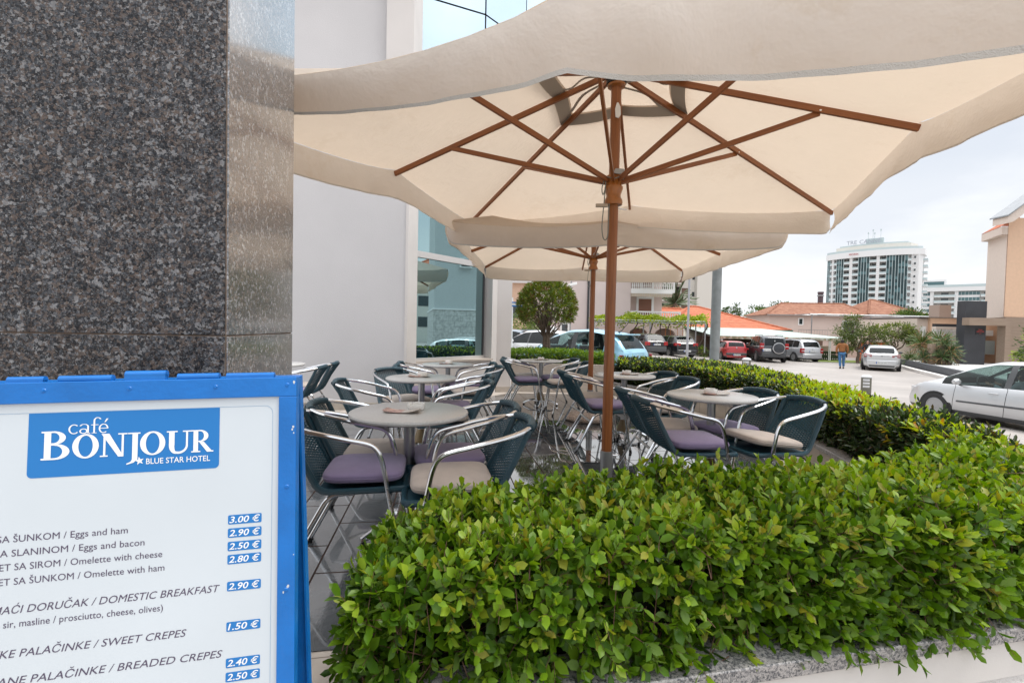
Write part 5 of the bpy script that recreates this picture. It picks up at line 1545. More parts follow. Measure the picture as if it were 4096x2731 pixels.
        if p.get('strip'):
            b = MB(); x0, x1, z0, z1 = p['strip']; y = s_ * (plan(Ln / 2) + .006)
            b.tube([(x0, s_ * (plan(x0) + .0), z0), ((x0 + x1) / 2, y, (z0 + z1) / 2), (x1, s_ * (plan(x1) + .0), z1)], .022, 8, flat=1.0); b.build('side_strip', m_trim, t)
    # front lamps
    for s_ in (1, -1):
        xf = Ln - .06; zf = top(Ln - .15) - .10
        b = MB(); pl0 = plan(Ln - .05); b.prism([(Ln + .006, s_ * (pl0 * .50)), (Ln - .10, s_ * (plan(Ln - .10) + .008)), (Ln - .42, s_ * (plan(Ln - .42) + .004)), (Ln - .40, s_ * (plan(Ln - .42) - .10)), (Ln - .06, s_ * pl0 * .45)], zf - .06, zf + .085); b.build('headlight', m_clear, t, bevel=.015)
    if p.get('rails'):
        for s_ in (1, -1):
            b = MB(); xr0, xr1 = p['rails']; b.tube(spline([(xr0, s_ * (wr - .06), top(xr0) - .02), (xr0 + .12, s_ * (wr - .06), top(xr0) + .045), (xr1 - .12, s_ * (wr - .06), top(xr1) + .045), (xr1, s_ * (wr - .06), top(xr1) - .02)], 4), .018, 7); b.build('roof_rail', m_trim, t)
    if p.get('spoiler'):
        xs_, zz = p['spoiler']; b = MB(); b.prism([(xs_ - .16, -wr * .85), (xs_ + .10, -wr * .92), (xs_ + .10, wr * .92), (xs_ - .16, wr * .85)], zz - .03, zz + .008); b.build('spoiler', p['paint'], t, bevel=.012)
    if p.get('aerial'):
        xa, h = p['aerial']; b = MB(); b.tube([(xa, 0, top(xa) - .01), (xa - .10, 0, top(xa) + .04), (xa - h * .8, 0, top(xa) + h * .7)], [.02, .012, .006], 7); b.build('aerial', m_seam, t)
    return t

P_black = paint('black_car_paint', (0.010, 0.011, 0.014), 0.0, 0.25)
P_black2 = paint('faded_black_car_paint', (0.017, 0.018, 0.022), 0.0, 0.33)
P_red = paint('red_car_paint', (0.36, 0.012, 0.018), 0.0, 0.3)
P_silver = paint('silver_car_paint', (0.50, 0.51, 0.53), 0.55, 0.33)
P_silver2 = paint('pale_silver_car_paint', (0.56, 0.565, 0.575), 0.45, 0.34)
P_grey = paint('dark_grey_car_paint', (0.038, 0.042, 0.050), 0.3, 0.3)
P_blue = paint('light_blue_car_paint', (0.24, 0.47, 0.60), 0.25, 0.3)
P_white = paint('white_car_paint', (0.70, 0.71, 0.72), 0.0, 0.3)
P_gb = paint('grey_blue_car_paint', (0.16, 0.20, 0.24), 0.4, 0.3)
old_hatch = dict(L=4.05, w=.85, wr=.60, r=.30, top=[(0, .86), (.04, .93), (.42, 1.36), (.75, 1.41), (1.5, 1.43), (2.3, 1.40), (2.95, 1.00), (3.2, .94), (3.9, .80), (4.05, .66)], belt=(.93, .90),
                 side=[(.50, 1.20), (1.26, 2.05), (2.10, 2.85)], ws=(2.36, 2.98), rw=(.06, .42), wheels=(.78, 3.25), tail=(.66, .90, .50, .80), plate=(.66, .0, -.01), doors=(1.22, 2.08, 3.05), paint=P_black2, glass=m_cgd, reg='DG B0462', dark_bumper=True, bumper=(.26, .55), badge=(-.01, .84), sill=.22)
new_hatch = dict(L=4.2, w=.89, wr=.62, r=.32, top=[(0, .90), (.05, 1.0), (.42, 1.38), (.8, 1.45), (1.6, 1.48), (2.4, 1.43), (3.15, 1.02), (3.4, .97), (4.05, .82), (4.2, .66)], belt=(1.0, .94),
                 side=[(.52, 1.15), (1.22, 2.02), (2.08, 2.95)], ws=(2.48, 3.15), rw=(.08, .42), wheels=(.82, 3.38), tail=(.80, .98, .46, .85), plate=(.40, .0, -.078), doors=(1.18, 2.05, 3.2), paint=P_black, glass=m_cgd, reg='BD BB974', tail_wrap=.22, spoiler=(.42, 1.45))
make_car('parked_car', 'older black hatchback parked between the light blue car and a newer black hatchback', 'car', old_hatch, (9.55, 30.6, ground_z(10.0, 32)), -13, 'cars parked in the lot')
make_car('parked_car', 'newer glossy black hatchback with wide tail lights, parked left of the red car', 'car', new_hatch, (11.75, 31.2, ground_z(12, 33)), -11, 'cars parked in the lot')
red_hatch = dict(old_hatch, paint=P_red, L=4.09, top=[(0, .90), (.03, 1.0), (.22, 1.34), (.6, 1.41), (1.5, 1.43), (2.3, 1.39), (3.0, .98), (3.3, .92), (3.95, .74), (4.09, .6)], rw=(.05, .24), side=[(.32, 1.1), (1.2, 2.85)], doors=(1.16, 3.05), tail=(.80, .92, .55, .84), plate=(.36, 0, -.078), reg='BD AF 585', bumper=(.40, .56), w=.86, badge=(-.008, .92))
make_car('parked_car', 'red hatchback with grey bumper parked beside the dark grey off-roader', 'car', red_hatch, (16.4, 33.9, GZ), 8, 'cars parked in the lot')
suv = dict(L=4.7, w=.94, wr=.70, r=.385, top=[(0, 1.02), (.03, 1.10), (.16, 1.74), (.5, 1.86), (1.4, 1.89), (2.6, 1.83), (3.35, 1.28), (3.6, 1.22), (4.5, 1.12), (4.7, .85)], belt=(1.15, 1.12), side=[(.28, 1.05), (1.15, 2.05), (2.15, 3.15)], ws=(2.68, 3.36), rw=(.04, .17),
           wheels=(.95, 3.75), tail=(.95, 1.35, .66, .90), plate=(.78, .48, -.012), doors=(1.1, 2.1, 3.4), paint=P_grey, glass=m_cgd, dark_bumper=True, bumper=(.42, .70), sill=.36, reg='BR 330', rails=(.5, 2.3), clad=True, tail_white=True, badge=(-.004, 1.5), square=True)
sv = make_car('off_roader', 'dark grey off-roader with a round spare wheel on its back door', 'car', suv, (18.2, 32.2, GZ), 13, 'cars parked in the lot')
b = MB(); Mx = Matrix.Translation((-.02, -.22, 1.02)) @ Matrix.Rotation(-PI / 2, 4, 'Y')
b.lathe([(.0001, .24), (.33, .235), (.345, .19), (.36, .18), (.375, .02), (.0001, .0)], 32, Mx); sw = b.build('spare_wheel', P_grey, sv)
b = MB(); b.lathe([(.345, .19), (.385, .185), (.392, .12), (.38, .10)], 32, Mx); b.build('chrome_ring', M['alu_dull'], sw)
van = dict(L=4.4, w=.90, wr=.68, r=.325, top=[(0, .96), (.04, 1.04), (.30, 1.52), (.6, 1.62), (1.6, 1.66), (2.6, 1.60), (3.55, 1.06), (3.75, .99), (4.25, .82), (4.4, .62)], belt=(1.05, .98), side=[(.42, .98), (1.08, 1.98), (2.08, 3.30)], ws=(2.68, 3.58), rw=(.07, .29),
           wheels=(.80, 3.48), tail=(.66, 1.0, .62, .86), plate=(.72, .0, -.010), doors=(1.04, 2.04, 3.35), paint=P_silver, glass=m_cgd, reg='KO AE 048', bumper=(.28, .58), badge=(-.006, .93), rails=(.5, 2.5), spokes=5, tail_white=True)
make_car('parked_car', 'silver people carrier parked in front of the awning, right of the off-roader', 'car', van, (22.0, 34.0, GZ), -5, 'cars parked in the lot')
meg = dict(L=4.3, w=.90, wr=.60, r=.325, top=[(0, .90), (.06, 1.0), (.50, 1.30), (.9, 1.42), (1.7, 1.47), (2.4, 1.42), (3.25, 1.00), (3.5, .95), (4.1, .80), (4.3, .6)], belt=(.98, .92), side=[(.75, 1.25), (1.32, 2.05), (2.12, 3.05)], ws=(2.5, 3.25), rw=(.10, .58),
           wheels=(.82, 3.48), tail=(.80, .96, .46, .83), plate=(.42, .0, -.079), doors=(1.28, 2.08, 3.2), paint=P_silver2, glass=m_cgd, reg='PG CN 375', bumper=(.33, .62), tail_wrap=.30, badge=(-.002, .87), mirror_paint=m_trim, tail_white=True, nose=.22)
make_car('driving_car', 'silver hatchback seen squarely from behind, driving away across the lot', 'car', meg, (21.2, 26.6, GZ), 36)
peu = dict(L=4.2, w=.87, wr=.58, r=.315, top=[(0, .88), (.06, .98), (.55, 1.36), (.9, 1.46), (1.6, 1.52), (2.3, 1.49), (2.75, 1.36), (3.40, 1.02), (3.6, .95), (4.0, .80), (4.12, .70), (4.2, .55)], belt=(.97, .86), side=[(.62, 1.05), (1.12, 1.90), (2.02, 3.28)], ws=(2.42, 3.38), rw=(.08, .55),
           wheels=(.78, 3.38), tail=(.72, .98, .58, .82), plate=(.66, .0, -.012), doors=(1.08, 1.96, 2.98), paint=P_silver2, reg='PG AB 102', strip=(.95, 2.9, .555, .515), spokes=9, ns=64, mirror=.44, nose=.24)
pe = make_car('driving_car', 'silver hatchback driving past at the right edge, partly hidden by the curved hedge', 'car', peu, (11.80, 8.18, GZ), -9)
# driver's wheel and dash
b = MB(); b.tube([(2.72 + .06 * math.sin(a), .36 + .18 * math.cos(a), .93 + .18 * math.sin(a)) for a in np.arange(0, 2 * PI, .3)], .017, 8, closed=True); b.tube([(2.70, .20, .93), (2.72, .36, .92), (2.70, .52, .93)], .02, 6); b.tube([(2.72, .36, .92), (3.0, .36, .80)], .03, 8); b.build('steering_wheel', m_trim, pe)
b = MB(); b.rbox(2.85, 3.25, -.68, .68, .72, .90, .06); b.build('dashboard', m_trim, pe)
blue = dict(L=3.85, w=.83, wr=.58, r=.30, top=[(0, .88), (.05, .98), (.30, 1.30), (.55, 1.44), (1.2, 1.53), (1.9, 1.50), (2.5, 1.32), (3.05, .99), (3.3, .90), (3.7, .74), (3.85, .55)], belt=(.95, .84), side=[(.62, 1.55), (1.70, 2.95)], ws=(2.0, 3.05), rw=(.08, .42),
            wheels=(.70, 3.15), tail=(.60, .86, .74, .81), tail_wrap=.08, plate=(.60, .0, -.012), doors=(.62, 1.62, 2.75), paint=P_blue, reg='PG DA 840', bumper=(.28, .54), spoiler=(.36, 1.40), aerial=(.62, .42), nose=.22, ns=58)
def gpark(label, p, x, y, head, name='parked_car'):
    return make_car(name, label, 'car', p, (x, y, ground_z(x, y)), head, 'cars parked in the lot')
gpark('light blue rounded hatchback parked close behind the hedge, partly behind the parasol poles', blue, 3.42, 12.6, -46)
wht = dict(meg, paint=P_white, reg='PG TX 21', mirror_paint=P_white)
tx = gpark('white taxi with a roof sign between the topiary tree and the light blue car', wht, 2.75, 16.9, -52, 'taxi')
b = MB(); b.prism(rrect(1.5, 1.64, -.26, .26, .05), 1.47, 1.60); ts = b.build('roof_sign', M['white'], tx, bevel=.02)
b = MB(); vv, ff = text_polys('TAXI', .11); k = .34 / max(v[0] for v in vv); Mt = Matrix.Translation((1.498, .17, 1.495)) @ Matrix(((0, 0, -1, 0), (-1, 0, 0, 0), (0, 1, 0, 0), (0, 0, 0, 1)))
b.add([Mt @ Vector((v[0] * k, v[1], 0)) for v in vv], ff); b.build('lettering', m_platet, ts, smooth=False)
gry = dict(new_hatch, paint=P_gb, reg='PG AC 553')
gpark('grey blue hatchback parked at far left, half behind the hotel corner', gry, 1.1, 19.2, -60)
# a car just outside the frame, seen mirrored in the hotel window
gpark('white estate with red tail lights reflected in the hotel window', dict(old_hatch, paint=P_white, reg='PG KL 290'), 17.5, 10.4, 60)
# ------------------------------------------------------------------ street furniture
m_lampgrey = mat('galvanised_post', (0.22, 0.235, 0.235), 0.55, 0.3, var=0.18, vscale=5)
b = MB(); b.tube([(0, 0, -1.0), (0, 0, 3.0), (0, 0, 6.5)], [.112, .105, .085], 22)
lp = thing('street_lamp', 'thick grey street lamp post rising behind the curved hedge', 'street lamp', (4.80, 11.0, 0)); b.build('post', m_lampgrey, lp)
b = MB(); b.lathe([(.17, -.78), (.17, -.74), (.13, -.70), (.118, -.4)], 22); b.build('base_collar', m_lampgrey, lp)
b = MB(); b.tube(spline([(0, 0, 6.45), (.1, -.1, 6.8), (.5, -.5, 7.0), (1.0, -1.0, 7.05)], 5), .04, 10); b.build('arm', m_lampgrey, lp)
b = MB(); b.rbox(-.35, .35, -.12, .12, -.05, .07, .06, M=Matrix.Translation((1.15, -1.15, 7.05)) @ Matrix.Rotation(-PI / 4, 4, 'Z')); b.build('lamp_head', M['steel'], lp)
b = MB(); b.tube([(0, 0, 0), (0, 0, 2.4), (0, 0, 6.0)], [.052, .048, .035], 14)
tp = thing('pole', 'thin pale grey pole left of the thick lamp post, before the red roofed house', 'pole', (7.55, 20.0, ground_z(7.5, 20))); b.build('shaft', mat('pale_grey_post', (.36, .36, .38), .5, .2), tp)
b = MB(); b.lathe([(.11, 0), (.11, .03), (.06, .05)], 14); b.build('base_plate', M['steel'], tp)
m_bol = mat('grey_green_bollard', (0.15, 0.145, 0.115), 0.5, 0.3)
m_bolcap = mat('pale_bollard_cap', (0.55, 0.55, 0.56), 0.45)
def bollard(label, x, y, z=None):
    t = thing('bollard', label, 'bollard', (x, y, ground_z(x, y) if z is None else z), 0, 'grey louvred bollards along the hedge')
    E_ = Matrix.Diagonal((1.0, .72, 1, 1))
    MB().lathe([(.145, 0), (.15, .01), (.148, .66), (.12, .68)], 28, E_).build('body', m_bol, t)
    MB().lathe([(.155, .66), (.160, .675), (.150, .70), (.10, .735), (.0001, .75)], 28, E_).build('cap', m_bolcap, t)
    for k in range(3):
        b = MB(); b.grid(lambda u, v, k=k: (.153 * math.cos(R(205 + 75 * u)), .153 * .72 * math.sin(R(205 + 75 * u)), .36 + .10 * k + .065 * v), 8, 1); b.build('louvre', m_bolcap, t)
    return t
bollard('grey bollard with pale domed cap in the open lot behind the curved hedge', 11.04, 14.42)
bollard('grey bollard by the off-roader showing only its cap above the hedge', 8.35, 16.5, -.36)
bollard('grey bollard before the light blue car, between the parasol pole and lamp post', 4.25, 20.6 * .62, -.34 + .06)
sg = thing('road_sign', 'small white and blue direction sign on a pale pole by the hotel corner', 'sign', (-0.02, 16.0, ground_z(0, 16)))
MB().cyl((0, 0, 0), (0, 0, 2.55), .03, n=10).build('pole', M['white'], sg)
b = MB(); b.box(-.35, .36, -.045, -.03, 2.25, 2.40); bd = b.build('panel', M['white'], sg)
b = MB(); b.box(-.35, .36, -.05, -.045, 2.365, 2.405); b.build('stripe', m_logo, bd); b = MB(); b.box(-.35, .36, -.05, -.045, 2.245, 2.285); b.build('stripe', m_logo, bd)
fl_ = thing('floodlight_pole', 'slim pole with white floodlights against the pink house wall', 'floodlight', (3.98, 32.0, ground_z(4, 32)))
MB().cyl((0, 0, 0), (0, 0, 5.0), .045, n=10).build('pole', M['steel'], fl_)
for i, (dx, dz) in enumerate(((.18, 4.95), (.10, 4.6))):
    b = MB(); b.box(-.30, .30, -.1, .1, -.09, .09, Matrix.Translation((dx, 0, dz)) @ Matrix.Rotation(R(-14), 4, 'Y')); b.build('floodlight', M['white'], fl_, bevel=.02)

# ------------------------------------------------------------------ pink house
m_pink = mat('pink_render', (0.60, 0.515, 0.495), 0.85, var=0.05, vscale=.6)
m_pink2 = mat('warm_pink_render', (0.55, 0.44, 0.40), 0.85, var=0.05, vscale=.6)
m_wtrim = mat('white_masonry', (0.76, 0.76, 0.75), 0.7)
m_shut = mat('brown_shutter', (0.20, 0.085, 0.05), 0.6)
m_darkin = mat('dark_interior', (0.03, 0.027, 0.025), 0.9)
m_brown = mat('brown_recess', (0.16, 0.10, 0.075), 0.9)
def roof_tile(name, c0, c1, w=.24, h=.34):
    m = mat(name, c0, 0.8)
    t, b_, N_, L_ = nodes_of(m)
    tcn = N_('ShaderNodeTexCoord'); nz_n = N_('ShaderNodeTexNoise'); nz_n.inputs['Scale'].default_value = 2.2; nz_n.inputs['Detail'].default_value = 6
    L_(tcn.outputs['Object'], nz_n.inputs['Vector'])
    r_ = ramp(t, [(.3, c0), (.7, c1)]); L_(nz_n.outputs['Fac'], r_.inputs['Fac'])
    sx = N_('ShaderNodeSeparateXYZ'); L_(tcn.outputs['Object'], sx.inputs[0])
    def saw(outp, k):
        mm = N_('ShaderNodeMath'); mm.operation = 'MULTIPLY'; mm.inputs[1].default_value = 1 / k; L_(outp, mm.inputs[0])
        f_ = N_('ShaderNodeMath'); f_.operation = 'FRACT'; L_(mm.outputs[0], f_.inputs[0]); return f_
    fz = saw(sx.outputs[2], h * .45)
    r2 = ramp(t, [(0, (.45,) * 3), (.16, (1,) * 3)]); L_(fz.outputs[0], r2.inputs['Fac'])
    mx = N_('ShaderNodeMix'); mx.data_type = 'RGBA'; mx.blend_type = 'MULTIPLY'; mx.inputs[0].default_value = 1
    L_(r_.outputs['Color'], mx.inputs[6]); L_(r2.outputs['Color'], mx.inputs[7]); L_(mx.outputs[2], b_.inputs['Base Color'])
    wv = N_('ShaderNodeTexWave'); wv.inputs['Scale'].default_value = 1 / w; wv.bands_direction = 'X'; L_(tcn.outputs['Object'], wv.inputs['Vector'])
    bp = N_('ShaderNodeBump'); bp.inputs['Strength'].default_value = .8; bp.inputs['Distance'].default_value = .05; L_(wv.outputs['Fac'], bp.inputs['Height']); L_(bp.outputs['Normal'], b_.inputs['Normal'])
    return m
m_roof = roof_tile('orange_roof_tile', (0.50, 0.135, 0.065), (0.60, 0.20, 0.10), h=.62)
m_roof_old = roof_tile('weathered_roof_tile', (0.26, 0.095, 0.05), (0.42, 0.20, 0.12), h=.55)
def part(t, name, m, *boxes, smooth=False, bevel=0):
    b = MB()
    for bx in boxes: b.box(*bx)
    return b.build(name, m, t, smooth=smooth, bevel=bevel)
def window(t, x0, x1, y, z0, z1, frame=.10, shutter=None, name='window', glass=None, dep=.12):
    f = MB()
    f.box(x0 - frame, x0, y - .04, y + dep, z0 - frame, z1 + frame); f.box(x1, x1 + frame, y - .04, y + dep, z0 - frame, z1 + frame)
    f.box(x0, x1, y - .04, y + dep, z0 - frame, z0); f.box(x0, x1, y - .04, y + dep, z1, z1 + frame)
    w_ = f.build(name, m_wtrim, t, smooth=False)
    b = MB(); b.box(x0, x1, y - .012, y + dep, z0, z1); b.build('shutter' if shutter else 'pane', shutter or glass or m_wdark, w_, smooth=False)
    return w_
m_wdark = mat('dark_window_pane', (0.03, 0.04, 0.045), 0.08, spec=0.8)
def hip_roof(t, x0, x1, y0, y1, z0, zr, rx0, rx1, m, over=.0, ym=None, name='roof'):
    ym = (y0 + y1) / 2 if ym is None else ym
    b = MB(); v = [(x0, y0, z0), (x1, y0, z0), (x1, y1, z0), (x0, y1, z0), (rx0, ym, zr), (rx1, ym, zr)]
    b.add(v, [(0, 1, 5, 4), (1, 2, 5), (2, 3, 4, 5), (3, 0, 4), (3, 2, 1, 0)])
    r_ = b.build(name, m, t, smooth=False)
    b = MB()
    for p, q in ((v[0], v[4]), (v[1], v[5]), (v[4], v[5])):
        n = int((Vector(q) - Vector(p)).length / .40)
        for i in range(n):
            a = Vector(p).lerp(Vector(q), i / n); c = Vector(p).lerp(Vector(q), (i + 1.08) / n); b.tube([a, c], [.13, .10], 8)
    b.build('ridge_tiles', m, r_)
    return r_
hz0 = -0.9
ph = thing('pink_house', 'pink house with white balustrade balconies and striped awning behind the vine pergola', 'house', (7, 44, 0))
def rel(*bx): return (bx[0] - 7, bx[1] - 7, bx[2] - 44, bx[3] - 44, bx[4], bx[5])
part(ph, 'wall', m_pink, rel(1.7, 10.1, 40, 50, hz0, 8.2))
part(ph, 'wall', m_pink2, rel(10.1, 13.25, 41.4, 50, 1.9, 6.6))
b = MB(); b.prism([(2.9, 6.6), (6.4, 6.6), (3.6, 8.1), (2.9, 8.1)], -9.0, -2.5, Matrix(((1, 0, 0, 0), (0, 0, 1, 0), (0, 1, 0, 0), (0, 0, 0, 1)))); b.build('gable', m_wtrim, ph, smooth=False)
for z0, rail, x1 in ((4.58, 5.62, 13.85), (1.95, 2.97, 14.4)):
    bl = part(ph, 'balcony', m_wtrim, rel(10.1, x1, 39.9, 41.4, z0, z0 + .30))
    b = MB(); b.box(*rel(10.1, x1, 39.88, 40.06, rail - .12, rail)); b.box(*rel(x1 - .16, x1, 39.9, 40.04, z0 + .3, rail - .12)); b.box(*rel(x1 - .14, x1, 40.06, 41.4, rail - .12, rail))
    n = 21
    for i in range(n):
        x = 10.22 - 7 + (x1 - 10.5) * i / (n - 1)
        b.lathe([(.045, z0 + .3), (.045, z0 + .36), (.03, z0 + .40), (.062, z0 + .55), (.034, z0 + .78), (.045, z0 + .86), (.045, rail - .12)], 8, Matrix.Translation((x, -4.03, 0)))
    b.build('balustrade', m_wtrim, bl)
window(ph, 11.16 - 7, 12.31 - 7, 41.36 - 44, 2.42, 4.11, .20, m_shut)
window(ph, 11.5 - 7, 12.3 - 7, 41.36 - 44, 5.1, 6.3, .2, m_shut)
m_aw = mat('striped_awning_cloth', (0.6, 0.5, 0.42), 0.8)
t_, b_, N_, L_ = nodes_of(m_aw); tcn = N_('ShaderNodeTexCoord'); wv = N_('ShaderNodeTexWave'); wv.inputs['Scale'].default_value = 1.55; wv.bands_direction = 'X'
L_(tcn.outputs['Object'], wv.inputs['Vector']); rr = ramp(t_, [(.3, (.62, .58, .52)), (.5, (.48, .25, .18)), (.7, (.62, .55, .45))]); L_(wv.outputs['Fac'], rr.inputs['Fac']); L_(rr.outputs['Color'], b_.inputs['Base Color'])
b = MB(); b.grid(lambda u, v: (3.1 + 3.5 * u, -4.2 + .12 * v - .02, 4.50 - .28 * v - (.03 * abs(math.sin(u * 40)) if v == 1 else 0)), 80, 2); b.build('awning', m_aw, ph)
part(ph, 'awning_case', m_wtrim, rel(10.1, 13.6, 39.75, 40.0, 4.46, 4.57))
# ground-floor arcade
def arch_wall(t, x0, x1, y0, y1, z0, z1, arches, m, name='arcade'):
    b = MB(); cuts = [x0]
    for a, c, zs_, zt in arches: cuts += [a, c]
    cuts.append(x1)
    for i in range(0, len(cuts), 2): b.box(cuts[i], cuts[i + 1], y0, y1, z0, z1)
    for a, c, zs_, zt in arches:
        n = 12
        for k in range(n):
            u0, u1 = k / n, (k + 1) / n
            f = lambda u: zs_ + (zt - zs_) * math.sqrt(max(0, 1 - (2 * u - 1) ** 2))
            b.add([(a + (c - a) * u0, y0, f(u0)), (a + (c - a) * u1, y0, f(u1)), (a + (c - a) * u1, y0, z1), (a + (c - a) * u0, y0, z1),
                   (a + (c - a) * u0, y1, f(u0)), (a + (c - a) * u1, y1, f(u1)), (a + (c - a) * u1, y1, z1), (a + (c - a) * u0, y1, z1)],
                  [(0, 1, 2, 3), (4, 7, 6, 5), (0, 4, 5, 1)])
    return b.build(name, m, t, smooth=False)
arch_wall(ph, 9.3 - 7, 14.35 - 7, 38.9 - 44, 39.2 - 44, hz0, 1.95, [(9.7 - 7, 11.4 - 7, .9, 1.50), (11.85 - 7, 13.7 - 7, .9, 1.52)], m_pink2)
part(ph, 'arcade_room', m_brown, rel(9.3, 14.3, 40.6, 40.8, hz0, 1.9))
part(ph, 'arcade_door', m_shut, rel(10.55, 11.25, 40.5, 40.6, hz0, 1.35))
part(ph, 'downpipe', M['dark'], rel(6.38, 6.54, 39.86, 39.99, hz0, 8))
b = MB(); b.box(*rel(6.5, 9.3, 38.9, 39.1, hz0, 1.55)); b.build('garden_wall', m_pink2, ph, smooth=False)
b = MB(); pts = [(7.05 - 7 + .42 * math.cos(R(a)), 1.0 + .42 * math.sin(R(a))) for a in range(0, 181, 15)] + [(6.63 - 7, .4), (7.47 - 7, .4)]
b.prism(pts, 5.13, 5.16, Matrix(((1, 0, 0, 0), (0, 0, -1, 0), (0, 1, 0, 0), (0, 0, 0, 1)))); aw = b.build('arched_window', m_darkin, ph, smooth=False)
window(ph, 4.25 - 7, 4.75 - 7, 39.96 - 44, .6, 1.7, .15)
# peach house behind the topiary
h2 = thing('peach_house', 'peach house with dark windows seen between hotel corner and topiary tree', 'house', (-1.5, 38, 0))
part(h2, 'wall', mat('peach_render', (.60, .40, .29), .85, var=.05), (-4, 2.9, -2, 6, hz0, 4.75))
part(h2, 'eave', m_wtrim, (-4, 3.05, -2.3, -2, 4.75, 4.95)); hip_roof(h2, -4.2, 3.2, -2.4, 6.4, 4.95, 6.6, -2, 1.2, m_roof)
window(h2, 1.50, 2.05, -2.0, 2.05, 3.2, .0, m_wdark)
# vine pergola
m_vine = leaf_mat('vine_leaf', [(0.16, 0.24, 0.02), (0.26, 0.34, 0.03), (0.36, 0.42, 0.05)], .45, .38)
pg = thing('pergola', 'long metal pergola carrying a yellow green grape vine in front of the pink house', 'pergola', (10.4, 36, ground_z(10, 36)))
zt_ = 1.90 - ground_z(10, 36); b = MB()
for y in (-.9, .9):
    for dz in (0, .16): b.tube([(-4.3, y, zt_ + dz), (4.2, y, zt_ + dz)], .03, 6)
    for i in range(34): b.tube([(-4.3 + .25 * i, y, zt_ + .16 * (i % 2)), (-4.05 + .25 * i, y, zt_ + .16 * ((i + 1) % 2))], .014, 5)
b.build('truss', M['steel'], pg)
for x in (-4.2, -.0, 4.15):
    for y in (-.9, .9): MB().box(x - .04, x + .04, y - .04, y + .04, 0, zt_).build('post', M['steel'], pg)
vn = thing('grape_vine', 'yellow green grape vine with dark twisting stems spread over the metal pergola', 'vine', (10.4, 36, ground_z(10, 36)))
rg = np.random.default_rng(4); b = MB()
for x0, x1 in ((-2.2, -.9), (.55, .75), (.9, 1.5), (2.6, 3.1), (3.6, 4.3), (-.2, .1)):
    pts = [np.array((x0 + (x1 - x0) * f + rg.normal(0, .06), -.95, zt_ * f)) for f in np.linspace(0, 1, 7)]; b.tube(spline(pts, 3), .045, 6)
b.build('trunk', mat('dark_vine_bark', (.05, .035, .025), .9), vn)
n = 6500; P = np.stack([rg.uniform(-4.3, 4.5, n), rg.normal(0, .55, n), np.zeros(n)], 1)
hh = .42 + .30 * np.sin(P[:, 0] * 2.3 + 1) * np.sin(P[:, 0] * .9); P[:, 2] = zt_ + .1 + rg.uniform(-.15, 1, n) * hh.clip(.25)
k = rg.uniform(size=n) < .08; P[k, 2] -= rg.uniform(0, .55, k.sum())
D = unit(rg.normal(size=(n, 3)) + np.array((0, 0, .2))); link('foliage', leaf_mesh('foliage', P, D, unit(perp(D, rg) + np.array((0, -.3, .6))), rg.uniform(.10, .19, n), rg.uniform(.10, .17, n), m_vine, None, True), vn)
sw = thing('swing', 'orange rope swing hanging in front of the arcade under the vine', 'swing', (12.0, 36.6, ground_z(12, 36)))
b = MB()
for x in (.05, .45, 1.0, 1.4): b.tube([(x, 0, zt_), (x, 0, .55)], .018, 5)
b.build('ropes', mat('orange_rope', (.6, .2, .04), .8), sw); MB().box(.0, .5, -.12, .12, .50, .54).build('seat', m_shut, sw); MB().box(.95, 1.45, -.12, .12, .50, .54).build('seat', m_shut, sw)

# ------------------------------------------------------------------ apartment block
m_apt = mat('cream_apartment_render', (.62, .60, .55), .85, var=.03)
ap = thing('apartment_block', 'cream apartment block with brown shutters rising behind the pink house', 'building', (28, 80, 0))
part(ap, 'wall', m_apt, (-5.5, 1.2, -5, 8, hz0, 16)); part(ap, 'wall', mat('pale_plaster_side', (.60, .58, .53), .85), (1.2, 4.2, -6, 8, hz0, 16))
for z in (3.4, 6.1, 8.8, 11.5):
    window(ap, -.9, .10, -5.0, z + 1.2, z + 2.2, .0, m_brown); window(ap, .75, 1.15, -5.0, z + .9, z + 1.6, .0)
    o = part(ap, 'balcony', m_brown, (-4.9, -1.1, -6.2, -5, z + .2, z + 1.2)); part(o, 'slab', m_apt, (-4.95, -1.05, -6.3, -5.02, z + .02, z + .2))
    part(ap, 'loggia', m_darkin, (-4.9, -1.2, -5.03, -5.0, z + 1.2, z + 2.4))

# ------------------------------------------------------------------ red roofed house, awning hall, old house
rh = thing('red_roofed_house', 'low house with a bright orange hipped tile roof behind the parked black cars', 'house', (20.4, 50, 0))
part(rh, 'wall', m_apt, (-5, 5.3, -5.2, 5, hz0, 1.6)); hip_roof(rh, -5.6, 6.0, -6, 6, 1.62, 4.0, -1.5, -.6, m_roof)
hip_roof(rh, -6.0, 1.0, 1.0, 7.0, 2.2, 3.95, -4.6, -1.0, m_roof)
part(rh, 'gutter', mat('green_metal', (.03, .13, .10), .5), (-5.7, 6.1, -6.12, -6.0, 1.52, 1.64))
ah = thing('market_awning', 'long pale green awning with a patterned valance over a dark market stall', 'awning', (21, 38, GZ))
m_awc = mat('pale_green_tarpaulin', (.36, .42, .39), .75, var=.06, vscale=.8)
zA = lambda z: z - GZ
b = MB(); b.add([(-5.2, -1.5, zA(1.02)), (5.6, -1.5, zA(1.02)), (2.0, 5.0, zA(1.72)), (-5.2, 5.0, zA(1.72))], [(0, 1, 2, 3)]); b.build('roof', m_awc, ah, smooth=False)
m_vpat = mat('patterned_valance', (.5, .47, .42), .8)
t_, b_, N_, L_ = nodes_of(m_vpat); tcn = N_('ShaderNodeTexCoord'); nzv = N_('ShaderNodeTexNoise'); nzv.inputs['Scale'].default_value = 3.2; L_(tcn.outputs['Object'], nzv.inputs['Vector'])
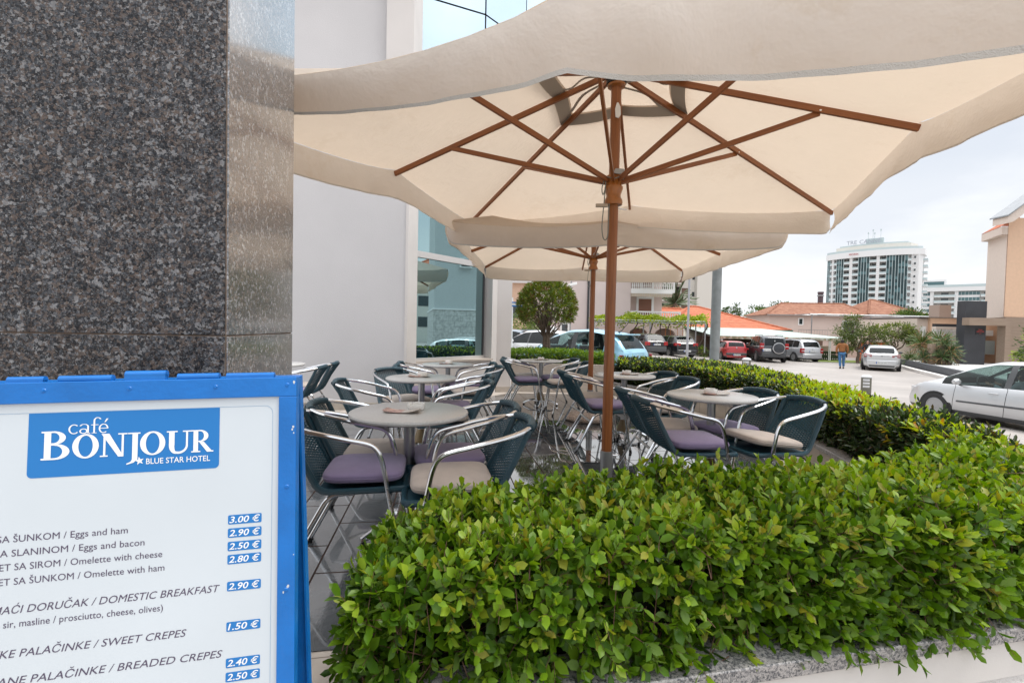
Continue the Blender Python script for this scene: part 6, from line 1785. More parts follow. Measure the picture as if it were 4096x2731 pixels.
rr = ramp(t_, [(.40, (.55, .52, .45)), (.52, (.40, .30, .20)), (.60, (.16, .22, .13)), (.68, (.5, .2, .14))]); L_(nzv.outputs['Fac'], rr.inputs['Fac']); L_(rr.outputs['Color'], b_.inputs['Base Color'])
va = part(ah, 'valance', m_vpat, (-5.2, 5.6, -1.53, -1.505, zA(.80), zA(1.02)))
b = MB(); vv, ff = text_polys('AGRO KLUB DOO DISKONT', .17); k = 1.75 / max(v[0] for v in vv); b.add([(v[0] * k + 1.75, -1.535, v[1] + zA(.85)) for v in vv], ff)
vv, ff = text_polys('K2', .24, bold=.006); b.add([(v[0] + 3.62, -1.535, v[1] + zA(.835)) for v in vv], ff); b.build('lettering', m_wink, va, smooth=False)
for x in (-4.6, -2.2, .1, 1.7, 3.9, 5.1): part(ah, 'post', M['white'], (x, x + .05, -1.5, -1.45, 0, zA(.82)), (x + .11, x + .16, -1.5, -1.45, 0, zA(.82)))
part(ah, 'back_wall', m_brown, (-5.2, 5.6, 1.8, 1.9, 0, zA(.95)))
part(ah, 'counter', mat('beige_counter', (.34, .27, .20), .7), (1.2, 5.4, .6, 1.2, zA(-.15), zA(.35)))
b = MB()
for i in range(26): b.lathe([(.09, 0), (.09, .06), (.05, .10), (.10, .28), (.05, .50), (.09, .56), (.09, .62)], 8, Matrix.Translation((1.0 + .17 * i, -.9, 0)))
b.box(.9, 5.6, -1.0, -.8, .62, .72); b.build('balustrade', mat('dark_green_stone', (.05, .075, .035), .8), ah)
oh = thing('old_house', 'old pale pink house under a weathered brown tile roof right of the awning', 'house', (42, 60, 0), R(-8))
m_oldw = mat('faded_pink_wall', (.58, .47, .42), .9, var=.06, vscale=.5)
part(oh, 'wall', m_oldw, (-8.4, 3.0, 0, 8, hz0, 3.8)); part(oh, 'wall', mat('faded_peach_wall', (.56, .45, .40), .9, var=.05), (3.0, 8.3, -1.4, 8, hz0, 3.9))
hip_roof(oh, -8.9, 4.0, -.5, 8.5, 3.8, 5.55, -5.4, 2.6, m_roof_old); hip_roof(oh, 2.4, 8.9, -2.0, 8.5, 3.95, 6.05, 4.9, 5.3, m_roof_old, ym=2.4)
part(oh, 'gutter', M['steel'], (-8.9, 2.9, -.62, -.5, 3.72, 3.82), (2.4, 8.9, -2.12, -2.0, 3.86, 3.96)); part(oh, 'downpipe', M['steel'], (2.86, 3.0, -1.55, -1.42, hz0, 3.9))
window(oh, .6, 1.8, 0, 1.5, 3.0, .16); window(oh, -4.7, -4.3, 0, 2.6, 3.3, .12); window(oh, 4.3, 5.9, -1.4, 2.0, 3.4, .12, m_wtrim)
st = thing('chimney_stack', 'tall dark chimney stack standing behind the old house roof', 'chimney', (47.5, 72, 0)); MB().lathe([(.42, 0), (.36, 7.6), (.42, 7.6), (.42, 7.9), (.36, 7.9)], 14).build('stack', mat('sooty_brick', (.10, .07, .08), .9), st)
MB().lathe([(.45, 7.2), (.47, 7.3), (.45, 7.4)], 14).build('band', M['steel'], st)

# ------------------------------------------------------------------ tower hotel
m_tw = mat('white_tower_cladding', (.70, .70, .70), .6)
m_tg = mat('dark_green_glass', (.010, .034, .038), .12, spec=.5)
m_tg2 = mat('blue_green_glass', (.035, .105, .115), .08, spec=1.0)
m_rail = mat('glass_railing', (.46, .54, .55), .15)
m_bay = mat('balcony_recess', (.42, .41, .39), .9)
tw = thing('tower_hotel', 'tall curved white hotel tower with dark green glass strips and rooftop letters', 'tower', (182.0, 237.0, 0), R(-46))
tw.scale = (.94, .94, 1.0)
def arc(s, d=0.0):
    """s 0..1 left to right along the facade; local y negative is towards the viewer"""
    x = -19.6 + 39.2 * s
    y = -11.0 * math.sqrt(max(0, 1 - ((x + 1.0) / 22.0) ** 2)) + 2.0
    n = Vector((x / 22.0 ** 2, (y - 2) / 11.0 ** 2, 0)).normalized()
    return Vector((x, y, 0)) + n * d
def afy(px): return (px - 205) / (1420 - 205)
FH, F0, NF = 3.05, 4.2, 12
ztop_ = F0 + FH * NF
def seg_prism(b, s0, s1, d0, d1, z0, z1, n=4):
    A = [arc(s0 + (s1 - s0) * i / n, d0) for i in range(n + 1)]; B_ = [arc(s0 + (s1 - s0) * i / n, d1) for i in range(n + 1)]
    b.band([(p.x, p.y) for p in A], [(p.x, p.y) for p in B_], z0, z1)
b = MB(); seg_prism(b, 0, 1, -2.2, -2.6, 0, ztop_, 24); b.build('rear_wall', m_bay, tw, smooth=False)
b = MB(); e = arc(1, 0); b.prism([(e.x - .3, e.y + .2), (e.x + .6, e.y + .4), (e.x + 5.2, e.y + 9.0), (e.x - 3, e.y + 11), (-17, e.y + 9), (arc(0).x, arc(0).y + .2), (arc(0, -2.7).x, arc(0, -2.7).y)] , 0, ztop_, None) if False else None
b = MB(); b.prism([(19.3, -3.6), (20.6, -1.6), (20.6, 7.5), (-18, 8.0), (-19.0, -1.0), (0, -4.8)], 0, ztop_); b.build('core', m_tw, tw, smooth=False)
kinds = [(205, 250, 'g'), (250, 285, 'b'), (285, 310, 'r'), (310, 355, 'b'), (355, 460, 'g'), (460, 545, 'b'), (545, 585, 'r'), (585, 668, 'b'), (668, 815, 'g'), (815, 905, 'b'), (905, 945, 'r'), (945, 1030, 'b'), (1030, 1283, 'g'), (1283, 1322, 'b'), (1322, 1420, 'r')]
rg = np.random.default_rng(8)
bal0 = {}
for a, c, k in kinds:
    s0, s1 = afy(a), afy(c)
    if k == 'r':
        b = MB(); seg_prism(b, s0, s1, -2.2, .25, 0, ztop_); o = b.build('pilaster', m_tw, tw, smooth=False)
        b = MB()
        for f in range(NF * 3): seg_prism(b, s0, s1, .25, .28, F0 + f * FH / 3, F0 + f * FH / 3 + .12, 2)
        b.build('grooves', m_bay, o, smooth=False)
    elif k == 'g':
        b = MB(); seg_prism(b, s0, s1, -.4, .0, 0, ztop_, 8); g_ = b.build('glass_strip', m_tg, tw, smooth=False)
        b = MB(); n = max(2, round((c - a) / 38))
        for i in range(n + 1):
            s = s0 + (s1 - s0) * i / n; p = arc(s, .0); q = arc(s, .16); d = Vector((-(q - p).y, (q - p).x, 0)).normalized() * .10
            b.prism([(p - d).to_tuple()[:2], (q - d).to_tuple()[:2], (q + d).to_tuple()[:2], (p + d).to_tuple()[:2]], 0, ztop_)
        b.build('mullions', m_rail, g_, smooth=False)
        b = MB()
        for f in range(NF):
            for i in range(n):
                if rg.uniform() < .55: seg_prism(b, s0 + (s1 - s0) * (i + .06) / n, s0 + (s1 - s0) * (i + .94) / n, .01, .03, F0 + f * FH + .2, F0 + f * FH + FH * rg.choice([.55, .8]), 1)
        b.build('pale_panes', m_tg2, g_, smooth=False)  # panes of a paler blue-green glass, scattered at random
    else:
        for f in range(NF):
            z = F0 + f * FH
            b = MB(); seg_prism(b, s0, s1, -2.2, .3, z - .18, z + .12, 3); bl = b.build('balcony', m_tw, tw, smooth=False)
            b = MB(); seg_prism(b, s0, s1, .16, .22, z + .12, z + 1.05, 3); b.build('railing', m_rail, bl, smooth=False)
            b = MB(); sm = s0 + (s1 - s0) * .30; seg_prism(b, sm, sm + (s1 - s0) * .5, -2.2, -2.1, z + .15, z + 2.3, 1); b.build('door', m_tg, bl, smooth=False)
b = MB(); seg_prism(b, -.005, 1.02, -4, .9, ztop_ - .3, ztop_ + 2.6, 28); b.prism([(18, -4.4), (21.4, -2.2), (21.4, 8.2), (-19.5, 8.6), (-20, -1), (0, -5)], ztop_ - .25, ztop_ + 2.55); cr_ = b.build('crown', m_tw, tw, smooth=False)
b = MB(); seg_prism(b, .0, 1.01, .55, .60, ztop_ + 2.6, ztop_ + 3.7, 28); b.build('roof_railing', m_rail, cr_, smooth=False)
b = MB(); A = [arc(.06 + .88 * i / 20, -2.5) for i in range(21)]; b.prism([(p.x, p.y) for p in A] + [(18, 5), (-16, 5)], ztop_ + 2.6, ztop_ + 5.8); b.build('penthouse', m_apt, tw, smooth=False)
b = MB(); A = [arc(.10 + .82 * i / 20, -3.2) for i in range(21)]; b.prism([(p.x, p.y) for p in A] + [(16, 5), (-14, 5)], ztop_ + 5.8, ztop_ + 6.6); b.build('roof_slab', m_rail, tw, smooth=False)
b = MB(); x = -10.6
for w_ in ('TRE', 'CANNE'):
    vv, ff = text_polys(w_, 2.7, bold=.04); b.add([(v[0] + x, -7.0 + .0 * x, v[1] + ztop_ + 6.7) for v in vv], ff); x += max(v[0] for v in vv) + 1.0
b.build('rooftop_letters', mat('grey_letters', (.34, .37, .42), .5), tw, smooth=False)
b = MB()
for x_, h in ((-1.5, 4.0), (.5, 5.2), (1.2, 3.6), (3.8, 5.0)): b.tube([(x_, -5, ztop_ + 6.6), (x_, -5, ztop_ + 8.5 + h)], .10, 5); b.box(x_ - .3, x_ + .3, -5.1, -4.9, ztop_ + 7.5 + h, ztop_ + 8.3 + h)
b.box(-2.5, 5, -4.5, -2, ztop_ + 6.6, ztop_ + 9.2); b.build('antennas', m_rail, tw, smooth=False)
b = MB(); vv, ff = text_polys('RESTORAN', 1.1, bold=.03); q = arc(.33, .93); b.add([(q.x - 2 + v[0] * .75, q.y - .6 + v[0] * -.05, v[1] + ztop_ + .9) for v in vv], ff); b.build('red_sign', m_red, cr_, smooth=False)
for f in range(NF):
    z = F0 + f * FH
    o = part(tw, 'side_window', m_wdark, (17.6, 18.3, -5.4, -4.6, z + .9, z + 1.9)); o.rotation_euler = (0, 0, 0)
    o = part(tw, 'side_balcony', m_tw, (20.6, 22.4, .5, 5, z - .1, z + .1)); part(o, 'railing', m_rail, (22.3, 22.4, .5, 5, z + .1, z + 1.1), (20.6, 22.3, .5, .6, z + .1, z + 1.1))
# lower second hotel
m_h2 = thing('terraced_hotel', 'lower white hotel with stepped glass balconies right of the curved tower', 'building', (235, 256, 0), R(-40))
part(m_h2, 'wall', m_bay, (-18, 20, -1, 14, 0, 27.0)); part(m_h2, 'roof_band', m_tw, (-19, 21, -3, 14, 26.4, 28.6)); part(m_h2, 'roof_railing', m_rail, (-19, 21, -3.05, -3, 28.6, 29.9))
part(m_h2, 'penthouse', m_tw, (-12, 2, 0, 12, 28.6, 33.0)); part(m_h2, 'penthouse_glass', m_tg2, (-9, 1, -.1, 0, 30, 32))
for x0, x1, gl__ in ((-18, -12.5, 0), (-11, -4.5, 1), (-3, 5.5, 0), (6.5, 15, 1), (15.2, 19, 0)):
    for f in range(8):
        z = 2.0 + f * 3.05
        if gl__:
            o = part(m_h2, 'window_bay', m_tg2, (x0, x1, -1.5, -1.0, z + .9, z + 2.7)); part(o, 'mullion', m_rail, *[(x0 + (x1 - x0) * i / 6 - .07, x0 + (x1 - x0) * i / 6 + .07, -1.56, -1.5, z + .9, z + 2.7) for i in range(7)]); part(o, 'spandrel', m_tw, (x0, x1, -1.5, -1.0, z - .35, z + .9))
        else:
            o = part(m_h2, 'balcony', m_tw, (x0, x1, -3, -1, z - .2, z + .2)); part(o, 'railing', m_rail, (x0, x1, -3, -2.9, z + .2, z + 1.1)); part(o, 'door', m_wdark, (x0 + (x1 - x0) * .35, x0 + (x1 - x0) * .7, -1.05, -1.0, z + .2, z + 2.4))
for x in (-11.8, -3.8, 6.0): part(m_h2, 'pilaster', m_tw, (x - .75, x + .75, -2.2, -1, 0, 26.4))

# ------------------------------------------------------------------ right side: peach villa, monolith, garden
m_pch = mat('peach_villa_render', (.68, .46, .32), .85, var=.04); m_pch2 = mat('pale_peach_render', (.66, .56, .49), .85, var=.03)
m_trav = wood('striped_travertine', (.33, .25, .19), (.24, .17, .125), .6, 0, .35)
vl = thing('peach_villa', 'tall peach villa with stepped white eaves and a tile roof at right edge', 'house', (31, 30, 0))
def skew(name, m, x0, y0, x1, z0, z1, far=6.0, out=0.0):
    b = MB(); b.prism([(x0, y0), (x1, y0), (x1 + 1, y0 + far), (x0 + far * 1.12 + out, y0 + far)], z0, z1); return b.build(name, m, vl, smooth=False)
skew('wall', m_pch, -.40, -1.0, 6, 2.62, 8.75); skew('wall', m_trav, -.40, -1.05, 6, -.9, 2.60)
b = MB(); b.prism([(-.405, -.95), (.75, 1.35), (3, 1.35), (3, -.95)], 2.6, 7.72); b.build('wall', m_pch2, vl, smooth=False)
b = MB(); b.prism([(-.80, -1.0), (.35, 1.4), (2, 1.4), (2, -.98), (-.41, -.98)], 7.72, 8.2); b.build('eave', m_pch2, vl, smooth=False)
b = MB(); b.add([(-.82, -1.0, 8.22), (.30, -.96, 9.0), (1.6, 1.4, 9.0), (.33, 1.4, 8.22), (.30, -.97, 8.21), (1.6, 1.4, 8.21)], [(0, 1, 2, 3), (0, 4, 1), (3, 2, 5)]); b.build('roof', m_roof, vl, smooth=False)
XZ = Matrix(((1, 0, 0, 0), (0, 0, -1, 0), (0, 1, 0, 0), (0, 0, 0, 1)))
b = MB(); b.prism([(-1.4, 8.6), (.07, 9.77), (4, 12.9), (4, 12.3), (.07, 9.2), (-1.05, 8.3), (-1.4, 8.19)], 1.0, 1.9, XZ); b.build('gable_trim', m_pch2, vl, smooth=False)
b = MB(); b.prism([(-1.5, 8.60), (.07, 9.79), (4, 12.92), (4, 13.0), (.07, 9.87), (-1.5, 8.68)], .9, 2.0, XZ); b.build('verge', M['steel'], vl, smooth=False)
mo = thing('sign_monolith', 'black stone monolith with a small red lettered plaque beside the travertine frame', 'monolith', (29.0, 29.1, GZ))
part(mo, 'slab', mat('black_stone', (.035, .037, .044), .5, var=.2, vscale=1.2), (-.72, .62, 0, .55, 0, 4.32))
pq = part(mo, 'plaque', M['black'], (-.02, .52, -.02, 0, 2.24, 2.62)); b = MB()
for tx_, z, h in (('VILLA', 2.52, .10), ('CENTAR', 2.40, .12), ('***', 2.27, .10)):
    vv, ff = text_polys(tx_, h); w_ = max(v[0] for v in vv); b.add([(v[0] + .25 - w_ / 2, -.022, v[1] + z - .02) for v in vv], ff)
b.build('lettering', mat('red_letters', (.65, .05, .04), .5), pq, smooth=False)
fr = thing('travertine_frame', 'brown travertine portal frame with beam running in front of the black monolith', 'portal', (29.4, 28.6, GZ))
part(fr, 'beam', m_trav, (-1.32, 1.25, 0, .48, 2.80, 3.26)); part(fr, 'post', m_trav, (.92, 1.25, 0, .5, 0, 2.80))
sw_ = thing('stone_wall', 'pale split stone wall behind the travertine frame opening', 'wall', (30.3, 32.2, GZ)); m_split = mat('split_white_stone', (.55, .52, .48), .8, bump=.8, bscale=9); bricks(m_split, .6, .3, (.36, .34, .32), [(.52, .49, .46), (.58, .55, .51)], axes='XZ', bump=.5, msize=.008)
part(sw_, 'masonry', m_split, (-1, 2.4, 0, .3, 0, 2.6)); part(sw_, 'capping', m_pch2, (-1, 2.4, -.02, .32, 2.62, 2.75)); part(sw_, 'gap_shadow_board', M['dark'], (-1, 2.4, .05, .28, 2.75, 2.95))
ob_ = thing('peach_annexe', 'low peach flat roofed building with a grey awning box left of the monolith', 'building', (31, 34.2, 0))
part(ob_, 'wall', m_pch, (-.3, 5, 0, 6, -.9, 2.68)); part(ob_, 'wall', m_pch2, (-1.1, -.3, .2, 6, -.9, 2.62)); part(ob_, 'awning_box', M['white'], (-.1, 4, -.35, 0, 1.45, 1.85)); part(ob_, 'awning_cloth', m_rail, (.3, 4, -.5, -.3, .1, 1.1)); part(ob_, 'meter_box', M['white'], (-.85, -.6, .02, .2, 1.3, 2.05))
part(ob_, 'parapet', M['steel'], (-1.15, 5, -.05, 6, 2.68, 2.74)); part(ob_, 'roof_planter', mat('terracotta', (.35, .16, .09), .8), (2.9, 3.4, .5, 1.0, 2.75, 3.0)); part(ob_, 'chimney', mat('tiled_chimney', (.36, .27, .22), .9), (1.7, 2.6, 1.5, 2.4, 2.74, 3.75))
ow = thing('orange_wall', 'vivid orange red garden wall behind the second fruit tree', 'wall', (29.8, 37, GZ)); part(ow, 'face', mat('orange_red_paint', (.62, .16, .07), .8, var=.06), (-2.0, 2.2, 0, .25, 0, 1.5)); part(ow, 'capping', m_oldw, (-2.1, 2.25, -.05, .3, 1.5, 1.64))
b = MB()
for i in range(30): b.box(-2 + i * .14, -1.985 + i * .14, -.5, -.485, 0, .9)
b.box(-2, 2.2, -.5, -.48, .86, .89); b.box(-2, 2.2, -.5, -.48, .1, .13); wf = thing('wire_fence', 'thin dark fence along the foot of the orange wall', 'fence', (29.8, 36.9, GZ)); b.build('bars', M['dark'], wf, smooth=False); part(wf, 'post', M['dark'], (-.1, -.06, -.52, -.46, 0, .95))
tf = thing('bare_pergola', 'bare pale metal pergola frame over the terrace before the old house', 'pergola', (32, 42, GZ)); b = MB()
for y in (0, 2.2): b.tube([(-5.2, y, 3.85), (5.6, y, 3.85)], .06, 6)
for i in range(6): b.tube([(-5.2 + 2.1 * i, 0, 3.86), (-5.2 + 2.1 * i, 2.2, 3.86)], .035, 5)
b.build('beams', M['steel'], tf)
for x in (3.4, 5.4, -5.0): MB().cyl((x, 0, 0), (x, 0, 3.85), .05, n=8).build('post', M['steel'], tf)
MB().box(-6, 6.0, .3, 3, 0, 1.5).build('terrace_wall', m_oldw, tf, smooth=False); b = MB()
for i in range(50): b.box(-6 + i * .24, -5.985 + i * .24, .25, .265, 1.5, 2.45)
b.box(-6, 6, .24, .27, 2.42, 2.46); b.box(-6, 6, .24, .27, 1.56, 1.60); b.build('railing', M['steel'], tf, smooth=False)
# kerbed bed
KB = spline([(17.5, 17.0), (19.4, 20.2), (21.2, 23.2), (23.4, 27.2), (25.6, 31.0), (26.5, 33.5)], 5); off2 = lambda d: [(p[0] + d * .87, p[1] - d * .48) for p in KB]
kb = thing('kerb_bed', 'curved garden bed with pale kerb and low dark wall in front of the palms', 'garden bed', (22, 25, GZ))
for nm, d0, d1, z0, z1, m in (('kerb', 0, .28, -.05, .15, m_plain), ('low_wall', .45, .70, -.05, .48, mat('dark_grey_wall', (.07, .075, .085), .6, var=.2)), ('white_gravel', .72, 6.5, -.05, .36, mat('white_gravel', (.60, .59, .57), .9, var=.2, vscale=25, bump=1, bscale=30)), ('kerb_gap', .285, .445, -.05, .05, m_soil)):
    b = MB(); b.band([(p[0] - 22, p[1] - 25) for p in off2(d0)], [(p[0] - 22, p[1] - 25) for p in off2(d1)], z0, z1); b.build(nm, m, kb, smooth=False)
lw = MB(); lw.poly([(22.9, 34.6, GZ + .01), (26.3, 33.6, GZ + .01), (30, 37, GZ + .01), (24.0, 38, GZ + .01)]); lw_ = lw.build('lawn', mat('short_lawn', (.13, .17, .03), .95, var=.3, vscale=8)); lw_['kind'] = 'structure'

# ------------------------------------------------------------------ town planting
m_yuc = leaf_mat('yucca_leaf', [(.03, .065, .02), (.055, .10, .03), (.10, .15, .05)], .4, .2)
m_dry = leaf_mat('dry_palm_leaf', [(.30, .18, .08), (.22, .15, .07)], .8, .2)
m_fan = leaf_mat('fan_palm_leaf', [(.05, .10, .02), (.08, .14, .03), (.13, .17, .05)], .45, .25)
def spiky(name, label, loc, heads, ln, n, wr, mats, seed, group=None, up=.6, dry=.12, droop=.5, trunk=True, cat='plant', tr=.09):
    rg = np.random.default_rng(seed); t = thing(name, label, cat, loc, 0, group)
    P, D, W_ = [], [], []
    b = MB()
    for h in heads:
        if trunk: limb(b, (h[0] * .3, h[1] * .3, -.1), h, tr, tr * .8, .04, rg)
        d = unit(rg.normal(size=(n, 3)) + np.array((0, 0, up))); P.append(np.array(h) + d * .06); D.append(d)
    P = np.concatenate(P); D = np.concatenate(D)
    L0 = ln * rg.uniform(.7, 1.1, len(P)); Nn = unit(np.cross(np.cross(D, np.array((0, 0, 1.0))), D) * -1 + rg.normal(0, .1, D.shape) + np.array((0, 0, .4)))
    mi = ((D[:, 2] < -.1) & (rg.uniform(size=len(P)) < .5) | (rg.uniform(size=len(P)) < dry)).astype(int)
    D2 = D.copy(); D2[:, 2] -= droop; D2 = unit(D2)
    me1 = leaf_mesh('leaves', np.concatenate([P, P + D * (L0 * .52)[:, None]]), np.concatenate([D, D2]), np.concatenate([Nn, Nn]), np.concatenate([L0 * .62, L0 * .55]), np.concatenate([L0 * wr, L0 * wr * .9]), mats, np.concatenate([mi, mi]))
    if trunk: b.build('trunk', m_bark, t)
    link('leaves', me1, t)
    return t
gz2 = GZ + .34
spiky('yucca', 'dark green yucca with several stiff rosettes just left of the black monolith', (26.1, 27.8, gz2), [(-.35, 0, .45), (.05, -.1, .85), (.35, .1, .5), (.0, .2, 1.25)], .62, 90, .055, [m_yuc, m_dry], 2)
spiky('yucca', 'low yucca with pale drooping leaves between the travertine pillars', (25.35, 28.4, gz2), [(-.2, 0, .35), (.3, 0, .6)], .60, 80, .055, [m_yuc, m_dry], 4)
spiky('fan_palm', 'shaggy fan palm with brown hanging fronds left of the yuccas', (26.3, 29.2, gz2), [(-.55, 0, 1.30), (.55, 0, 1.35)], .78, 150, .05, [m_fan, m_dry], 6, up=.15, dry=.2, droop=.25, tr=.16, cat='palm')
spiky('agave', 'low spreading green cycad at the far tip of the kerbed bed', (26.25, 30.6, gz2), [(0, 0, .2)], .62, 110, .05, [m_fan, m_yuc], 7, up=.5, trunk=False)
for i, (x, y, lab) in enumerate(((25.55, 28.3, 'short striped travertine pillar among the palms, left one'), (26.12, 28.3, 'short striped travertine pillar among the palms, right one nearer monolith'))):
    o = MB().box(-.14, .14, -.14, .14, 0, 1.25).build('stone_pillar', m_trav, smooth=False, bevel=.01); o.location = (x, y, gz2); tag(o, lab, 'pillar', 'travertine pillars in the garden bed')
spiky('date_palm', 'date palm with arching grey green fronds before the cream apartment block', (21.6, 62, -.9), [(0, 0, 5.9)], 3.6, 70, .05, [mat('palm_frond', (.07, .10, .04), .6), m_dry], 9, up=.5, dry=.03, droop=.45, tr=.3, cat='palm')
LOQ = leaf_mat('fruit_tree_leaf', [(.05, .085, .02), (.09, .13, .03), (.14, .17, .05)], .4, .25); LOQ2 = leaf_mat('fresh_fruit_tree_leaf', [(.13, .18, .03), (.19, .23, .05)], .4, .3)
tree('fruit_tree', 'small leafy fruit tree with dark forked trunk behind the walking man', (25.2, 33.8, GZ), .8, [(-.6, 0, 2.3, 1.0, .8, .55), (.5, 0, 2.2, 1.0, .8, .6), (1.3, 0, 1.8, .8, .7, .5), (-.9, 0, 1.5, .5, .5, .6), (-.5, 0, 3.1, .5, .4, .4)], .17, [LOQ, LOQ2], 3, .13, 95, 36, 8, 'fruit trees by the lawn', .15, .32, wr=.36)
tree('fruit_tree', 'yellower small fruit tree in front of the orange wall, right of the silver hatchback roof', (28.2, 34.4, GZ), .9, [(-.9, 0, 2.3, 1.1, .8, .45), (.3, 0, 2.45, 1.1, .8, .45), (1.2, 0, 1.9, .8, .6, .35)], .17, [LOQ, LOQ2], 5, .13, 85, 36, 8, 'fruit trees by the lawn', .45, .32, wr=.36)
BUSHY = leaf_mat('dense_tree_leaf', [(.025, .055, .012), (.05, .095, .018), (.09, .14, .025)], .45, .25); PALE = leaf_mat('pale_tree_leaf', [(.07, .12, .03), (.11, .17, .045), (.16, .22, .07)], .5, .3)
tree('dense_tree', 'dense green layered tree between the old house and the peach annexe', (41.5, 48, -.8), 1.2, [(0, 0, 2.6, 2.1, 1.6, 1.7), (-.6, 0, 3.9, 1.2, 1.2, .8), (.8, 0, 3.2, 1.6, 1.2, 1.2)], .28, [BUSHY, PALE], 8, .2, 120, 34, 5, None, .25, .5)
tree('leafy_tree', 'pale green leafy tree group behind the orange hipped roof', (51.5, 92, -1), 2.5, [(-3.0, 0, 5.5, 2.2, 2, 2.4), (0, 0, 6.0, 2.4, 2, 2.3), (3.0, 0, 5.8, 2.2, 2, 2.6), (5.6, 0, 5.2, 1.5, 1.5, 1.6)], .45, [PALE, BUSHY], 9, .3, 150, 34, 10, None, .3, .75, shell=.3)
tree('leafy_tree', 'bright low shrub tree at the left end of the old house', (36.2, 68, -1), 1.0, [(0, 0, 2.6, 1.2, 1.2, 1.6)], .3, [PALE, BUSHY], 10, .15, 40, 34, 4, None, .1, .5)
tree('leafy_tree', 'dark treetops seen over the awning hall roof ridge, far off', (44.5, 96, -1), 3, [(0, 0, 6.2, .9, .9, 1.4), (-1.6, 0, 6.0, .7, .7, .8), (1.6, 0, 6.4, .6, .6, 1.8)], .4, [BUSHY, BUSHY], 12, .2, 34, 34, 4, None, .1, .5)
tree('shrub', 'tall leafy shrub at the right edge before the brown travertine wall', (23.6, 20.6, GZ), .6, [(0, 0, 1.7, .85, .8, 1.35), (.7, 0, 2.2, .9, .8, 1.3), (.5, 0, 1.1, 1.0, .9, .9)], .13, [BUSHY, GREEN_Y], 14, .08, 130, 44, 6, None, .30, .34, cat='shrub')
tree('garden_tree', 'light green garden tree by the peach house left of the topiary', (1.0, 27, ground_z(1, 27)), 1.0, [(-.2, 0, 1.9, .8, .8, .9), (.4, 0, 1.3, .7, .7, .6)], .16, [PALE, LOQ2], 15, .08, 60, 34, 5, None, .3, .35)
b = MB()
for i in range(28): b.box(i * .12, i * .12 + .02, 0, .02, 0, 1.05)
b.box(0, 3.3, 0, .02, .95, .98); b.box(0, 3.3, 0, .02, .12, .15); fc = thing('iron_fence', 'black iron fence between the newer black hatchback and the red car', 'fence', (13.6, 37.0, GZ)); b.build('bars', M['dark'], fc, smooth=False); part(fc, 'post', M['dark'], (-.06, .04, -.04, .06, 0, 1.2), (3.25, 3.35, -.04, .06, 0, 1.2))
tree('shrub', 'small round green shrub at the foot of the iron fence', (15.0, 36.6, GZ), .2, [(0, 0, .45, .45, .4, .4)], .09, [BUSHY, GREEN_Y], 16, .03, 40, 24, 3, None, .3, .2, cat='shrub')
tn = thing('canvas_tent', 'cream canvas canopy with green edges left of the awning hall', 'canopy', (16.4, 41, GZ)); b = MB(); b.add([(-1.6, 0, 1.2), (1.0, 0, 1.2), (1.0, 2, 2.5), (-.8, 2, 2.5)], [(0, 1, 2, 3)]); b.add([(-1.6, 0, 0), (1.0, 0, 0), (1.0, 0, 1.2), (-1.6, 0, 1.2)], [(0, 1, 2, 3)]); b.build('cloth', mat('cream_tent', (.5, .47, .40), .8), tn, smooth=False); b = MB(); b.tube([(-.8, 1.9, 2.55), (1.4, -.1, 1.75)], .07, 6); b.build('edge', mat('green_band', (.02, .16, .11), .6), tn); part(tn, 'post', M['steel'], (.55, .68, -.3, -.2, 0, 2.9))

# ------------------------------------------------------------------ seen only mirrored in the hotel window
gb = thing('grey_building', 'grey building with pale stone base, mirrored in the teal hotel window', 'building', (25, 13.6, 0))
m_gbw = mat('cool_grey_render', (.50, .52, .52), .85, var=.03); m_base = mat('split_stone_base', (.52, .51, .49), .8, bump=.5, bscale=8); bricks(m_base, .9, .42, (.34, .33, .32), [(.50, .49, .47), (.56, .55, .53)], axes='YZ', bump=.4, msize=.012)
part(gb, 'wall', m_gbw, (0, 9, -4.2, 4.4, 2.55, 11)); part(gb, 'stone_base', m_base, (-.06, 9.06, -4.26, 4.46, -.9, 2.5)); part(gb, 'string_course', M['white'], (-.14, 9.1, -4.3, 4.5, 2.5, 2.6))
o = part(gb, 'air_conditioner', M['white'], (-.35, -.0, -2.4, -1.5, 5.6, 6.3)); part(o, 'fan_grille', M['dark'], (-.37, -.35, -2.3, -1.7, 5.68, 6.22))
fb = thing('far_house', 'distant grey house under an orange roof, mirrored in the hotel window', 'house', (52, 11.5, 0)); part(fb, 'wall', m_apt, (0, 8, -3.5, 3.0, -.9, 8.6)); hip_roof(fb, -.6, 8.6, -4, 3.6, 8.6, 10.8, 3, 5, m_roof)
for z in (1.2, 3.9, 6.5): part(fb, 'window', m_wdark, (-.05, 0, -2.6, 2.2, z, z + 1.3))
# ------------------------------------------------------------------ people
m_skin = mat('skin', (.42, .24, .17), .55); m_hair = mat('dark_hair', (.02, .015, .012), .7)
m_jack = mat('brown_jacket', (.26, .105, .035), .9, var=.15, vscale=9, bump=.3, bscale=60); m_jean = mat('blue_jeans', (.045, .13, .27), .9, var=.2, vscale=8); m_shoe = mat('black_shoes', (.02, .018, .02), .5)
def skin(name, pts, edges, rad, m, parent, sub=2, root=0):
    me = bpy.data.meshes.new(name); me.from_pydata(pts, edges, [])
    me.materials.append(m)
    o = link(name, me, parent)
    o.modifiers.new('skin', 'SKIN'); sk = me.skin_vertices[0].data if me.skin_vertices else None
    for i, r in enumerate(rad):
        sk[i].radius = r if isinstance(r, tuple) else (r, r)
        sk[i].use_root = (i == root)
    s_ = o.modifiers.new('sub', 'SUBSURF'); s_.levels = s_.render_levels = sub
    return o
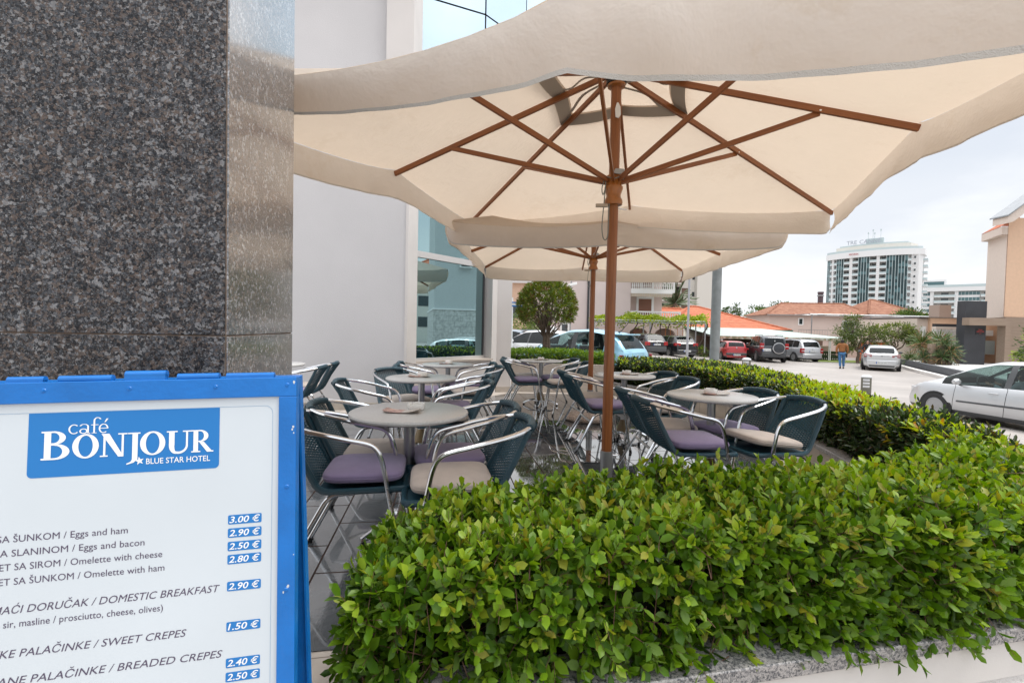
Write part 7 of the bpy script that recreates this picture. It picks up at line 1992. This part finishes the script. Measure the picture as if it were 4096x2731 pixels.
def bake(o):
    """turn the grown figure into a plain mesh"""
    dg = bpy.context.evaluated_depsgraph_get()
    me = bpy.data.meshes.new_from_object(o.evaluated_get(dg))
    old = o.data; o.modifiers.clear(); o.data = me; me.name = old.name; bpy.data.meshes.remove(old); me.shade_smooth(); return o
def add_skin(name, pts, edges, rad, m, parent, sub=2, root=0):
    me = bpy.data.meshes.new(name); me.from_pydata(pts, edges, [])
    bpy_ob = bpy.data.objects.new(name, me); COL.objects.link(bpy_ob); bpy_ob.parent = parent
    if not me.skin_vertices: me.attributes
    bpy_ob.modifiers.new('skin', 'SKIN')
    if not me.skin_vertices:
        with bpy.context.temp_override(object=bpy_ob, active_object=bpy_ob): bpy.ops.mesh.customdata_skin_add()
    for i, r in enumerate(rad):
        me.skin_vertices[0].data[i].radius = r if isinstance(r, tuple) else (r, r)
        me.skin_vertices[0].data[i].use_root = (i == root)
    s_ = bpy_ob.modifiers.new('sub', 'SUBSURF'); s_.levels = s_.render_levels = sub
    me.materials.append(m)
    return bake(bpy_ob)
def head(parent, c, face, hair_m, long_hair=False):
    """head with nose, ears and hair; face = +1 looks along local +Y"""
    b = MB(); n = 20
    rows = [(.0001, -.115), (.045, -.108), (.062, -.08), (.070, -.045), (.076, 0), (.078, .04), (.070, .08), (.045, .108), (.0001, .118)]
    Mh = Matrix.Translation(c) @ Matrix.Diagonal((1, 1.18, 1.06, 1))
    b.lathe(rows, n, Mh)
    f = face
    b.add([Vector(c) + Vector(v) for v in ((-.014, f * .080, -.02), (.014, f * .080, -.02), (0, f * .088, .025), (0, f * .112, -.018))], [(0, 1, 3), (1, 2, 3), (2, 0, 3)])
    for s_ in (-1, 1): b.lathe([(.0001, .010), (.022, .006), (.028, -.004), (.0001, -.01)], 10, Matrix.Translation((c[0] + s_ * .078, c[1] - f * .005, c[2] - .005)) @ Matrix.Rotation(s_ * PI / 2, 4, 'Y'))
    hd = b.build('head', m_skin, parent)
    b = MB(); b.lathe([(.0835, -.02), (.086, .02), (.084, .055), (.072, .092), (.045, .120), (.0001, .130)], n, Matrix.Translation((c[0], c[1] - f * .012, c[2])) @ Matrix.Diagonal((1, 1.18, 1.06, 1)))
    b.lathe([(.05, -.12 if not long_hair else -.24), (.074, -.09), (.084, -.04), (.086, .03)], n, Matrix.Translation((c[0], c[1] - f * .030, c[2])) @ Matrix.Diagonal((.98, .95, 1.0, 1)))
    b.build('hair', hair_m, hd)
    for s_ in (-1, 1): MB().lathe([(.0001, .006), (.007, .003), (.009, -.003), (.0001, -.006)], 8, Matrix.Translation((c[0] + s_ * .03, c[1] + f * .083, c[2] + .012)) @ Matrix.Rotation(PI / 2, 4, 'X')).build('eye', M['black'], hd)
    MB().box(c[0] - .022, c[0] + .022, c[1] + f * .076 - .006, c[1] + f * .076 + .006, c[2] - .058, c[2] - .049).build('mouth', mat('lips', (.35, .12, .10), .6), hd)
    return hd
def hand(b, wrist, direction, curl_dir, side):
    """palm with four bent fingers and a thumb"""
    w = Vector(wrist); d = Vector(direction).normalized(); c = Vector(curl_dir).normalized(); s_ = d.cross(c).normalized()
    b.tube([w - d * .02, w + d * .03, w + d * .085], [.024, .036, .034], 10, flat=.55)
    for i, (l, o) in enumerate(((.072, -1.4), (.082, -.5), (.078, .45), (.060, 1.35))):
        p = w + d * .080 + s_ * (o * .020); b.tube([p, p + d * l * .45 + c * .008, p + d * l * .72 + c * .028, p + d * l * .78 + c * .05], [.0095, .009, .008, .0065], 7)
    p = w + d * .025 + s_ * (-.033 * side); b.tube([p, p + d * .03 - s_ * .026 * side + c * .01, p + d * .062 - s_ * .028 * side + c * .03], [.012, .010, .0075], 7)
def walker():
    t = thing('person', 'man in brown jacket and blue jeans walking away across the lot, holding a dark bag', 'person', (19.95, 28.07, GZ), R(-27))
    # body under the clothes is one figure; local +Y is the walking direction
    jp = [(0, 0, .96), (0, .01, 1.12), (0, .02, 1.32), (0, .02, 1.45), (0, .025, 1.53), (-.13, .015, 1.44), (-.225, .01, 1.38), (-.285, -.02, 1.14), (-.255, .06, .93), (.13, .015, 1.44), (.225, .01, 1.38), (.285, .02, 1.14), (.265, .13, .95)]
    je = [(0, 1), (1, 2), (2, 3), (3, 4), (3, 5), (5, 6), (6, 7), (7, 8), (3, 9), (9, 10), (10, 11), (11, 12)]
    add_skin('jacket', jp, je, [(.185, .135), (.185, .135), (.20, .135), (.15, .105), (.062, .062), .098, .085, .066, .056, .098, .085, .066, .056], m_jack, t)
    lp_ = [(0, 0, .97), (-.095, 0, .90), (-.10, -.06, .50), (-.095, -.22, .12), (.095, 0, .90), (.10, .10, .50), (.105, .04, .10)]
    add_skin('jeans', lp_, [(0, 1), (1, 2), (2, 3), (0, 4), (4, 5), (5, 6)], [(.155, .12), .108, .078, .062, .108, .078, .064], m_jean, t)
    for x, y, z, tilt, nm in ((-.095, -.20, .055, 38, 'shoe'), (.105, .08, .045, 0, 'shoe')):
        b = MB(); b.lathe([(.0001, -.045), (.040, -.042), (.048, -.02), (.046, .02), (.030, .045), (.0001, .05)], 14, Matrix.Translation((x, y, z)) @ Matrix.Rotation(R(-tilt), 4, 'X') @ Matrix.Diagonal((1, 2.75, 1, 1))); b.build(nm, m_shoe, t)
    head(t, (0, .04, 1.625), 1, m_hair)
    b = MB(); hand(b, (-.255, .065, .90), (0, .15, -1), (.5, .3, 0), 1); b.build('hand', m_skin, t)
    b = MB(); hand(b, (.265, .14, .92), (0, .15, -1), (-.5, .3, 0), -1); b.build('hand', m_skin, t)
    bg_ = tag(MB().rbox(-.035, .035, -.10, .10, -.12, .12, .02).build('hand_bag', M['black'], bevel=.015), 'small dark bag held in the right hand of the walking man', 'bag')
    bg_.location = Vector(t.location) + Matrix.Rotation(R(-27), 3, 'Z') @ Vector((.255, .17, .80)); bg_.rotation_euler = (R(8), 0, R(-27))
walker()
def stander():
    t = thing('person', 'dark haired woman in a black jacket standing beyond the silver hatchback roof', 'person', (23.95, 31.3, GZ), R(140))
    jp = [(0, 0, .95), (0, .0, 1.12), (0, .0, 1.28), (0, .0, 1.40), (0, .01, 1.47), (-.11, 0, 1.38), (-.20, 0, 1.32), (-.25, 0, 1.08), (-.15, .14, .98), (.11, 0, 1.38), (.20, 0, 1.32), (.25, 0, 1.08), (.15, .14, .98)]
    je = [(0, 1), (1, 2), (2, 3), (3, 4), (3, 5), (5, 6), (6, 7), (7, 8), (3, 9), (9, 10), (10, 11), (11, 12)]
    mj = mat('black_jacket', (.015, .015, .018), .8)
    add_skin('jacket', jp, je, [(.15, .11), (.14, .10), (.16, .11), (.12, .09), (.05, .05), .08, .07, .055, .045, .08, .07, .055, .045], mj, t)
    add_skin('trousers', [(0, 0, .96), (-.09, 0, .88), (-.09, .01, .48), (-.09, 0, .08), (.09, 0, .88), (.09, .01, .48), (.09, 0, .08)], [(0, 1), (1, 2), (2, 3), (0, 4), (4, 5), (5, 6)], [(.14, .11), .095, .07, .055, .095, .07, .055], mj, t)
    for s_ in (-1, 1):
        b = MB(); b.lathe([(.0001, -.04), (.036, -.038), (.042, -.01), (.03, .035), (.0001, .04)], 12, Matrix.Translation((s_ * .09, .05, .04)) @ Matrix.Diagonal((1, 2.6, 1, 1))); b.build('shoe', m_shoe, t)
        b = MB(); hand(b, (s_ * .15, .16, .97), (-s_ * .8, .5, -.2), (0, -.3, 1), s_); b.build('hand', m_skin, t)
    head(t, (0, .02, 1.56), 1, m_hair, True)
stander()
def driver():
    t = thing('person', 'driver in pale shirt gripping the steering wheel of the passing silver hatchback', 'person', (11.80, 8.18, GZ), PI / 2 - R(-9))
    ms_ = mat('pale_shirt', (.40, .42, .46), .9)
    # local x runs forward in the car, the seat is at y = +.36
    jp = [(2.02, .36, .50), (1.98, .36, .75), (1.95, .36, .98), (1.97, .36, 1.06), (1.99, .24, 1.0), (2.10, .16, .82), (2.42, .22, .93), (1.99, .48, 1.0), (2.10, .56, .82), (2.42, .50, .93)]
    je = [(0, 1), (1, 2), (2, 3), (2, 4), (4, 5), (5, 6), (2, 7), (7, 8), (8, 9)]
    add_skin('shirt', jp, je, [.15, .15, .15, .055, .075, .055, .042, .075, .055, .042], ms_, t)
    add_skin('trousers', [(2.02, .36, .50), (2.12, .28, .48), (2.48, .27, .56), (2.70, .27, .34), (2.12, .45, .48), (2.48, .46, .56), (2.70, .46, .34)], [(0, 1), (1, 2), (2, 3), (0, 4), (4, 5), (5, 6)], [.14, .10, .075, .06, .10, .075, .06], m_jean, t)
    for y in (.22, .50):
        b = MB(); hand(b, (2.45, y, .94), (1, .1 * (1 if y < .36 else -1), .15), (0, 0, 1), 1); b.build('hand', m_skin, t)
    hd = head(t, (0, 0, 0), 1, m_hair); hd.location = (2.0, .36, 1.20); hd.rotation_euler = (0, 0, -PI / 2)
driver()
bpy.context.view_layer.update()
